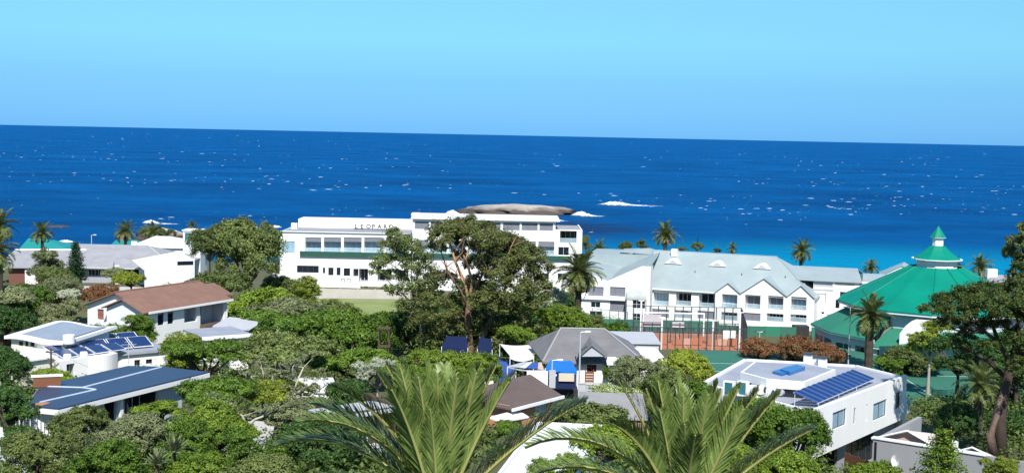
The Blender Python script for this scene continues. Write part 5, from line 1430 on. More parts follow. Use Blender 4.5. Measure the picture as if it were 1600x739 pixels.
# white flat roof below
q = [hz(a, b, 24.6) for a, b in ((776, 745), (905, 748), (942, 668), (838, 663))]
fr = Frame(q[0], q[1]); fr.A.z = 21.8
B = thing('white_flat_roof_house', 'bright white flat roof between the two foreground palms', 'house', fr.A, fr.rz)
lo2 = [((p - fr.A).dot(fr.d), (p - fr.A).dot(fr.n)) for p in q]
m = MB(); m.prism(lo2, 2.5, 2.8); m.build('roof', mat('white_roof_coating', (.72, .72, .71), .7, .2, .7, .05), B)
c_ = (sum(p[0] for p in lo2) / 4, sum(p[1] for p in lo2) / 4)
m = MB(); m.prism([(c_[0] + (p[0] - c_[0]) * .96, c_[1] + (p[1] - c_[1]) * .96) for p in lo2], -1.5, 2.499); m.build('wall', WHITE, B)
for a, b in ((2, 3), (3, 0)):
    m = MB(); M, L = wallM(lo2[a], lo2[b]); m.box(.05, L - .05, .02, .18, 2.801, 3.0); m.build('parapet', WHITE, B, M=M)
# ribbed grey shed roof
q = [hz(a, b, 22.8) for a, b in ((905, 653), (1012, 657), (1004, 621), (905, 617))]
c = sum(q, Vector()) / 4
B = thing('ribbed_roof_shed', 'long shed with ribbed grey sheet roof right of the brick cottage', 'shed', (c.x, c.y, G(c.x, c.y)))
z0 = 22.8 - G(c.x, c.y)
n = 9
for k in range(n):
    t0, t1 = k / n, (k + .93) / n
    f = lambda u, v: q[0].lerp(q[1], u).lerp(q[3].lerp(q[2], u), v) - Vector((c.x, c.y, 22.8 - z0))
    m = MB(); m.slab([f(0, t0) + Vector((0, 0, .05)), f(1, t0) + Vector((0, 0, .05)), f(1, t1) + Vector((0, 0, .30)), f(0, t1) + Vector((0, 0, .30))], .06); m.build('roof_sheet', mat('grey_fibre_cement', (.27, .265, .27), .85, .2, .8), B)
m = MB(); pp = [q[i] - Vector((c.x, c.y, 0)) for i in range(4)]; m.prism([(p.x * .96, p.y * .96) for p in pp], -.5, z0 - .05); m.build('wall', mat('earth_brown_wall', (.25, .16, .11), .9), B)
# brown timber house with railing, behind the left palm
fr = Frame(at(545, 700, 78), at(628, 700, 80)); fr.A.z = G(fr.A.x, 79) 
B = thing('brown_timber_house', 'brown timber house with grey roof and balcony railing behind the left palm', 'house', fr.A, fr.rz)
H = fr.p(585, 640)[1]
wall(B, (0, 0), (fr.w, 0), -.6, H, [('d', *fr.r(590, 648, 612, 672), dict(dep=1.2, m=PEACH))], mat('dark_timber', (.10, .065, .045), .8, .2, 3))
wall(B, (fr.w, .25), (fr.w, 5), -.6, H, (), mat('dark_timber', (.10, .065, .045), .8)); wall(B, (0, 5), (0, .25), -.6, H, (), mat('dark_timber', (.10, .065, .045), .8))
m = MB(); m.slab([(-1, -.8, H - .1), (fr.w + .3, -.8, H + .1), (fr.w + .3, 4, H - .3), (-1, 4, H - .5)], .12); m.build('roof', LGREY, B)
x0, z0, x1, z1 = fr.r(556, 668, 600, 700, -1.5)
m = MB(); m.box(x0 - .5, fr.w + .3, -1.6, -.01, z0 - .3, z0 - .1); m.build('deck', CONC, B)
m = MB(); m.box(x0 - .5, fr.w + .3, -1.6, -1.54, z0 + .92, z0 + 1.0); m.build('handrail', DGREY, B)
nb = 16
for k in range(nb):
    x = x0 - .5 + (fr.w + .8 - x0) * k / nb
    m = MB(); m.box(x, x + .07, -1.59, -1.55, z0 - .1, z0 + .915); m.build('baluster', DGREY if k % 4 else PWHITE, B)
# roof corners and walls glimpsed among the trees
for (lab, pts, z, m_, cat_) in (
    ('white roof glimpsed under the pale branched tree', ((446, 610), (530, 612), (520, 590), (462, 590)), 18.6, PWHITE, 'house'),
    ('pale roof behind the left palm fronds', ((632, 612), (700, 618), (702, 580), (646, 580)), 20.5, ROOFLAV, 'house'),
    ('small white roof at the foot of the flat topped tree', ((300, 560), (345, 562), (360, 545), (318, 545)), 19.0, PWHITE, 'shed'),
    ('cream roof corner above the round hedge', ((735, 600), (772, 606), (770, 590), (742, 586)), 20.2, CREAM, 'shed'),
    ('pale grey terrace among the bushes, lower left', ((330, 700), (420, 704), (430, 660), (372, 656)), 20.5, CONC, 'house'),
    ('white garage roof at the bottom left corner', ((-30, 745), (40, 748), (50, 705), (0, 700)), 21.0, LGREY, 'house')):
    q = [hz(a, b, z) for a, b in pts]; c = sum(q, Vector()) / 4; g_ = min(G(c.x, c.y), z - 2.4)
    B = thing('garden_house', lab, cat_, (c.x, c.y, g_))
    pp = [(p.x - c.x, p.y - c.y) for p in q]
    m = MB(); m.prism([(x * .94, y * .94) for x, y in pp], -.4, z - g_ - .15); m.build('wall', WHITE, B)
    m = MB(); m.prism(pp, z - g_ - .148, z - g_ + .04); m.build('roof', m_, B)
    M, L = wallM((pp[0][0] * .94, pp[0][1] * .94), (pp[1][0] * .94, pp[1][1] * .94))
    window(B, M @ Matrix.Translation((0, -.12, 0)), L * .2, z - g_ - 1.7, L * .2 + 1.0, z - g_ - .6, dep=.06)
    window(B, M @ Matrix.Translation((0, -.12, 0)), L * .6, z - g_ - 1.7, L * .6 + 1.0, z - g_ - .6, dep=.06)
# wooden lookout frame in the trees
p = at(600, 560, 150)
o = thing('timber_frame', 'dark timber climbing frame standing among the green trees', 'frame', (p.x, p.y, G(p.x, p.y)))
h = at(600, 513, 150).z - G(p.x, p.y)
for (x, y) in ((-.6, -.6), (.6, -.6), (-.6, .6), (.6, .6)):
    m = MB(); m.box(x - .07, x + .07, y - .07, y + .07, -.2, h); m.build('post', BARK, o)
for k in range(2): 
    m = MB(); m.box(-.75, .75, -.75, .75, h * (.55 + .45 * k) + .002, h * (.55 + .45 * k) + .1); m.build('platform', BARK, o)
fr = Frame(at(1540, 470, 215), at(1640, 472, 215)); fr.A.z = 9.0
B = thing('grey_gable_house', 'grey roofed white house behind the pine at the right edge', 'house', fr.A, fr.rz)
H = fr.p(1580, 449)[1]; zr = fr.p(1590, 430, 6)[1]; x0 = fr.p(1553, 430, 6)[0]
wall(B, (0, 0), (fr.w, 0), -.5, H, [('w', 1.5, H - 2.2, 3, H - .8, dict(c=2))], WHITE); wall(B, (0, 12), (0, .25), -.5, H, (), WHITE)
m = MB(); m.slab([(-.5, -.5, H), (fr.w + .5, -.5, H), (fr.w, 6, zr), (x0, 6, zr)], .15); m.slab([(-.5, 12, H), (-.5, -.5, H), (x0, 6, zr)], .15); m.build('roof', GREYROOF, B)
a = fr.p(1543, 434, 5); b = fr.p(1559, 421, 5); m = MB(); m.box(a[0], b[0], 5, 6.2, H, b[1]); m.build('chimney', PWHITE, B)
# lawn
la, lb = at(430, 470, 236), at(640, 473, 236)
m = MB(); n = 12
for i in range(n):
    for j in range(n):
        X = lambda i: la.x + (lb.x - la.x) * i / n; Y = lambda j: 205 + 31.5 * j / n
        m.face([(X(i), Y(j), G(X(i), Y(j)) + .05), (X(i + 1), Y(j), G(X(i + 1), Y(j)) + .05), (X(i + 1), Y(j + 1), G(X(i + 1), Y(j + 1)) + .05), (X(i), Y(j + 1), G(X(i), Y(j + 1)) + .05)])
LAWN = mat('mown_lawn', (0.25, 0.30, 0.10), 0.9, 0.3, 0.18, 0.3, 6)
tagp(m.build('lawn', LAWN), 'smooth mown green lawn below the white hotel', kind='structure')

# ------------------------------------------------------------------ foliage
def rdirs(r_, n):
    v = r_.normal(size=(n, 3)); return v / np.linalg.norm(v, axis=1)[:, None]

def leaf_mesh(name, P, Nn, size, r_, m, aspect=.55, jit=.6, extra=None):
    """one small pointed, slightly folded leaf per point"""
    n = len(P)
    Nn = Nn + r_.normal(size=(n, 3)) * jit
    Nn /= np.linalg.norm(Nn, axis=1)[:, None] + 1e-9
    a = np.cross(Nn, rdirs(r_, n)); a /= np.linalg.norm(a, axis=1)[:, None] + 1e-9
    b = np.cross(Nn, a)
    s = (size * (0.6 + 0.8 * r_.random(n)))[:, None]
    w = s * aspect * .5
    V = np.empty((n, 4, 3))
    V[:, 0] = P - a * s * .5; V[:, 2] = P + a * s * .5
    V[:, 1] = P + b * w + Nn * s * .08; V[:, 3] = P - b * w + Nn * s * .08
    me = bpy.data.meshes.new(name)
    me.vertices.add(n * 4); me.vertices.foreach_set('co', V.reshape(-1).astype(np.float32))
    me.loops.add(n * 4); me.loops.foreach_set('vertex_index', np.arange(n * 4, dtype=np.int32))
    me.polygons.add(n); me.polygons.foreach_set('loop_start', np.arange(0, n * 4, 4, dtype=np.int32))
    me.polygons.foreach_set('loop_total', np.full(n, 4, dtype=np.int32))
    me.materials.append(m); me.update(calc_edges=True)
    return me

def lobe_leaves(r_, lobes, n, sub=26, subr=.30, lowcut=-.35, flat=.75, inner=.06):
    """leaves gathered in small clumps over the outside of ellipsoid lobes"""
    lobes = np.array(lobes, float)
    area = (lobes[:, 3] * lobes[:, 4] + lobes[:, 3] * lobes[:, 5] + lobes[:, 4] * lobes[:, 5]); area /= area.sum()
    P = []; Nn = []
    for L, w in zip(lobes, area):
        c, rad = L[:3], L[3:6]
        d = rdirs(r_, sub * 3); d = d[d[:, 2] > lowcut][:sub]
        rr = .80 + .28 * r_.random(len(d))
        sc = c + d * rad * rr[:, None]
        k = int(n * w)
        idx = r_.integers(0, len(d), k)
        wt = .5 + r_.random(len(d))
        dd = rdirs(r_, k)
        rs = rad.mean() * subr * wt[idx] * (r_.random(k) ** .45)
        P.append(sc[idx] + dd * rs[:, None] * np.array([1, 1, flat]))
        Nn.append(dd * .55 + d[idx] * .6 + np.array([0, 0, .35]))
        ki = int(k * inner)
        P.append(c + rdirs(r_, ki) * rad * (r_.random(ki)[:, None] ** .6) * .8); Nn.append(rdirs(r_, ki))
    return np.concatenate(P), np.concatenate(Nn)

def limbs_mesh(r_, lobes, m, base=(0, 0, 0), r0=.06, twigs=4):
    mb = MB(); base = Vector(base)
    for L in lobes:
        c = Vector(L[:3]); mid = base.lerp(c, .5) + Vector((r_.normal() * .07, r_.normal() * .07, -.06))
        mb.tube([base, base.lerp(mid, .55) + Vector((r_.normal() * .03, r_.normal() * .03, 0)), mid, c], [r0, r0 * .75, r0 * .55, r0 * .3], 5)
        for k in range(twigs):
            e = c + Vector(rdirs(r_, 1)[0]) * float(np.mean(L[3:6])) * .9; e.z = max(e.z, c.z - L[5] * .2)
            q = c.lerp(e, .5) + Vector((0, 0, .03))
            mb.tube([mid.lerp(c, .6), q, e], [r0 * .3, r0 * .18, r0 * .08], 3)
    return mb.mesh('branches', m, True)

LEAF = dict(
    green=leafmat('fresh_green_leaf', (0.016, 0.055, 0.006), (0.180, 0.292, 0.034), .17),
    bright=leafmat('bright_green_leaf', (0.028, 0.085, 0.008), (0.300, 0.402, 0.045), .2),
    dark=leafmat('dark_green_leaf', (0.013, 0.037, 0.010), (0.080, 0.167, 0.035), .18),
    olive=leafmat('olive_leaf', (0.027, 0.053, 0.015), (0.230, 0.282, 0.080), .22),
    grey=leafmat('grey_green_leaf', (0.045, 0.068, 0.030), (0.324, 0.358, 0.165), .2),
    silver=leafmat('silver_leaf', (0.150, 0.188, 0.138), (0.691, 0.722, 0.528), .2),
    rust=leafmat('rusty_leaf', (0.062, 0.056, 0.022), (0.326, 0.202, 0.080), .2, odd=(.30, .065, .04), oddamt=.28),
    yellow=leafmat('yellow_green_leaf', (0.062, 0.106, 0.013), (0.403, 0.475, 0.056), .28),
    pine=leafmat('pine_needle', (0.022, 0.056, 0.007), (0.211, 0.334, 0.032), .18, odd=(.16, .12, .05), oddamt=.08),
    flower=leafmat('cream_flower_leaf', (0.050, 0.112, 0.015), (0.307, 0.440, 0.064), .25, odd=(.72, .72, .52), oddamt=.35),
)
PROTO = {}
def proto(kind, var):
    """unit crowns: radius about 1, sitting on z = 0; returns leaf points, branch mesh, top height"""
    key = (kind, var)
    if key in PROTO: return PROTO[key]
    r_ = np.random.default_rng(abs(hash(kind)) % 1000 if False else sum(map(ord, kind)) * 31 + var * 7)
    U = r_.random
    lob = []
    if kind == 'umbrella':            # flat tiers
        for k in range(9 + var):
            a = U() * 6.28; d = .78 * math.sqrt(U()); rr = .30 + .2 * U()
            lob.append((d * math.cos(a), d * math.sin(a), .62 - .30 * d * d + .08 * r_.normal(), rr, rr, rr * .34))
        n, sub, subr, size, flat, low, inn = 17000, 30, .34, .070, .6, -.15, .05
    elif kind == 'round':             # dense rounded head with bumps
        lob.append((0, 0, .55, .74, .74, .55))
        for k in range(11):
            a = U() * 6.28; e = -.1 + 1.4 * U()
            rr = .26 + .16 * U()
            lob.append((.66 * math.cos(a) * math.cos(e), .66 * math.sin(a) * math.cos(e), .55 + .48 * math.sin(e), rr, rr, rr * .85))
        n, sub, subr, size, flat, low, inn = 20000, 34, .28, .062, .85, -.5, .05
    elif kind == 'loose':             # airy, uneven
        for k in range(14):
            a = U() * 6.28; d = .80 * math.sqrt(U()); rr = .18 + .16 * U()
            lob.append((d * math.cos(a), d * math.sin(a), .30 + 1.0 * U() * (1 - .45 * d), rr, rr, rr * .7))
        n, sub, subr, size, flat, low, inn = 12000, 18, .42, .062, .7, -.6, .08
    elif kind == 'shrub':
        for k in range(8):
            a = U() * 6.28; d = .62 * math.sqrt(U()); rr = .30 + .22 * U()
            lob.append((d * math.cos(a), d * math.sin(a), .30 + .30 * U() * (1 - d), rr, rr, rr * .75))
        n, sub, subr, size, flat, low, inn = 13000, 30, .30, .075, .9, -.4, .05
    elif kind == 'tall':              # upright crown, taller than wide
        for k in range(12):
            z = .2 + 1.5 * k / 11; w = .75 * math.sin(math.pi * min(.96, (z + .35) / 2.2)) ** .8
            a = U() * 6.28; rr = .30 + .16 * U()
            lob.append((w * .55 * math.cos(a), w * .55 * math.sin(a), z, rr, rr, rr * .85))
        n, sub, subr, size, flat, low, inn = 16000, 26, .32, .065, .8, -.5, .06
    elif kind == 'hedge':             # clipped, box like
        for i in range(5):
            for j in range(3):
                lob.append((-.8 + .4 * i, -.25 + .25 * j, .28, .27, .22, .26))
        n, sub, subr, size, flat, low, inn = 14000, 30, .25, .05, .9, -.4, .02
    n = int(n * 2.0); size *= .76
    P, Nn = lobe_leaves(r_, lob, n, int(sub * 1.25), subr * .94, low, flat, inn)
    top = float(np.quantile(P[:, 2], .995)); wid = float(np.quantile(np.hypot(P[:, 0], P[:, 1]), .985))
    PROTO[key] = (P, Nn, size, lob, top, wid, r_)
    return PROTO[key]

CMESH = {}
def crown_meshes(kind, var, leaf, bark):
    key = (kind, var)
    P, Nn, size, lob, top, wid, r_ = proto(kind, var)
    if key not in CMESH:
        CMESH[key] = leaf_mesh('crown', P, Nn, size, np.random.default_rng(var + 5), LEAF['green'])
    kb = (kind, var, bark.name)
    if kb not in CMESH:
        CMESH[kb] = limbs_mesh(np.random.default_rng(var + 9), lob[:9], bark, r0=.055)
    return CMESH[key], CMESH[kb], top, wid
TRUNK = {}
def trunk_mesh(bark, var):
    key = (bark.name, var)
    if key not in TRUNK:
        r_ = np.random.default_rng(var + 77); mb = MB()
        b1, b2 = r_.normal() * .25, r_.normal() * .25
        mb.tube([(0, 0, -.12), (b1 * .3, b2 * .2, .2), (b1, b2, .55), (b1 * .5, b2 * .5, .85), (0, 0, 1.03)], [1.5, 1.15, 1.0, .92, .85], 8)
        TRUNK[key] = mb.mesh('trunk', bark, True)
    return TRUNK[key]

def tree(name, label, kind, leaf, px, ytop, width, D, var=0, bark=BARK, kz=None, ch=None, cat='tree', group=None, rot=None, dz=0.0):
    """width and ytop as seen in the picture; ch = crown height over crown radius"""
    p = at(px, ytop, D); g = G(p.x, p.y) + dz
    rad = width * (1.18 if D < 280 else 1.0) / 2 * D / FOC
    cm, bm, top, wid = crown_meshes(kind, var, leaf, bark)
    s = rad / wid
    sz = s * (kz if kz else 1.0)
    h = p.z - g - top * sz
    o = thing(name, label, cat, (p.x, p.y, g), 0, group)
    rz = (px * 1.7 + D) % 6.28 if rot is None else rot
    if h < .25:
        sz = max(.2, (p.z - g) / top); h = 0.0
    co = link('crown', cm, o, (0, 0, h), (0, 0, rz), (s, s, sz))
    co.material_slots[0].link = 'OBJECT'; co.material_slots[0].material = LEAF[leaf]
    link('branches', bm, o, (0, 0, h), (0, 0, rz), (s, s, sz))
    if h > .25:
        tr = max(.07, .045 * s + .03 * 1)
        link('trunk', trunk_mesh(bark, var), o, (0, 0, 0), (0, 0, rz), (tr, tr, h + .12 * sz))
    return o

# ------------------------------------------------------------------ trees and bushes, far to near
TREES = [
 # label, kind, leaf, px, ytop, width, D, var, opts
 ('round_tree', 'big rounded olive tree left of the white hotel, right hand of its pair', 'round', 'olive', 390, 344, 104, 205, 0, dict(kz=1.2, bark=BARK)),
 ('round_tree', 'smaller olive tree leaning out left of the big rounded one', 'round', 'olive', 328, 356, 66, 207, 0, dict(kz=1.0, bark=PALEBARK)),
 ('garden_tree', 'leafy bush below the big rounded olive tree', 'shrub', 'olive', 345, 424, 80, 196, 1, dict()),
 ('garden_tree', 'grey green tree in front of the grey roofs at far left', 'loose', 'grey', 78, 389, 62, 222, 1, dict(kz=1.1)),
 ('garden_tree', 'small bush left of the dark cone tree', 'shrub', 'olive', 96, 417, 60, 214, 0, dict(cat='bush')),
 ('garden_bush', 'round olive bush on the slope left of the terracotta roof', 'round', 'grey', 88, 434, 72, 200, 1, dict(cat='bush')),
 ('garden_bush', 'grey green shrub in front of the low school windows', 'shrub', 'grey', 178, 419, 38, 215, 2, dict(cat='bush')),
 ('garden_bush', 'yellow green shrub in front of the dark school doorway', 'shrub', 'yellow', 205, 426, 50, 210, 0, dict(cat='bush')),
 ('garden_bush', 'spreading brownish shrub right behind the terracotta ridge', 'shrub', 'rust', 150, 446, 60, 196, 1, dict(cat='bush')),
 ('garden_bush', 'small green tuft above the terracotta ridge', 'shrub', 'olive', 310, 436, 40, 190, 0, dict(cat='bush')),
 ('garden_tree', 'bushy green tree left of the terracotta gable', 'loose', 'green', 46, 446, 100, 178, 2, dict()),
 ('garden_tree', 'grey leaved tree at the left edge below the school', 'umbrella', 'grey', 12, 452, 110, 165, 0, dict()),
 ('garden_tree', 'pale leaved shrubby tree touching the terracotta gable', 'loose', 'grey', 92, 468, 74, 160, 3, dict()),
 ('garden_bush', 'silvery shrub left of the white gable wall', 'shrub', 'silver', 104, 452, 34, 186, 1, dict(cat='bush')),
 ('garden_tree', 'dark leafy tree at the left edge above the curved roof', 'round', 'dark', 10, 478, 80, 142, 1, dict()),
 ('garden_bush', 'deep green hedge at the foot of the white gable wall', 'hedge', 'green', 172, 508, 120, 140, 0, dict(cat='hedge', rot=.1)),
 ('garden_tree', 'dark conical shrub in front of the white gable wall', 'tall', 'green', 214, 491, 50, 139, 0, dict(kz=.75)),
 # hotel foreground, centre left
 ('garden_tree', 'round olive bush below the hotel ramp', 'round', 'olive', 440, 430, 62, 214, 2, dict()),
 ('garden_tree', 'upright olive bush at the left end of the beige wall', 'tall', 'yellow', 482, 433, 48, 208, 1, dict(kz=.8)),
 ('umbrella_tree', 'bright flat topped tree right of the terracotta house', 'umbrella', 'bright', 410, 447, 130, 178, 1, dict(kz=1.2)),
 ('umbrella_tree', 'grey green flat topped tree in front of the lawn', 'umbrella', 'grey', 452, 468, 110, 170, 2, dict()),
 ('garden_tree', 'olive bush at the left end of the lawn', 'round', 'olive', 528, 470, 70, 190, 0, dict()),
 ('umbrella_tree', 'dense green tree covering the near edge of the lawn, left', 'umbrella', 'green', 430, 490, 130, 152, 0, dict(kz=1.2)),
 ('umbrella_tree', 'dense deep green tree in front of the lawn, middle', 'umbrella', 'green', 515, 486, 150, 156, 2, dict(kz=1.4)),
 ('umbrella_tree', 'deep green tree left of the climbing frame', 'round', 'green', 570, 492, 90, 158, 2, dict()),
 ('garden_tree', 'green bush right of the lawn under the airy tree', 'shrub', 'green', 615, 488, 70, 176, 1, dict()),
 ('garden_tree', 'dark tree in the shade left of the big trunk', 'round', 'dark', 648, 478, 80, 166, 0, dict(kz=1.2)),
 ('garden_tree', 'second dark tree between the big trunk and the lawn', 'tall', 'dark', 690, 470, 90, 172, 1, dict()),
 ('garden_tree', 'dark tree directly behind the right side of the big trunk', 'round', 'dark', 790, 470, 100, 168, 1, dict(kz=1.3)),
 ('garden_tree', 'dark understorey tree filling the middle of the big tree', 'tall', 'dark', 745, 440, 120, 170, 0, dict()),
 ('umbrella_tree', 'flat topped green tree below the climbing frame', 'umbrella', 'green', 565, 541, 125, 128, 1, dict()),
 ('umbrella_tree', 'wide flat topped grey tree with pale forked trunk', 'umbrella', 'olive', 440, 522, 165, 122, 2, dict(bark=PALEBARK)),
 ('umbrella_tree', 'small flat crown left of the pale forked trunk', 'umbrella', 'grey', 390, 534, 80, 120, 1, dict(bark=PALEBARK)),
 ('garden_bush', 'clipped bright green round hedge below the big tree', 'hedge', 'bright', 700, 549, 110, 116, 1, dict(cat='hedge', rot=-.15, kz=1.0)),
 ('garden_bush', 'bright hedge mound at the right end below the big trunk', 'round', 'bright', 752, 556, 70, 114, 2, dict(cat='hedge')),
 ('garden_tree', 'small pale silvery tree behind the left palm', 'loose', 'silver', 590, 562, 70, 118, 0, dict(bark=PALEBARK)),
 # right of the big tree
 ('silver_shrub', 'silver leaved shrub at the foot of the hotel, right of the big tree', 'round', 'silver', 846, 446, 76, 190, 0, dict(cat='bush')),
 ('garden_bush', 'dark shrub left of the stout palm trunk', 'shrub', 'dark', 876, 458, 56, 200, 1, dict(cat='bush')),
 ('garden_tree', 'fresh green tree left of the grey tiled roof', 'loose', 'bright', 818, 476, 70, 158, 2, dict()),
 ('garden_tree', 'rounded green tree behind the grey tiled roof', 'round', 'bright', 882, 476, 74, 160, 1, dict()),
 ('garden_bush', 'low green bush behind the ridge of the grey tiled roof', 'shrub', 'green', 950, 503, 60, 165, 0, dict(cat='bush')),
 ('garden_bush', 'leafy bush left of the white sheet roof', 'shrub', 'bright', 803, 510, 60, 140, 2, dict(cat='bush')),
 ('garden_tree', 'green tree right behind the ridge, below the fence', 'tall', 'olive', 925, 492, 42, 175, 1, dict(kz=.6)),
 ('garden_bush', 'olive bush beside the verandah, left of its pair', 'round', 'grey', 1000, 560, 80, 108, 1, dict(cat='bush')),
 ('garden_tree', 'yellow green rounded tree in front of the clay court', 'round', 'yellow', 1068, 549, 78, 112, 0, dict()),
 ('garden_bush', 'dense grey green bush below the yellow green tree', 'round', 'olive', 1035, 578, 90, 102, 2, dict(cat='bush')),
 ('garden_bush', 'cream flowering shrub above the ribbed roof', 'shrub', 'flower', 965, 600, 80, 100, 0, dict(cat='bush', kz=.6)),
 ('garden_bush', 'square clipped hedge at the bungalow door', 'hedge', 'green', 957, 573, 26, 114, 0, dict(cat='hedge', kz=3.2, rot=0)),
 ('garden_tree', 'broad leaved dark bush left of the modern house', 'loose', 'green', 1085, 594, 84, 94, 1, dict(kz=1.2)),
 ('garden_bush', 'low scrub on the bank below the ribbed roof', 'shrub', 'olive', 925, 634, 120, 80, 1, dict(cat='bush', kz=.7)),
 ('garden_bush', 'small round shrub beside the brick cottage', 'round', 'green', 797, 657, 42, 78, 0, dict(cat='bush')),
 ('rust_bush', 'rust red flowering bush right of the clay court, left one', 'shrub', 'rust', 1197, 529, 66, 176, 0, dict(cat='bush', kz=1.1)),
 ('rust_bush', 'rust red flowering bush right of the clay court, middle one', 'shrub', 'rust', 1238, 526, 60, 174, 1, dict(cat='bush', kz=1.3)),
 ('rust_bush', 'rust red flowering bush nearest the theatre', 'round', 'rust', 1288, 534, 64, 172, 2, dict(cat='bush')),
 ('garden_tree', 'rounded green bush in front of the theatre annex', 'round', 'olive', 1425, 541, 92, 166, 1, dict()),
 ('garden_tree', 'dark bush left of the pine trunk by the theatre', 'loose', 'green', 1395, 560, 50, 160, 0, dict()),
 ('garden_tree', 'olive tree between theatre and pine', 'loose', 'yellow', 1455, 500, 70, 150, 1, dict(bark=PALEBARK)),
 ('garden_tree', 'dark broad leaved tree standing in front of the green court', 'round', 'dark', 1492, 632, 62, 100, 0, dict(kz=1.1)),
 ('garden_bush', 'low dark bushes right of the pine trunk', 'shrub', 'dark', 1585, 640, 90, 104, 1, dict(cat='bush')),
 ('garden_tree', 'dark tree behind the pine at the right edge', 'tall', 'dark', 1585, 520, 110, 122, 0, dict()),
 ('garden_tree', 'shaded tree left behind the pine trunk', 'loose', 'dark', 1500, 520, 90, 128, 2, dict(bark=BARK)),
 ('garden_tree', 'tree rising at the right edge above the pine', 'loose', 'olive', 1602, 345, 60, 120, 1, dict(kz=1.3)),
 ('garden_bush', 'pale shrub at the grey house gable, bottom right', 'loose', 'yellow', 1566, 716, 60, 66, 0, dict(cat='bush')),
 # near right
 ('near_tree', 'large deep green tree in front of the modern house', 'round', 'green', 1165, 624, 150, 76, 2, dict(kz=1.0)),
 ('near_tree', 'big rounded tree touching the modern house corner', 'round', 'green', 1236, 636, 104, 74, 1, dict(kz=1.2)),
 ('near_tree', 'yellow green crown below the right foreground palm', 'round', 'bright', 1130, 680, 120, 64, 0, dict()),
 ('near_bush', 'low bright bush at the bottom edge right of centre', 'shrub', 'bright', 1225, 705, 120, 60, 2, dict(cat='bush')),
 ('near_bush', 'bright shrub between the white flat roof and right palm', 'shrub', 'bright', 945, 672, 110, 62, 0, dict(cat='bush')),
 ('near_bush', 'bright low shrub at the bottom edge below the white roof', 'loose', 'bright', 880, 706, 100, 56, 2, dict(cat='bush')),
 ('near_bush', 'low leafy bush in front of the grey house wall', 'shrub', 'bright', 1360, 722, 80, 66, 1, dict(cat='bush')),
 # near left
 ('near_tree', 'yellow green conical tree right of the cream houses', 'tall', 'yellow', 282, 520, 76, 118, 1, dict(kz=.8)),
 ('near_tree', 'spreading green tree left of the pale forked trunk', 'umbrella', 'green', 318, 534, 100, 108, 0, dict(kz=1.2)),
 ('near_tree', 'green crown hiding the right end of the navy roof', 'umbrella', 'green', 345, 590, 120, 92, 2, dict(kz=1.3)),
 ('near_tree', 'bright green crown in front of the navy roofed house windows', 'umbrella', 'bright', 252, 624, 80, 82, 1, dict()),
 ('near_tree', 'yellow green flat crown in the middle of the left garden', 'umbrella', 'yellow', 432, 596, 110, 98, 2, dict(bark=PALEBARK)),
 ('near_tree', 'grey green crown right of the left garden', 'umbrella', 'grey', 470, 628, 110, 86, 0, dict(bark=PALEBARK)),
 ('near_tree', 'bright spreading crown low in the left garden', 'umbrella', 'bright', 330, 636, 130, 78, 1, dict(kz=1.2)),
 ('near_tree', 'rounded green crown behind the dense grey bushes', 'round', 'green', 270, 660, 110, 74, 0, dict()),
 ('near_bush', 'dense olive bush in front of the navy roofed house, left', 'round', 'olive', 128, 638, 90, 76, 2, dict(cat='bush')),
 ('near_bush', 'dense grey green bush in front of the navy roofed house, right', 'round', 'grey', 200, 650, 96, 72, 1, dict(cat='bush')),
 ('near_bush', 'rounded olive bush at the bottom edge, far left', 'round', 'olive', 62, 674, 100, 66, 0, dict(cat='bush')),
 ('near_bush', 'rounded green bush at the bottom edge left of the spiky plants', 'round', 'green', 165, 690, 120, 62, 2, dict(cat='bush')),
 ('near_tree', 'dark tree at the left edge beside the slatted screen', 'loose', 'dark', 12, 600, 90, 82, 1, dict(kz=1.3)),
 ('near_tree', 'dark leafy tree at the left edge below the cream house', 'round', 'dark', 6, 540, 70, 104, 2, dict(kz=1.2)),
 ('near_tree', 'shady green tree behind the left palm, lower part', 'loose', 'green', 392, 672, 120, 68, 2, dict(kz=1.0)),
 ('near_bush', 'rounded olive bush at the bottom edge below the left palm', 'round', 'olive', 400, 712, 110, 58, 1, dict(cat='bush')),
 ('near_tree', 'dark tree directly behind the lower left palm fronds', 'round', 'dark', 500, 650, 120, 72, 0, dict(kz=1.1)),
 ('near_bush', 'bright leafy bush at the bottom edge, left of centre', 'shrub', 'bright', 300, 708, 100, 58, 0, dict(cat='bush')),
 ('near_tree', 'shaded tree above the brown timber house', 'loose', 'dark', 528, 596, 110, 94, 1, dict()),
 ('near_tree', 'green tree between the brown timber house and the blue awnings', 'umbrella', 'green', 640, 575, 90, 100, 0, dict()),
 ('near_bush', 'low green hedge left of the cream house door', 'shrub', 'bright', 78, 578, 70, 104, 2, dict(cat='bush', kz=.8)),
 ('shore_tree', 'small round shore tree left of the tall sea palm, left of two', 'round', 'olive', 978, 377, 24, 300, 0, dict()),
 ('shore_tree', 'small round shore tree left of the tall sea palm, right of two', 'loose', 'olive', 1004, 374, 22, 300, 1, dict()),
 ('shore_tree', 'small flat shore tree right of the hotel chimney', 'umbrella', 'olive', 1066, 386, 22, 290, 2, dict()),
 ('shore_tree', 'small umbrella shaped shore tree above the long blue roof', 'round', 'olive', 1090, 379, 20, 300, 1, dict()),
 ('shore_tree', 'tuft of a shore tree above the pale roof, far right of the others', 'loose', 'olive', 1120, 388, 16, 300, 0, dict()),
 ('shore_tree', 'brownish bushy tree at the right corner of the white hotel', 'tall', 'olive', 916, 368, 18, 292, 0, dict()),
 ('shore_tree', 'olive bush beside the glass lookout', 'loose', 'olive', 245, 356, 60, 300, 0, dict()),
]
for t in TREES:
    nm, lab, kind, leaf, px_, yt, wd, D, var, o_ = t
    tree(nm, lab, kind, leaf, px_, yt, wd, D, var, **o_)

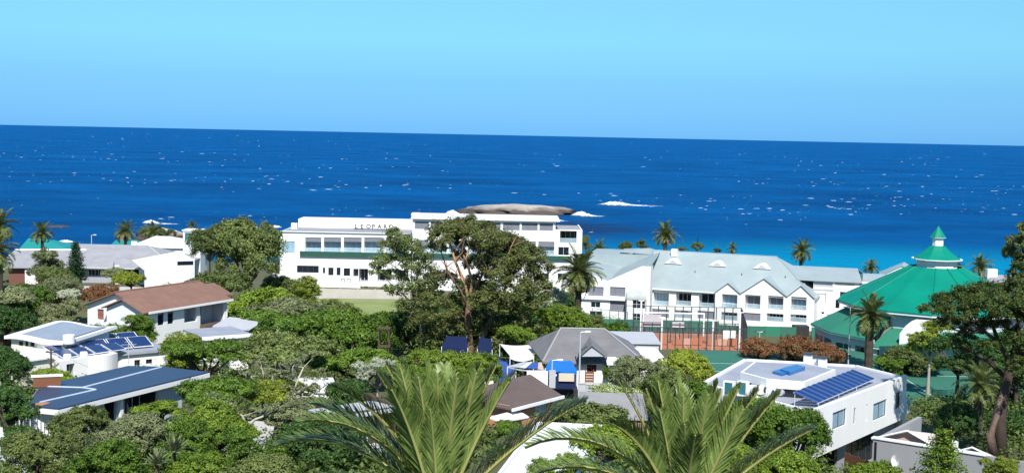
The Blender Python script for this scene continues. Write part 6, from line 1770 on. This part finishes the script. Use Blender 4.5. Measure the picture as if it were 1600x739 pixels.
# cone shaped conifer in front of the grey roof, and a small araucaria bottom right
def conifer(name, label, px, ytop, ybot, wd, D, tiers, leafn, m, seed, droop=.1, dens=1.0, gz=None):
    r_ = np.random.default_rng(seed)
    p = at(px, ytop, D); g = G(p.x, p.y) if gz is None else gz
    H = p.z - g; rad = wd / 2 * D / FOC; z0 = at(px, ybot, D).z - g
    z0 = max(.3, z0)
    o = thing(name, label, 'conifer', (p.x, p.y, g))
    mb = MB(); mb.tube([(0, 0, -.2), (0, 0, H * .5), (0, 0, H)], [.18, .11, .02], 7); mb.build('trunk', BARK, o, smooth=True)
    P = []; Nn = []; br = MB()
    for k in range(tiers):
        t = k / (tiers - 1); z = z0 + (H - z0) * t ** .9; r1 = rad * (1 - t) ** .8 + .12
        nb = 7 if dens >= 1 else 6
        for j in range(nb):
            a = 6.28 * j / nb + k * .8 + r_.normal() * .15; L = r1 * (.8 + .3 * r_.random())
            e = np.array([math.cos(a) * L, math.sin(a) * L, z - droop * L + .15 * L * r_.random()])
            br.tube([(0, 0, z), tuple(e * np.array([.5, .5, 0]) + np.array([0, 0, z - droop * .2 * L])), tuple(e)], [.035, .025, .01], 3)
            n = int(leafn * (.3 + L / rad))
            s = r_.random(n) ** .7
            q = np.array([0, 0, z]) + (e - np.array([0, 0, z])) * s[:, None] + r_.normal(size=(n, 3)) * np.array([1, 1, .5]) * (.10 * rad + .04)
            P.append(q); Nn.append(np.tile([0, 0, 1.0], (n, 1)) + r_.normal(size=(n, 3)) * .4)
    br.build('branches', BARK, o)
    link('crown', leaf_mesh('crown', np.concatenate(P), np.concatenate(Nn), .16 * (D / 100) ** .5, r_, m), o)
    return o
conifer('cone_tree', 'dark cone shaped conifer in front of the long grey roof', 118, 380, 437, 36, 218, 15, 90, leafmat('conifer_leaf', (.008, .030, .010), (.03, .085, .03), .1), 3)
conifer('araucaria_tree', 'small open tiered araucaria in front of the grey house', 1474, 676, 745, 78, 60, 7, 160, LEAF['pine'], 4, droop=-.05, dens=.8)

# ------------------------------------------------------------------ the big tree in the centre: bare reddish limbs, clumped foliage
def big_tree():
    D = 150; r_ = np.random.default_rng(21)
    g0 = at(735, 560, D); g = G(g0.x, g0.y)
    o = thing('big_tree', 'tall old tree with bare reddish limbs in front of the white hotel', 'tree', (g0.x, g0.y, g))
    Q = lambda px, py, dy=0: (lambda p: Vector((p.x - g0.x, dy, p.z - g)))(at(px, py, D + dy))
    mb = MB()
    mb.tube([(0, 0, -.4), Q(733, 540), Q(731, 500), Q(733, 470)], [.75, .55, .42, .34], 9)
    mb.tube([Q(741, 565), Q(752, 530, -.3), Q(768, 500, -.5), Q(778, 478, .3)], [.5, .42, .34, .28], 9)
    mb.build('trunk', REDBARK, o, smooth=True)
    limbs = [
        ([(733, 470), (725, 440), (712, 410), (703, 380), (700, 358)], .26), ([(731, 480), (720, 455), (700, 425), (690, 395), (683, 375)], .17),
        ([(733, 470), (738, 440), (728, 405), (735, 380), (742, 362)], .22), ([(733, 470), (748, 440), (760, 415), (768, 385), (775, 360)], .20),
        ([(778, 478), (790, 450), (800, 425), (806, 395), (803, 378)], .22), ([(778, 478), (800, 460), (822, 440), (838, 425), (846, 410)], .18),
        ([(768, 500), (790, 490), (812, 478), (828, 465)], .12), ([(731, 500), (712, 485), (690, 478), (668, 470)], .13),
        ([(733, 490), (745, 475), (765, 460), (790, 450), (812, 440)], .12), ([(712, 410), (722, 392), (726, 372), (728, 352)], .11),
        ([(703, 380), (694, 366), (684, 352), (678, 348)], .09), ([(738, 440), (752, 420), (772, 405), (790, 398)], .10), ([(725, 440), (708, 432), (694, 428), (680, 430)], .08),
        ([(760, 415), (752, 392), (748, 370), (752, 350)], .10), ([(731, 510), (716, 500), (702, 505), (688, 515)], .07), ([(800, 425), (818, 412), (828, 402), (835, 395)], .1)]
    for k, (pts, r0) in enumerate(limbs):
        dy = r_.normal() * 1.2
        m = MB(); n = len(pts)
        q = [Q(a, b, dy * i / n + (.4 * r_.normal() if i else 0)) for i, (a, b) in enumerate(pts)]
        m.tube(q, [max(.03, r0 * (1 - .75 * i / (n - 1))) for i in range(n)], 7)
        # side twigs
        for i in range(1, n):
            for t in range(4):
                e = q[i] + Vector((r_.normal() * 1.0, r_.normal() * .9, .35 + abs(r_.normal()) * .6))
                m.tube([q[i], q[i].lerp(e, .5) + Vector((r_.normal() * .12, 0, .1)), e], [r0 * .25, r0 * .16, .012], 4)
        m.build('limb', REDBARK if k not in (0, 2) else mat('sunlit_orange_bark', (.52, .30, .16), .8, .35, 3, .4, 12), o, smooth=True)  # sun on the lit limbs is put into a lighter orange bark colour
    for k in range(16):
        a, b = 690 + 110 * r_.random(), 395 + 95 * r_.random(); m = MB()
        p0 = Q(a, b, -2.0 + r_.normal() * .6); p1 = p0 + Vector((r_.normal() * .9, r_.normal() * .4, .9 + r_.random())); p2 = p1 + Vector((r_.normal() * 1.0, r_.normal() * .5, .5 + r_.random()))
        m.tube([p0, p0.lerp(p1, .5) + Vector((r_.normal() * .25, 0, 0)), p1, p2], [.11, .09, .07, .03], 6)
        m.tube([p1, p1 + Vector((r_.normal() * .8, 0, .7))], [.06, .02], 5)
        m.build('limb', REDBARK if k % 3 else mat('sunlit_orange_bark', (.52, .30, .16), .8, .35, 3, .4, 12), o, smooth=True)  # some of these limbs carry the same painted sunlight
    clumps = [ # px, py, radius px, depth
        (706, 350, 26, .5), (735, 350, 28, 0), (762, 358, 26, -.5), (690, 362, 16, 0), (778, 372, 22, 0), (804, 372, 15, 0), (803, 392, 18, .6), (683, 385, 13, 0),
        (826, 398, 22, 0), (842, 418, 18, .2), (818, 425, 24, -.5), (790, 405, 24, -.8), (765, 395, 22, .5), (748, 385, 16, 1), (835, 445, 20, 0), (805, 452, 24, -.6),
        (775, 430, 22, -.6), (815, 480, 22, 0), (788, 480, 24, -.8), (752, 440, 18, .8), (690, 440, 20, .8), (672, 466, 20, 0), (690, 490, 24, -.6), (712, 470, 14, .8),
        (755, 470, 20, -1), (770, 510, 20, -.2), (800, 512, 22, 0), (705, 520, 20, 0), (665, 500, 20, .5), (680, 530, 22, 0), (740, 412, 14, 1.2), (715, 395, 12, 1.2), (722, 375, 12, .6), (758, 410, 14, .6), (725, 498, 22, 1.2), (752, 512, 22, 1.0), (780, 530, 22, .4), (820, 505, 20, .4), (700, 545, 18, .6), (838, 468, 18, .4), (668, 445, 14, .8), (736, 455, 14, 1.4)]
    lob = []
    for (a, b, rp, dy) in clumps:
        c = Q(a, b + max(0, (400 - b) * .24), dy * 3 + r_.normal() * 1.0); rr = 1.16 * rp * D / FOC
        lob.append((c.x, c.y, c.z, rr, rr * 1.1, rr * .66))
    P, Nn = lobe_leaves(r_, lob, 95000, 20, .37, -.5, .7, .05)
    bz = P[:, 2]
    link('crown', leaf_mesh('crown', P, Nn, .25, r_, LEAF['olive2']), o)
LEAF['olive2'] = leafmat('deep_olive_leaf', (0.024, 0.042, 0.012), (0.17, 0.20, 0.055), .2, odd=(.17, .09, .04), oddamt=.05)
big_tree()
def airy_tree():
    D = 160; r_ = np.random.default_rng(22)
    g0 = at(660, 545, D); g = G(g0.x, g0.y)
    o = thing('airy_tree', 'thin airy grey barked tree left of the big reddish tree', 'tree', (g0.x, g0.y, g))
    Q = lambda px, py, dy=0: (lambda p: Vector((p.x - g0.x, dy, p.z - g)))(at(px, py, D + dy))
    GB = mat('grey_bark', (.26, .23, .20), .9, .35, 4, .4, 14)
    mb = MB(); mb.tube([(0, 0, -.3), Q(658, 510), Q(650, 480), Q(645, 455)], [.30, .24, .19, .15], 8); mb.build('trunk', GB, o, smooth=True)
    for k, pts in enumerate(([(645, 455), (636, 430), (628, 405), (622, 380)], [(645, 455), (655, 425), (660, 400), (655, 385)], [(650, 480), (630, 460), (612, 445), (600, 432), (590, 420)], [(636, 430), (618, 418), (600, 405)], [(650, 480), (668, 455), (676, 430)], [(658, 500), (640, 488), (622, 480)])):
        q = [Q(a, b, r_.normal() * .5) for a, b in pts]; n = len(q)
        m = MB(); m.tube(q, [.13 * (1 - .75 * i / (n - 1)) for i in range(n)], 6)
        for i in range(1, n):
            for t in range(3):
                e = q[i] + Vector((r_.normal() * .9, r_.normal() * .8, abs(r_.normal()) * .6)); m.tube([q[i], e], [.035, .01], 4)
        m.build('limb', GB, o, smooth=True)
    lob = []
    for (a, b, rp) in ((620, 368, 18), (632, 382, 22), (610, 388, 20), (648, 392, 18), (598, 408, 20), (625, 402, 18), (660, 405, 18), (590, 424, 12), (640, 418, 16), (668, 425, 18), (612, 430, 16), (645, 445, 20), (622, 455, 16), (665, 460, 18), (640, 480, 20), (668, 490, 16), (606, 450, 10), (650, 510, 18)):
        c = Q(a, b, r_.normal() * 1.6); rr = rp * D / FOC; lob.append((c.x, c.y, c.z, rr, rr, rr * .6))
    P, Nn = lobe_leaves(r_, lob, 19000, 16, .45, -.6, .7, .08)
    link('crown', leaf_mesh('crown', P, Nn, .24, r_, LEAF['olive']), o)
airy_tree()
def stone_pine():
    D = 95; r_ = np.random.default_rng(23)
    g0 = at(1566, 705, D); g = G(g0.x, g0.y)
    o = thing('stone_pine', 'big dark stone pine with twisted trunk at the right edge', 'tree', (g0.x, g0.y, g))
    Q = lambda px, py, dy=0: (lambda p: Vector((p.x - g0.x, dy, p.z - g)))(at(px, py, D + dy))
    PB = mat('pine_bark', (.075, .052, .042), .95, .4, 4, .6, 12)
    mb = MB(); mb.tube([(0, 0, -.4), Q(1562, 660), Q(1568, 620), Q(1576, 585), Q(1578, 560)], [.55, .42, .36, .33, .28], 9)
    mb.build('trunk', PB, o, smooth=True)
    mb = MB(); mb.tube([Q(1552, 712, -.5), Q(1548, 680, -.7), Q(1556, 650, -.5), Q(1563, 625, -.2), Q(1568, 605)], [.42, .30, .26, .22, .12], 8); mb.build('leaning_stem', mat('sunlit_pine_bark', (.20, .13, .10), .9, .35, 3, .5, 10), o, smooth=True)
    for pts in ([(1578, 565), (1560, 535), (1535, 515), (1505, 500), (1480, 490)], [(1578, 565), (1585, 530), (1590, 500), (1592, 475)], [(1578, 570), (1600, 545), (1620, 525)], [(1572, 590), (1545, 565), (1520, 550), (1500, 545)], [(1560, 535), (1550, 505), (1545, 480)], [(1535, 515), (1515, 520), (1490, 515)], [(1520, 505), (1512, 488), (1500, 478)]):
        q = [Q(a, b, r_.normal() * .6) for a, b in pts]; n = len(q); m = MB(); m.tube(q, [.2 * (1 - .75 * i / (n - 1)) for i in range(n)], 6)
        for i in range(1, n):
            for t in range(5):
                e = q[i] + Vector((r_.normal() * .8, r_.normal() * .8, abs(r_.normal()) * .5)); m.tube([q[i], q[i].lerp(e, .5) + Vector((0, 0, .08)), e], [.04, .025, .008], 4)
        m.build('limb', PB, o, smooth=True)
    lob = []
    for (a, b, rp, dy, fl) in ((1462, 484, 22, 0, .4), (1485, 474, 28, 1, .4), (1515, 466, 30, 0, .4), (1545, 460, 32, 1.5, .4), (1500, 490, 26, -2, .45), (1535, 482, 30, -2, .45), (1568, 470, 30, -1, .45), (1590, 462, 32, 0, .45), (1578, 492, 30, -2.4, .5), (1605, 490, 30, 0, .6), (1600, 445, 24, 0, .6), (1592, 428, 14, .4, .7), (1602, 410, 18, .5, .8), (1480, 505, 18, -1, .5), (1555, 505, 22, 1, .5), (1520, 515, 18, 1, .5), (1595, 530, 24, -1, .6), (1610, 560, 24, 0, .7), (1545, 540, 14, -1, .5), (1590, 575, 18, -1.4, .6), (1500, 540, 14, 0, .5)):
        c = Q(a, b, dy + r_.normal() * .5); rr = rp * D / FOC; lob.append((c.x, c.y, c.z, rr, rr * 1.3, rr * fl * 1.4))
    P, Nn = lobe_leaves(r_, lob, 70000, 30, .30, -.3, .75, .05)
    link('crown', leaf_mesh('crown', P, Nn, .15, r_, leafmat('dark_pine_needle', (.012, .030, .006), (.085, .135, .020), .12, odd=(.14, .10, .045), oddamt=.1)), o)
stone_pine()

# pale bare-limbed trees showing through the crowns
def bare_tree(label, px, pyb, D, limbs, seed, tuft=14):
    r_ = np.random.default_rng(seed); g0 = at(px, pyb, D); g = G(g0.x, g0.y)
    o = thing('bare_tree', label, 'tree', (g0.x, g0.y, g))
    Q = lambda a, b, dy=0: (lambda p: Vector((p.x - g0.x, dy, p.z - g)))(at(a, b, D + dy))
    PW = mat('whitish_bark', (.52, .49, .42), .85, .35, 4, .4, 14)
    m = MB(); q = Q(px, pyb); m.tube([(0, 0, -.3), (q.x * .6, 0, q.z * .5), q], [.26, .2, .16], 8); m.build('trunk', PW, o, smooth=True)
    ends = []
    for pts in limbs:
        q = [Q(a, b, r_.normal() * .3) for a, b in pts]; n = len(q); m = MB()
        m.tube(q, [.15 * (1 - .7 * i / (n - 1)) for i in range(n)], 7)
        for i in range(1, n):
            for t in range(2):
                e = q[i] + Vector((r_.normal() * .7, r_.normal() * .5, abs(r_.normal()) * .5)); m.tube([q[i], e], [.04, .012], 4)
                ends.append(e)
        m.build('limb', PW, o, smooth=True)
    lob = [(e.x, e.y, e.z + .1, .45, .45, .22) for e in ends]
    P, Nn = lobe_leaves(r_, lob, 170 * len(lob), 8, .5, -.6, .6, .05)
    link('crown', leaf_mesh('crown', P, Nn, .14, r_, LEAF['grey']), o)
bare_tree('pale bare limbed tree with forked whitish trunk, left garden', 410, 632, 100, [[(410, 632), (408, 612), (400, 600), (392, 588)], [(410, 632), (414, 610), (424, 594), (432, 578)], [(408, 612), (414, 596), (410, 578)], [(414, 610), (400, 604), (384, 606)]], 51)
bare_tree('leaning pale branches above the dark gap, left of the left palm', 452, 645, 96, [[(452, 645), (456, 620), (464, 596), (474, 574)], [(456, 620), (476, 606), (496, 594)], [(452, 645), (472, 630), (492, 614), (508, 602)], [(464, 596), (456, 580), (460, 566)]], 52)
bare_tree('thin pale stems beside the spreading crown in the left garden', 385, 668, 84, [[(385, 668), (378, 650), (362, 640), (348, 632)], [(385, 668), (398, 655), (412, 650)]], 53)
# utility pole and its cable
p = at(80, 592, 112); g = G(p.x, p.y)
o = thing('utility_pole', 'timber utility pole beside the cream house', 'pole', (p.x, p.y, g)); h = at(80, 545, 112).z - g
m = MB(); m.tube([(0, 0, -.3), (0, 0, h)], [.10, .08], 8); m.build('shaft', BARK, o)
m = MB(); m.box(-.45, .45, -.05, .05, h - .35, h - .25); m.build('crossarm', BARK, o)
e = at(330, 590, 99) - Vector((p.x, p.y, g)); n = 14; m = MB()
a_ = Vector((.3, 0, h - .2)); m.tube([a_.lerp(e, i / n) - Vector((0, 0, 1.2 * 4 * (i / n) * (1 - i / n))) for i in range(n + 1)], .012, 4); m.build('cable', DGREY, o)

# ------------------------------------------------------------------ palms
def frond_mesh(name, L, bend, npair, seg, wid, leafl, seed, m, fold=.5, fwd=.6, rach=None):
    """feather frond growing along +x from the origin, bending down; leaflets are narrow folded blades"""
    r_ = np.random.default_rng(seed)
    mb = MB(); n = 12
    pts = []
    for i in range(n + 1):
        t = i / n; a = bend * t ** 1.6
        pts.append(Vector((0, 0, 0)) if i == 0 else pts[-1] + Vector((math.cos(a), 0, -math.sin(a))) * (L / n))
    mb.tube(pts, [L * .012 * (1 - .85 * i / n) + .004 for i in range(n + 1)], 4)
    def cp(t):
        f = t * n; i = min(n - 1, int(f)); return pts[i].lerp(pts[i + 1], f - i), (pts[i + 1] - pts[i]).normalized()
    for k in range(npair):
        t = .10 + .89 * (k + r_.random() * .5) / npair
        p, d = cp(t)
        up = Vector((0, 1, 0)).cross(d) * -1
        if up.z < 0: up = -up
        ll = leafl * (math.sin(math.pi * (t * .82 + .16)) ** .7) * (.85 + .3 * r_.random())
        for s_ in (-1, 1):
            side = Vector((0, s_, 0))
            dirv = (side * (1 - fold * .5) + d * (fwd + .25 * t) + up * fold * (.8 + .5 * r_.random()) + Vector((r_.normal() * .08, r_.normal() * .06, r_.normal() * .06))).normalized()
            dr = Vector((0, 0, -1)) * ll * .22 * (.3 + r_.random())
            w = wid * (.8 + .4 * r_.random())
            wv = dirv.cross(up).normalized() * w * .5
            a0 = p; a1 = p + dirv * ll * .45 + dr * .15; a2 = p + dirv * ll + dr
            i0 = len(mb.v)
            mb.v += [tuple(a0 - wv * .6), tuple(a0 + wv * .6), tuple(a1 - wv), tuple(a1 + wv), tuple(a2)]
            mb.f += [(i0, i0 + 1, i0 + 3, i0 + 2), (i0 + 2, i0 + 3, i0 + 4)]
    me = mb.mesh(name, m)
    if rach:
        me.materials.append(rach)
        for i in range(n * 4 + 2): me.polygons[i].material_index = 1
    return me

RACHIS = mat('palm_rib', (.34, .33, .11), .5, .2, 3)
PALMLEAF = leafmat('palm_leaf', (0.045, 0.070, 0.016), (0.20, 0.235, 0.075), .2, rough=.4)
PALMNEAR = leafmat('near_palm_leaf', (0.030, 0.064, 0.012), (0.25, 0.335, 0.088), .22, rough=.38)
PALMDRY = leafmat('dry_palm_leaf', (.10, .075, .03), (.30, .21, .08), .15)
FAR_F = [frond_mesh('frond', 1.0, b, 26, 1, .030, .26, 40 + i, PALMLEAF, fold=.35) for i, b in enumerate((.5, .9, 1.4, 1.9))]
FAR_D = [frond_mesh('frond', 1.0, b, 22, 1, .028, .22, 60 + i, PALMDRY, fold=.2) for i, b in enumerate((1.2, 1.8))]
def palm_trunk(o, h, r0, r1, m=PALMBARK):
    mb = MB(); n = 14; pts = []; rad = []
    for i in range(n + 1):
        t = i / n; pts += [(0, 0, h * t - .3 * (1 - t))]; rad += [(r0 + (r1 - r0) * t) * (1.0 + (.10 if i % 2 else 0)) * (1.25 if t > .9 else 1)]
    mb.tube(pts, rad, 9); mb.build('trunk', m, o)
def palm(label, px, yc, D, spread, trunk=True, n=44, seed=0, r=.32, wind=0.0, dry=.1, low=-.55, name='palm_tree'):
    """yc = picture height of the crown's heart, spread = frond length in the picture"""
    r_ = np.random.default_rng(seed + 100)
    p = at(px, yc, D); g = G(p.x, p.y); h = p.z - g; L = spread * D / FOC
    o = thing(name, label, 'palm', (p.x, p.y, g))
    palm_trunk(o, h, r * 1.1, r)
    for k in range(n):
        t = (k + .5) / n
        el_ = 1.45 - (1.45 - low) * t ** .8 + r_.normal() * .08
        az = k * 2.39996 + r_.normal() * .12
        if t > 1 - dry: me = FAR_D[k % 2]
        else: me = FAR_F[min(3, int(t * 3.2 + r_.random() * .8))]
        s = L * (.80 + .3 * r_.random())
        ob = link('frond', me, o, (0.0, 0.0, h), None, (s, s, s))
        ob.rotation_euler = (0, 0, 0)
        M = Matrix.Rotation(az, 4, 'Z') @ Matrix.Rotation(-el_, 4, 'Y') @ Matrix.Rotation(r_.normal() * .2, 4, 'X')
        if wind: M = Matrix.Rotation(wind, 4, 'Y') @ M
        ob.rotation_euler = M.to_euler()
    m = MB(); m.tube([(0, 0, h - L * .12), (0, 0, h - .02), (0, 0, h + L * .10)], [r * 1.1, r * 1.5, r * .4], 9); m.build('crown_shaft', PALMBARK, o, smooth=True)
    return o
palm('stout palm in front of the hotels, centre right of the big tree', 905, 424, 185, 44, n=70, seed=1, r=.42, dry=.18, low=-1.0)
palm('dark palm in front of the green theatre', 1360, 492, 168, 40, n=64, seed=2, r=.50, low=-.9, dry=.08)
palm('tall palm against the sea above the hotel chimney', 1040, 367, 258, 24, n=48, seed=3, r=.35, low=-.6)
palm('windblown palm behind the right end of the blue roof', 1252, 392, 262, 23, n=44, seed=4, r=.3, low=-.6, wind=.25)
palm('small palm crown behind the low blue roof', 1361, 418, 268, 17, n=36, seed=5, r=.3, low=-.3)
palm('palm right of the theatre lantern', 1532, 416, 240, 24, n=40, seed=6, r=.3, low=-.5, wind=-.15, dry=.2)
palm('palm showing behind the theatre lantern neck', 1494, 412, 250, 16, n=30, seed=7, r=.28)
palm('small palm at the right corner of the white hotel', 936, 391, 262, 21, n=40, seed=8, r=.3, low=-.6, dry=.3)
palm('tiny palm above the middle of the long blue roof', 1145, 388, 292, 12, n=30, seed=9, r=.25)
palm('palm against the sea by the small rock, far left', 66, 364, 262, 22, n=44, seed=10, r=.3, low=-.5)
palm('palm against the sea left of the white villa', 196, 362, 268, 22, n=44, seed=11, r=.3, low=-.6, dry=.2)
palm('low palm beside the shore rock, left of the glass lookout', 238, 364, 275, 22, n=36, seed=12, r=.3, wind=.2)
palm('small palm above the round olive tree', 300, 352, 290, 12, n=26, seed=13, r=.25)
palm('upper palm at the left edge of the picture', -2, 352, 165, 34, n=56, seed=14, r=.4, low=-.9, dry=.25)
palm('lower palm at the left edge with hanging fronds', -8, 392, 150, 42, n=60, seed=15, r=.4, low=-1.1, dry=.15)
palm('shaded palm behind the pine trunk', 1530, 600, 112, 44, n=44, seed=16, r=.35, low=-.6, dry=.05)

# the two palms in the foreground
NEAR_F = [frond_mesh('frond', 1.0, b, np_, 1, w, lf, 80 + i, PALMNEAR, fold=f, fwd=fw, rach=RACHIS) for i, (b, lf, f, fw, w, np_) in enumerate(((.20, .24, .55, 1.1, .019, 84), (.42, .24, .55, 1.0, .019, 84), (.85, .23, .55, .95, .018, 80), (1.25, .20, .5, .9, .017, 76), (1.5, .19, .5, .7, .016, 70), (.35, .22, 1.7, 2.6, .026, 90), (.22, .22, 1.5, 2.2, .026, 90)))]
def near_palm(label, px, yc, D, fr_list, seed, extra=20, wind=.0):
    r_ = np.random.default_rng(seed)
    p = at(px, yc, D); g = G(p.x, p.y); h = p.z - g
    o = thing('palm_tree', label, 'palm', (p.x, p.y, g))
    palm_trunk(o, h - .1, .36, .32)
    def put(az, el_, L, v, tw):
        ob = link('frond', NEAR_F[v], o, (math.cos(az) * .10, math.sin(az) * .10, h - .1), None, (L, L, L))
        ob.rotation_euler = (Matrix.Rotation(az, 4, 'Z') @ Matrix.Rotation(-el_, 4, 'Y') @ Matrix.Rotation(tw, 4, 'X')).to_euler()
    for (az, el_, L, v, tw) in fr_list:
        put(R(az), R(el_), L, v, R(tw))
    for k in range(extra):
        put(R(-200 + 400 * r_.random()), R(-35 + 50 * r_.random()), 2.3 + .7 * r_.random(), 3 + k % 2, r_.normal() * .4)
    m = MB(); m.tube([(0, 0, h - .7), (0, 0, h - .2), (0, 0, h + .25)], [.34, .42, .10], 10); m.build('crown_shaft', PALMBARK, o, smooth=True)
# azimuth 0 = to the right, 90 = away, 180 = to the left, -90 = towards the viewer
near_palm('left foreground palm with upright feathery fronds', 686, 800, 27, [(192, 82, 3.45, 6, 0), (-30, 83, 3.4, 6, 0), (120, 84, 3.4, 6, 0), (12, 77, 3.45, 6, 0), (168, 75, 3.4, 5, 0), (-100, 76, 2.7, 0, 0), 
    (176, 52, 4.1, 3, 0), (188, 66, 3.9, 3, 0), (165, 70, 3.8, 2, 30), (200, 40, 3.6, 3, 0), (178, 80, 3.5, 5, 0), (200, 84, 3.3, 6, 0), (150, 80, 3.4, 6, 20), (-95, 86, 3.25, 0, 0), (-60, 80, 3.3, 0, -20),
    (-125, 80, 3.3, 0, 25), (90, 82, 3.3, 1, 0), (20, 82, 3.4, 6, 0), (-15, 78, 3.35, 0, -75), (5, 73, 3.5, 5, 0), (-12, 69, 3.5, 5, -60), (2, 49, 4.0, 5, 0), (215, 74, 3.3, 1, 40), (170, 60, 3.8, 2, 0), (185, 78, 3.4, 0, 75)], 31, 8)
near_palm('right foreground palm with folded upright fronds', 1068, 812, 26, [(192, 80, 3.0, 6, 0), (-40, 82, 3.0, 6, 0), (100, 84, 3.1, 6, 0), (14, 75, 3.1, 6, 0), (-100, 74, 2.5, 0, 0), 
    (180, 62, 4.0, 4, 0), (174, 74, 3.4, 5, 0), (190, 70, 3.1, 2, 40), (160, 82, 3.0, 6, 0), (-110, 84, 2.9, 0, 10), (-60, 80, 3.0, 0, -30), (20, 84, 3.05, 6, 0), (-15, 77, 3.1, 6, -30), (0, 70, 3.2, 6, 0), (8, 61, 3.35, 6, 0), (-10, 50, 3.3, 5, 0), (-140, 76, 2.7, 0, 30), (90, 80, 2.9, 1, 0), (182, 48, 3.5, 3, 0), (-30, 68, 2.9, 0, -60), (175, 82, 3.1, 0, 70), (-90, 72, 2.5, 1, 0)], 32, 8)

# broad leaved plant with upright leaves, lower left
def aloe(label, px, py, D, n, L, seed):
    r_ = np.random.default_rng(seed); p = at(px, py, D); g = G(p.x, p.y)
    o = thing('spiky_plant', label, 'plant', (p.x, p.y, g)); h = max(.3, p.z - g - L * .5)
    mb = MB(); mb.tube([(0, 0, -.2), (.05, 0, h * .5), (0, 0, h + .1)], [.12, .10, .08], 7); mb.build('stem', BARK, o)
    for k in range(n):
        az = k * 2.4; el_ = .35 + 1.0 * r_.random(); m = MB()
        d = Vector((math.cos(az) * math.cos(el_), math.sin(az) * math.cos(el_), math.sin(el_))); s_ = Vector((-math.sin(az), math.cos(az), 0)) * .09
        a = Vector((0, 0, h)); b = a + d * L * .55; c = a + d * L - Vector((0, 0, .25 * L * (1 - math.sin(el_))))
        m.face([a - s_ * .5, a + s_ * .5, b + s_]); m.face([a - s_ * .5, b + s_, b - s_]); m.face([b - s_, b + s_, c])
        m.build('leaf', LEAF['grey'], o)
aloe('spiky broad leaved plant in the lower left garden', 272, 690, 60, 34, 1.1, 5)
aloe('second spiky plant left of the left palm', 245, 712, 57, 28, .9, 6)

# ------------------------------------------------------------------ undergrowth covering the garden slopes
rg = np.random.default_rng(99)
PP = []; NN = []
cnt = 0
while cnt < 1700:
    D = 54 + 190 * rg.random() ** 1.25
    x = (rg.random() * 2 - 1) * .43 * D; y = D
    # keep the lawn, courts and building plots clear
    if 203 < y < 240 and -44 < x < -17: continue
    if 135 < y < 220 and 16 < x < 70: continue
    bad = False
    for (cx, cy, pz, r0, r1) in PADS:
        if math.hypot(x - cx, y - cy) < r0 * .9: bad = True; break
    if bad: continue
    cnt += 1
    g = G(x, y); rr = .6 + 1.7 * rg.random() ** 2
    k = int(60 + 60 * rr * rr)
    d = rdirs(rg, k); d[:, 2] = np.abs(d[:, 2])
    lump = 1 + .25 * np.sin(d[:, 0] * 5 + cnt) * np.cos(d[:, 1] * 6 + cnt * 2)
    P = np.array([x, y, g - .1]) + d * np.array([rr * 1.25, rr * 1.25, rr]) * (lump * (.78 + .3 * rg.random(k)))[:, None]
    PP.append(P); NN.append(d + np.array([0, 0, .3]))
UND = leafmat('undergrowth_leaf', (0.024, 0.052, 0.010), (0.15, 0.21, 0.045), .2)
o = link('undergrowth', leaf_mesh('undergrowth', np.concatenate(PP), np.concatenate(NN), .30, rg, UND))
tagp(o, 'low green undergrowth covering the garden slopes', kind='stuff')
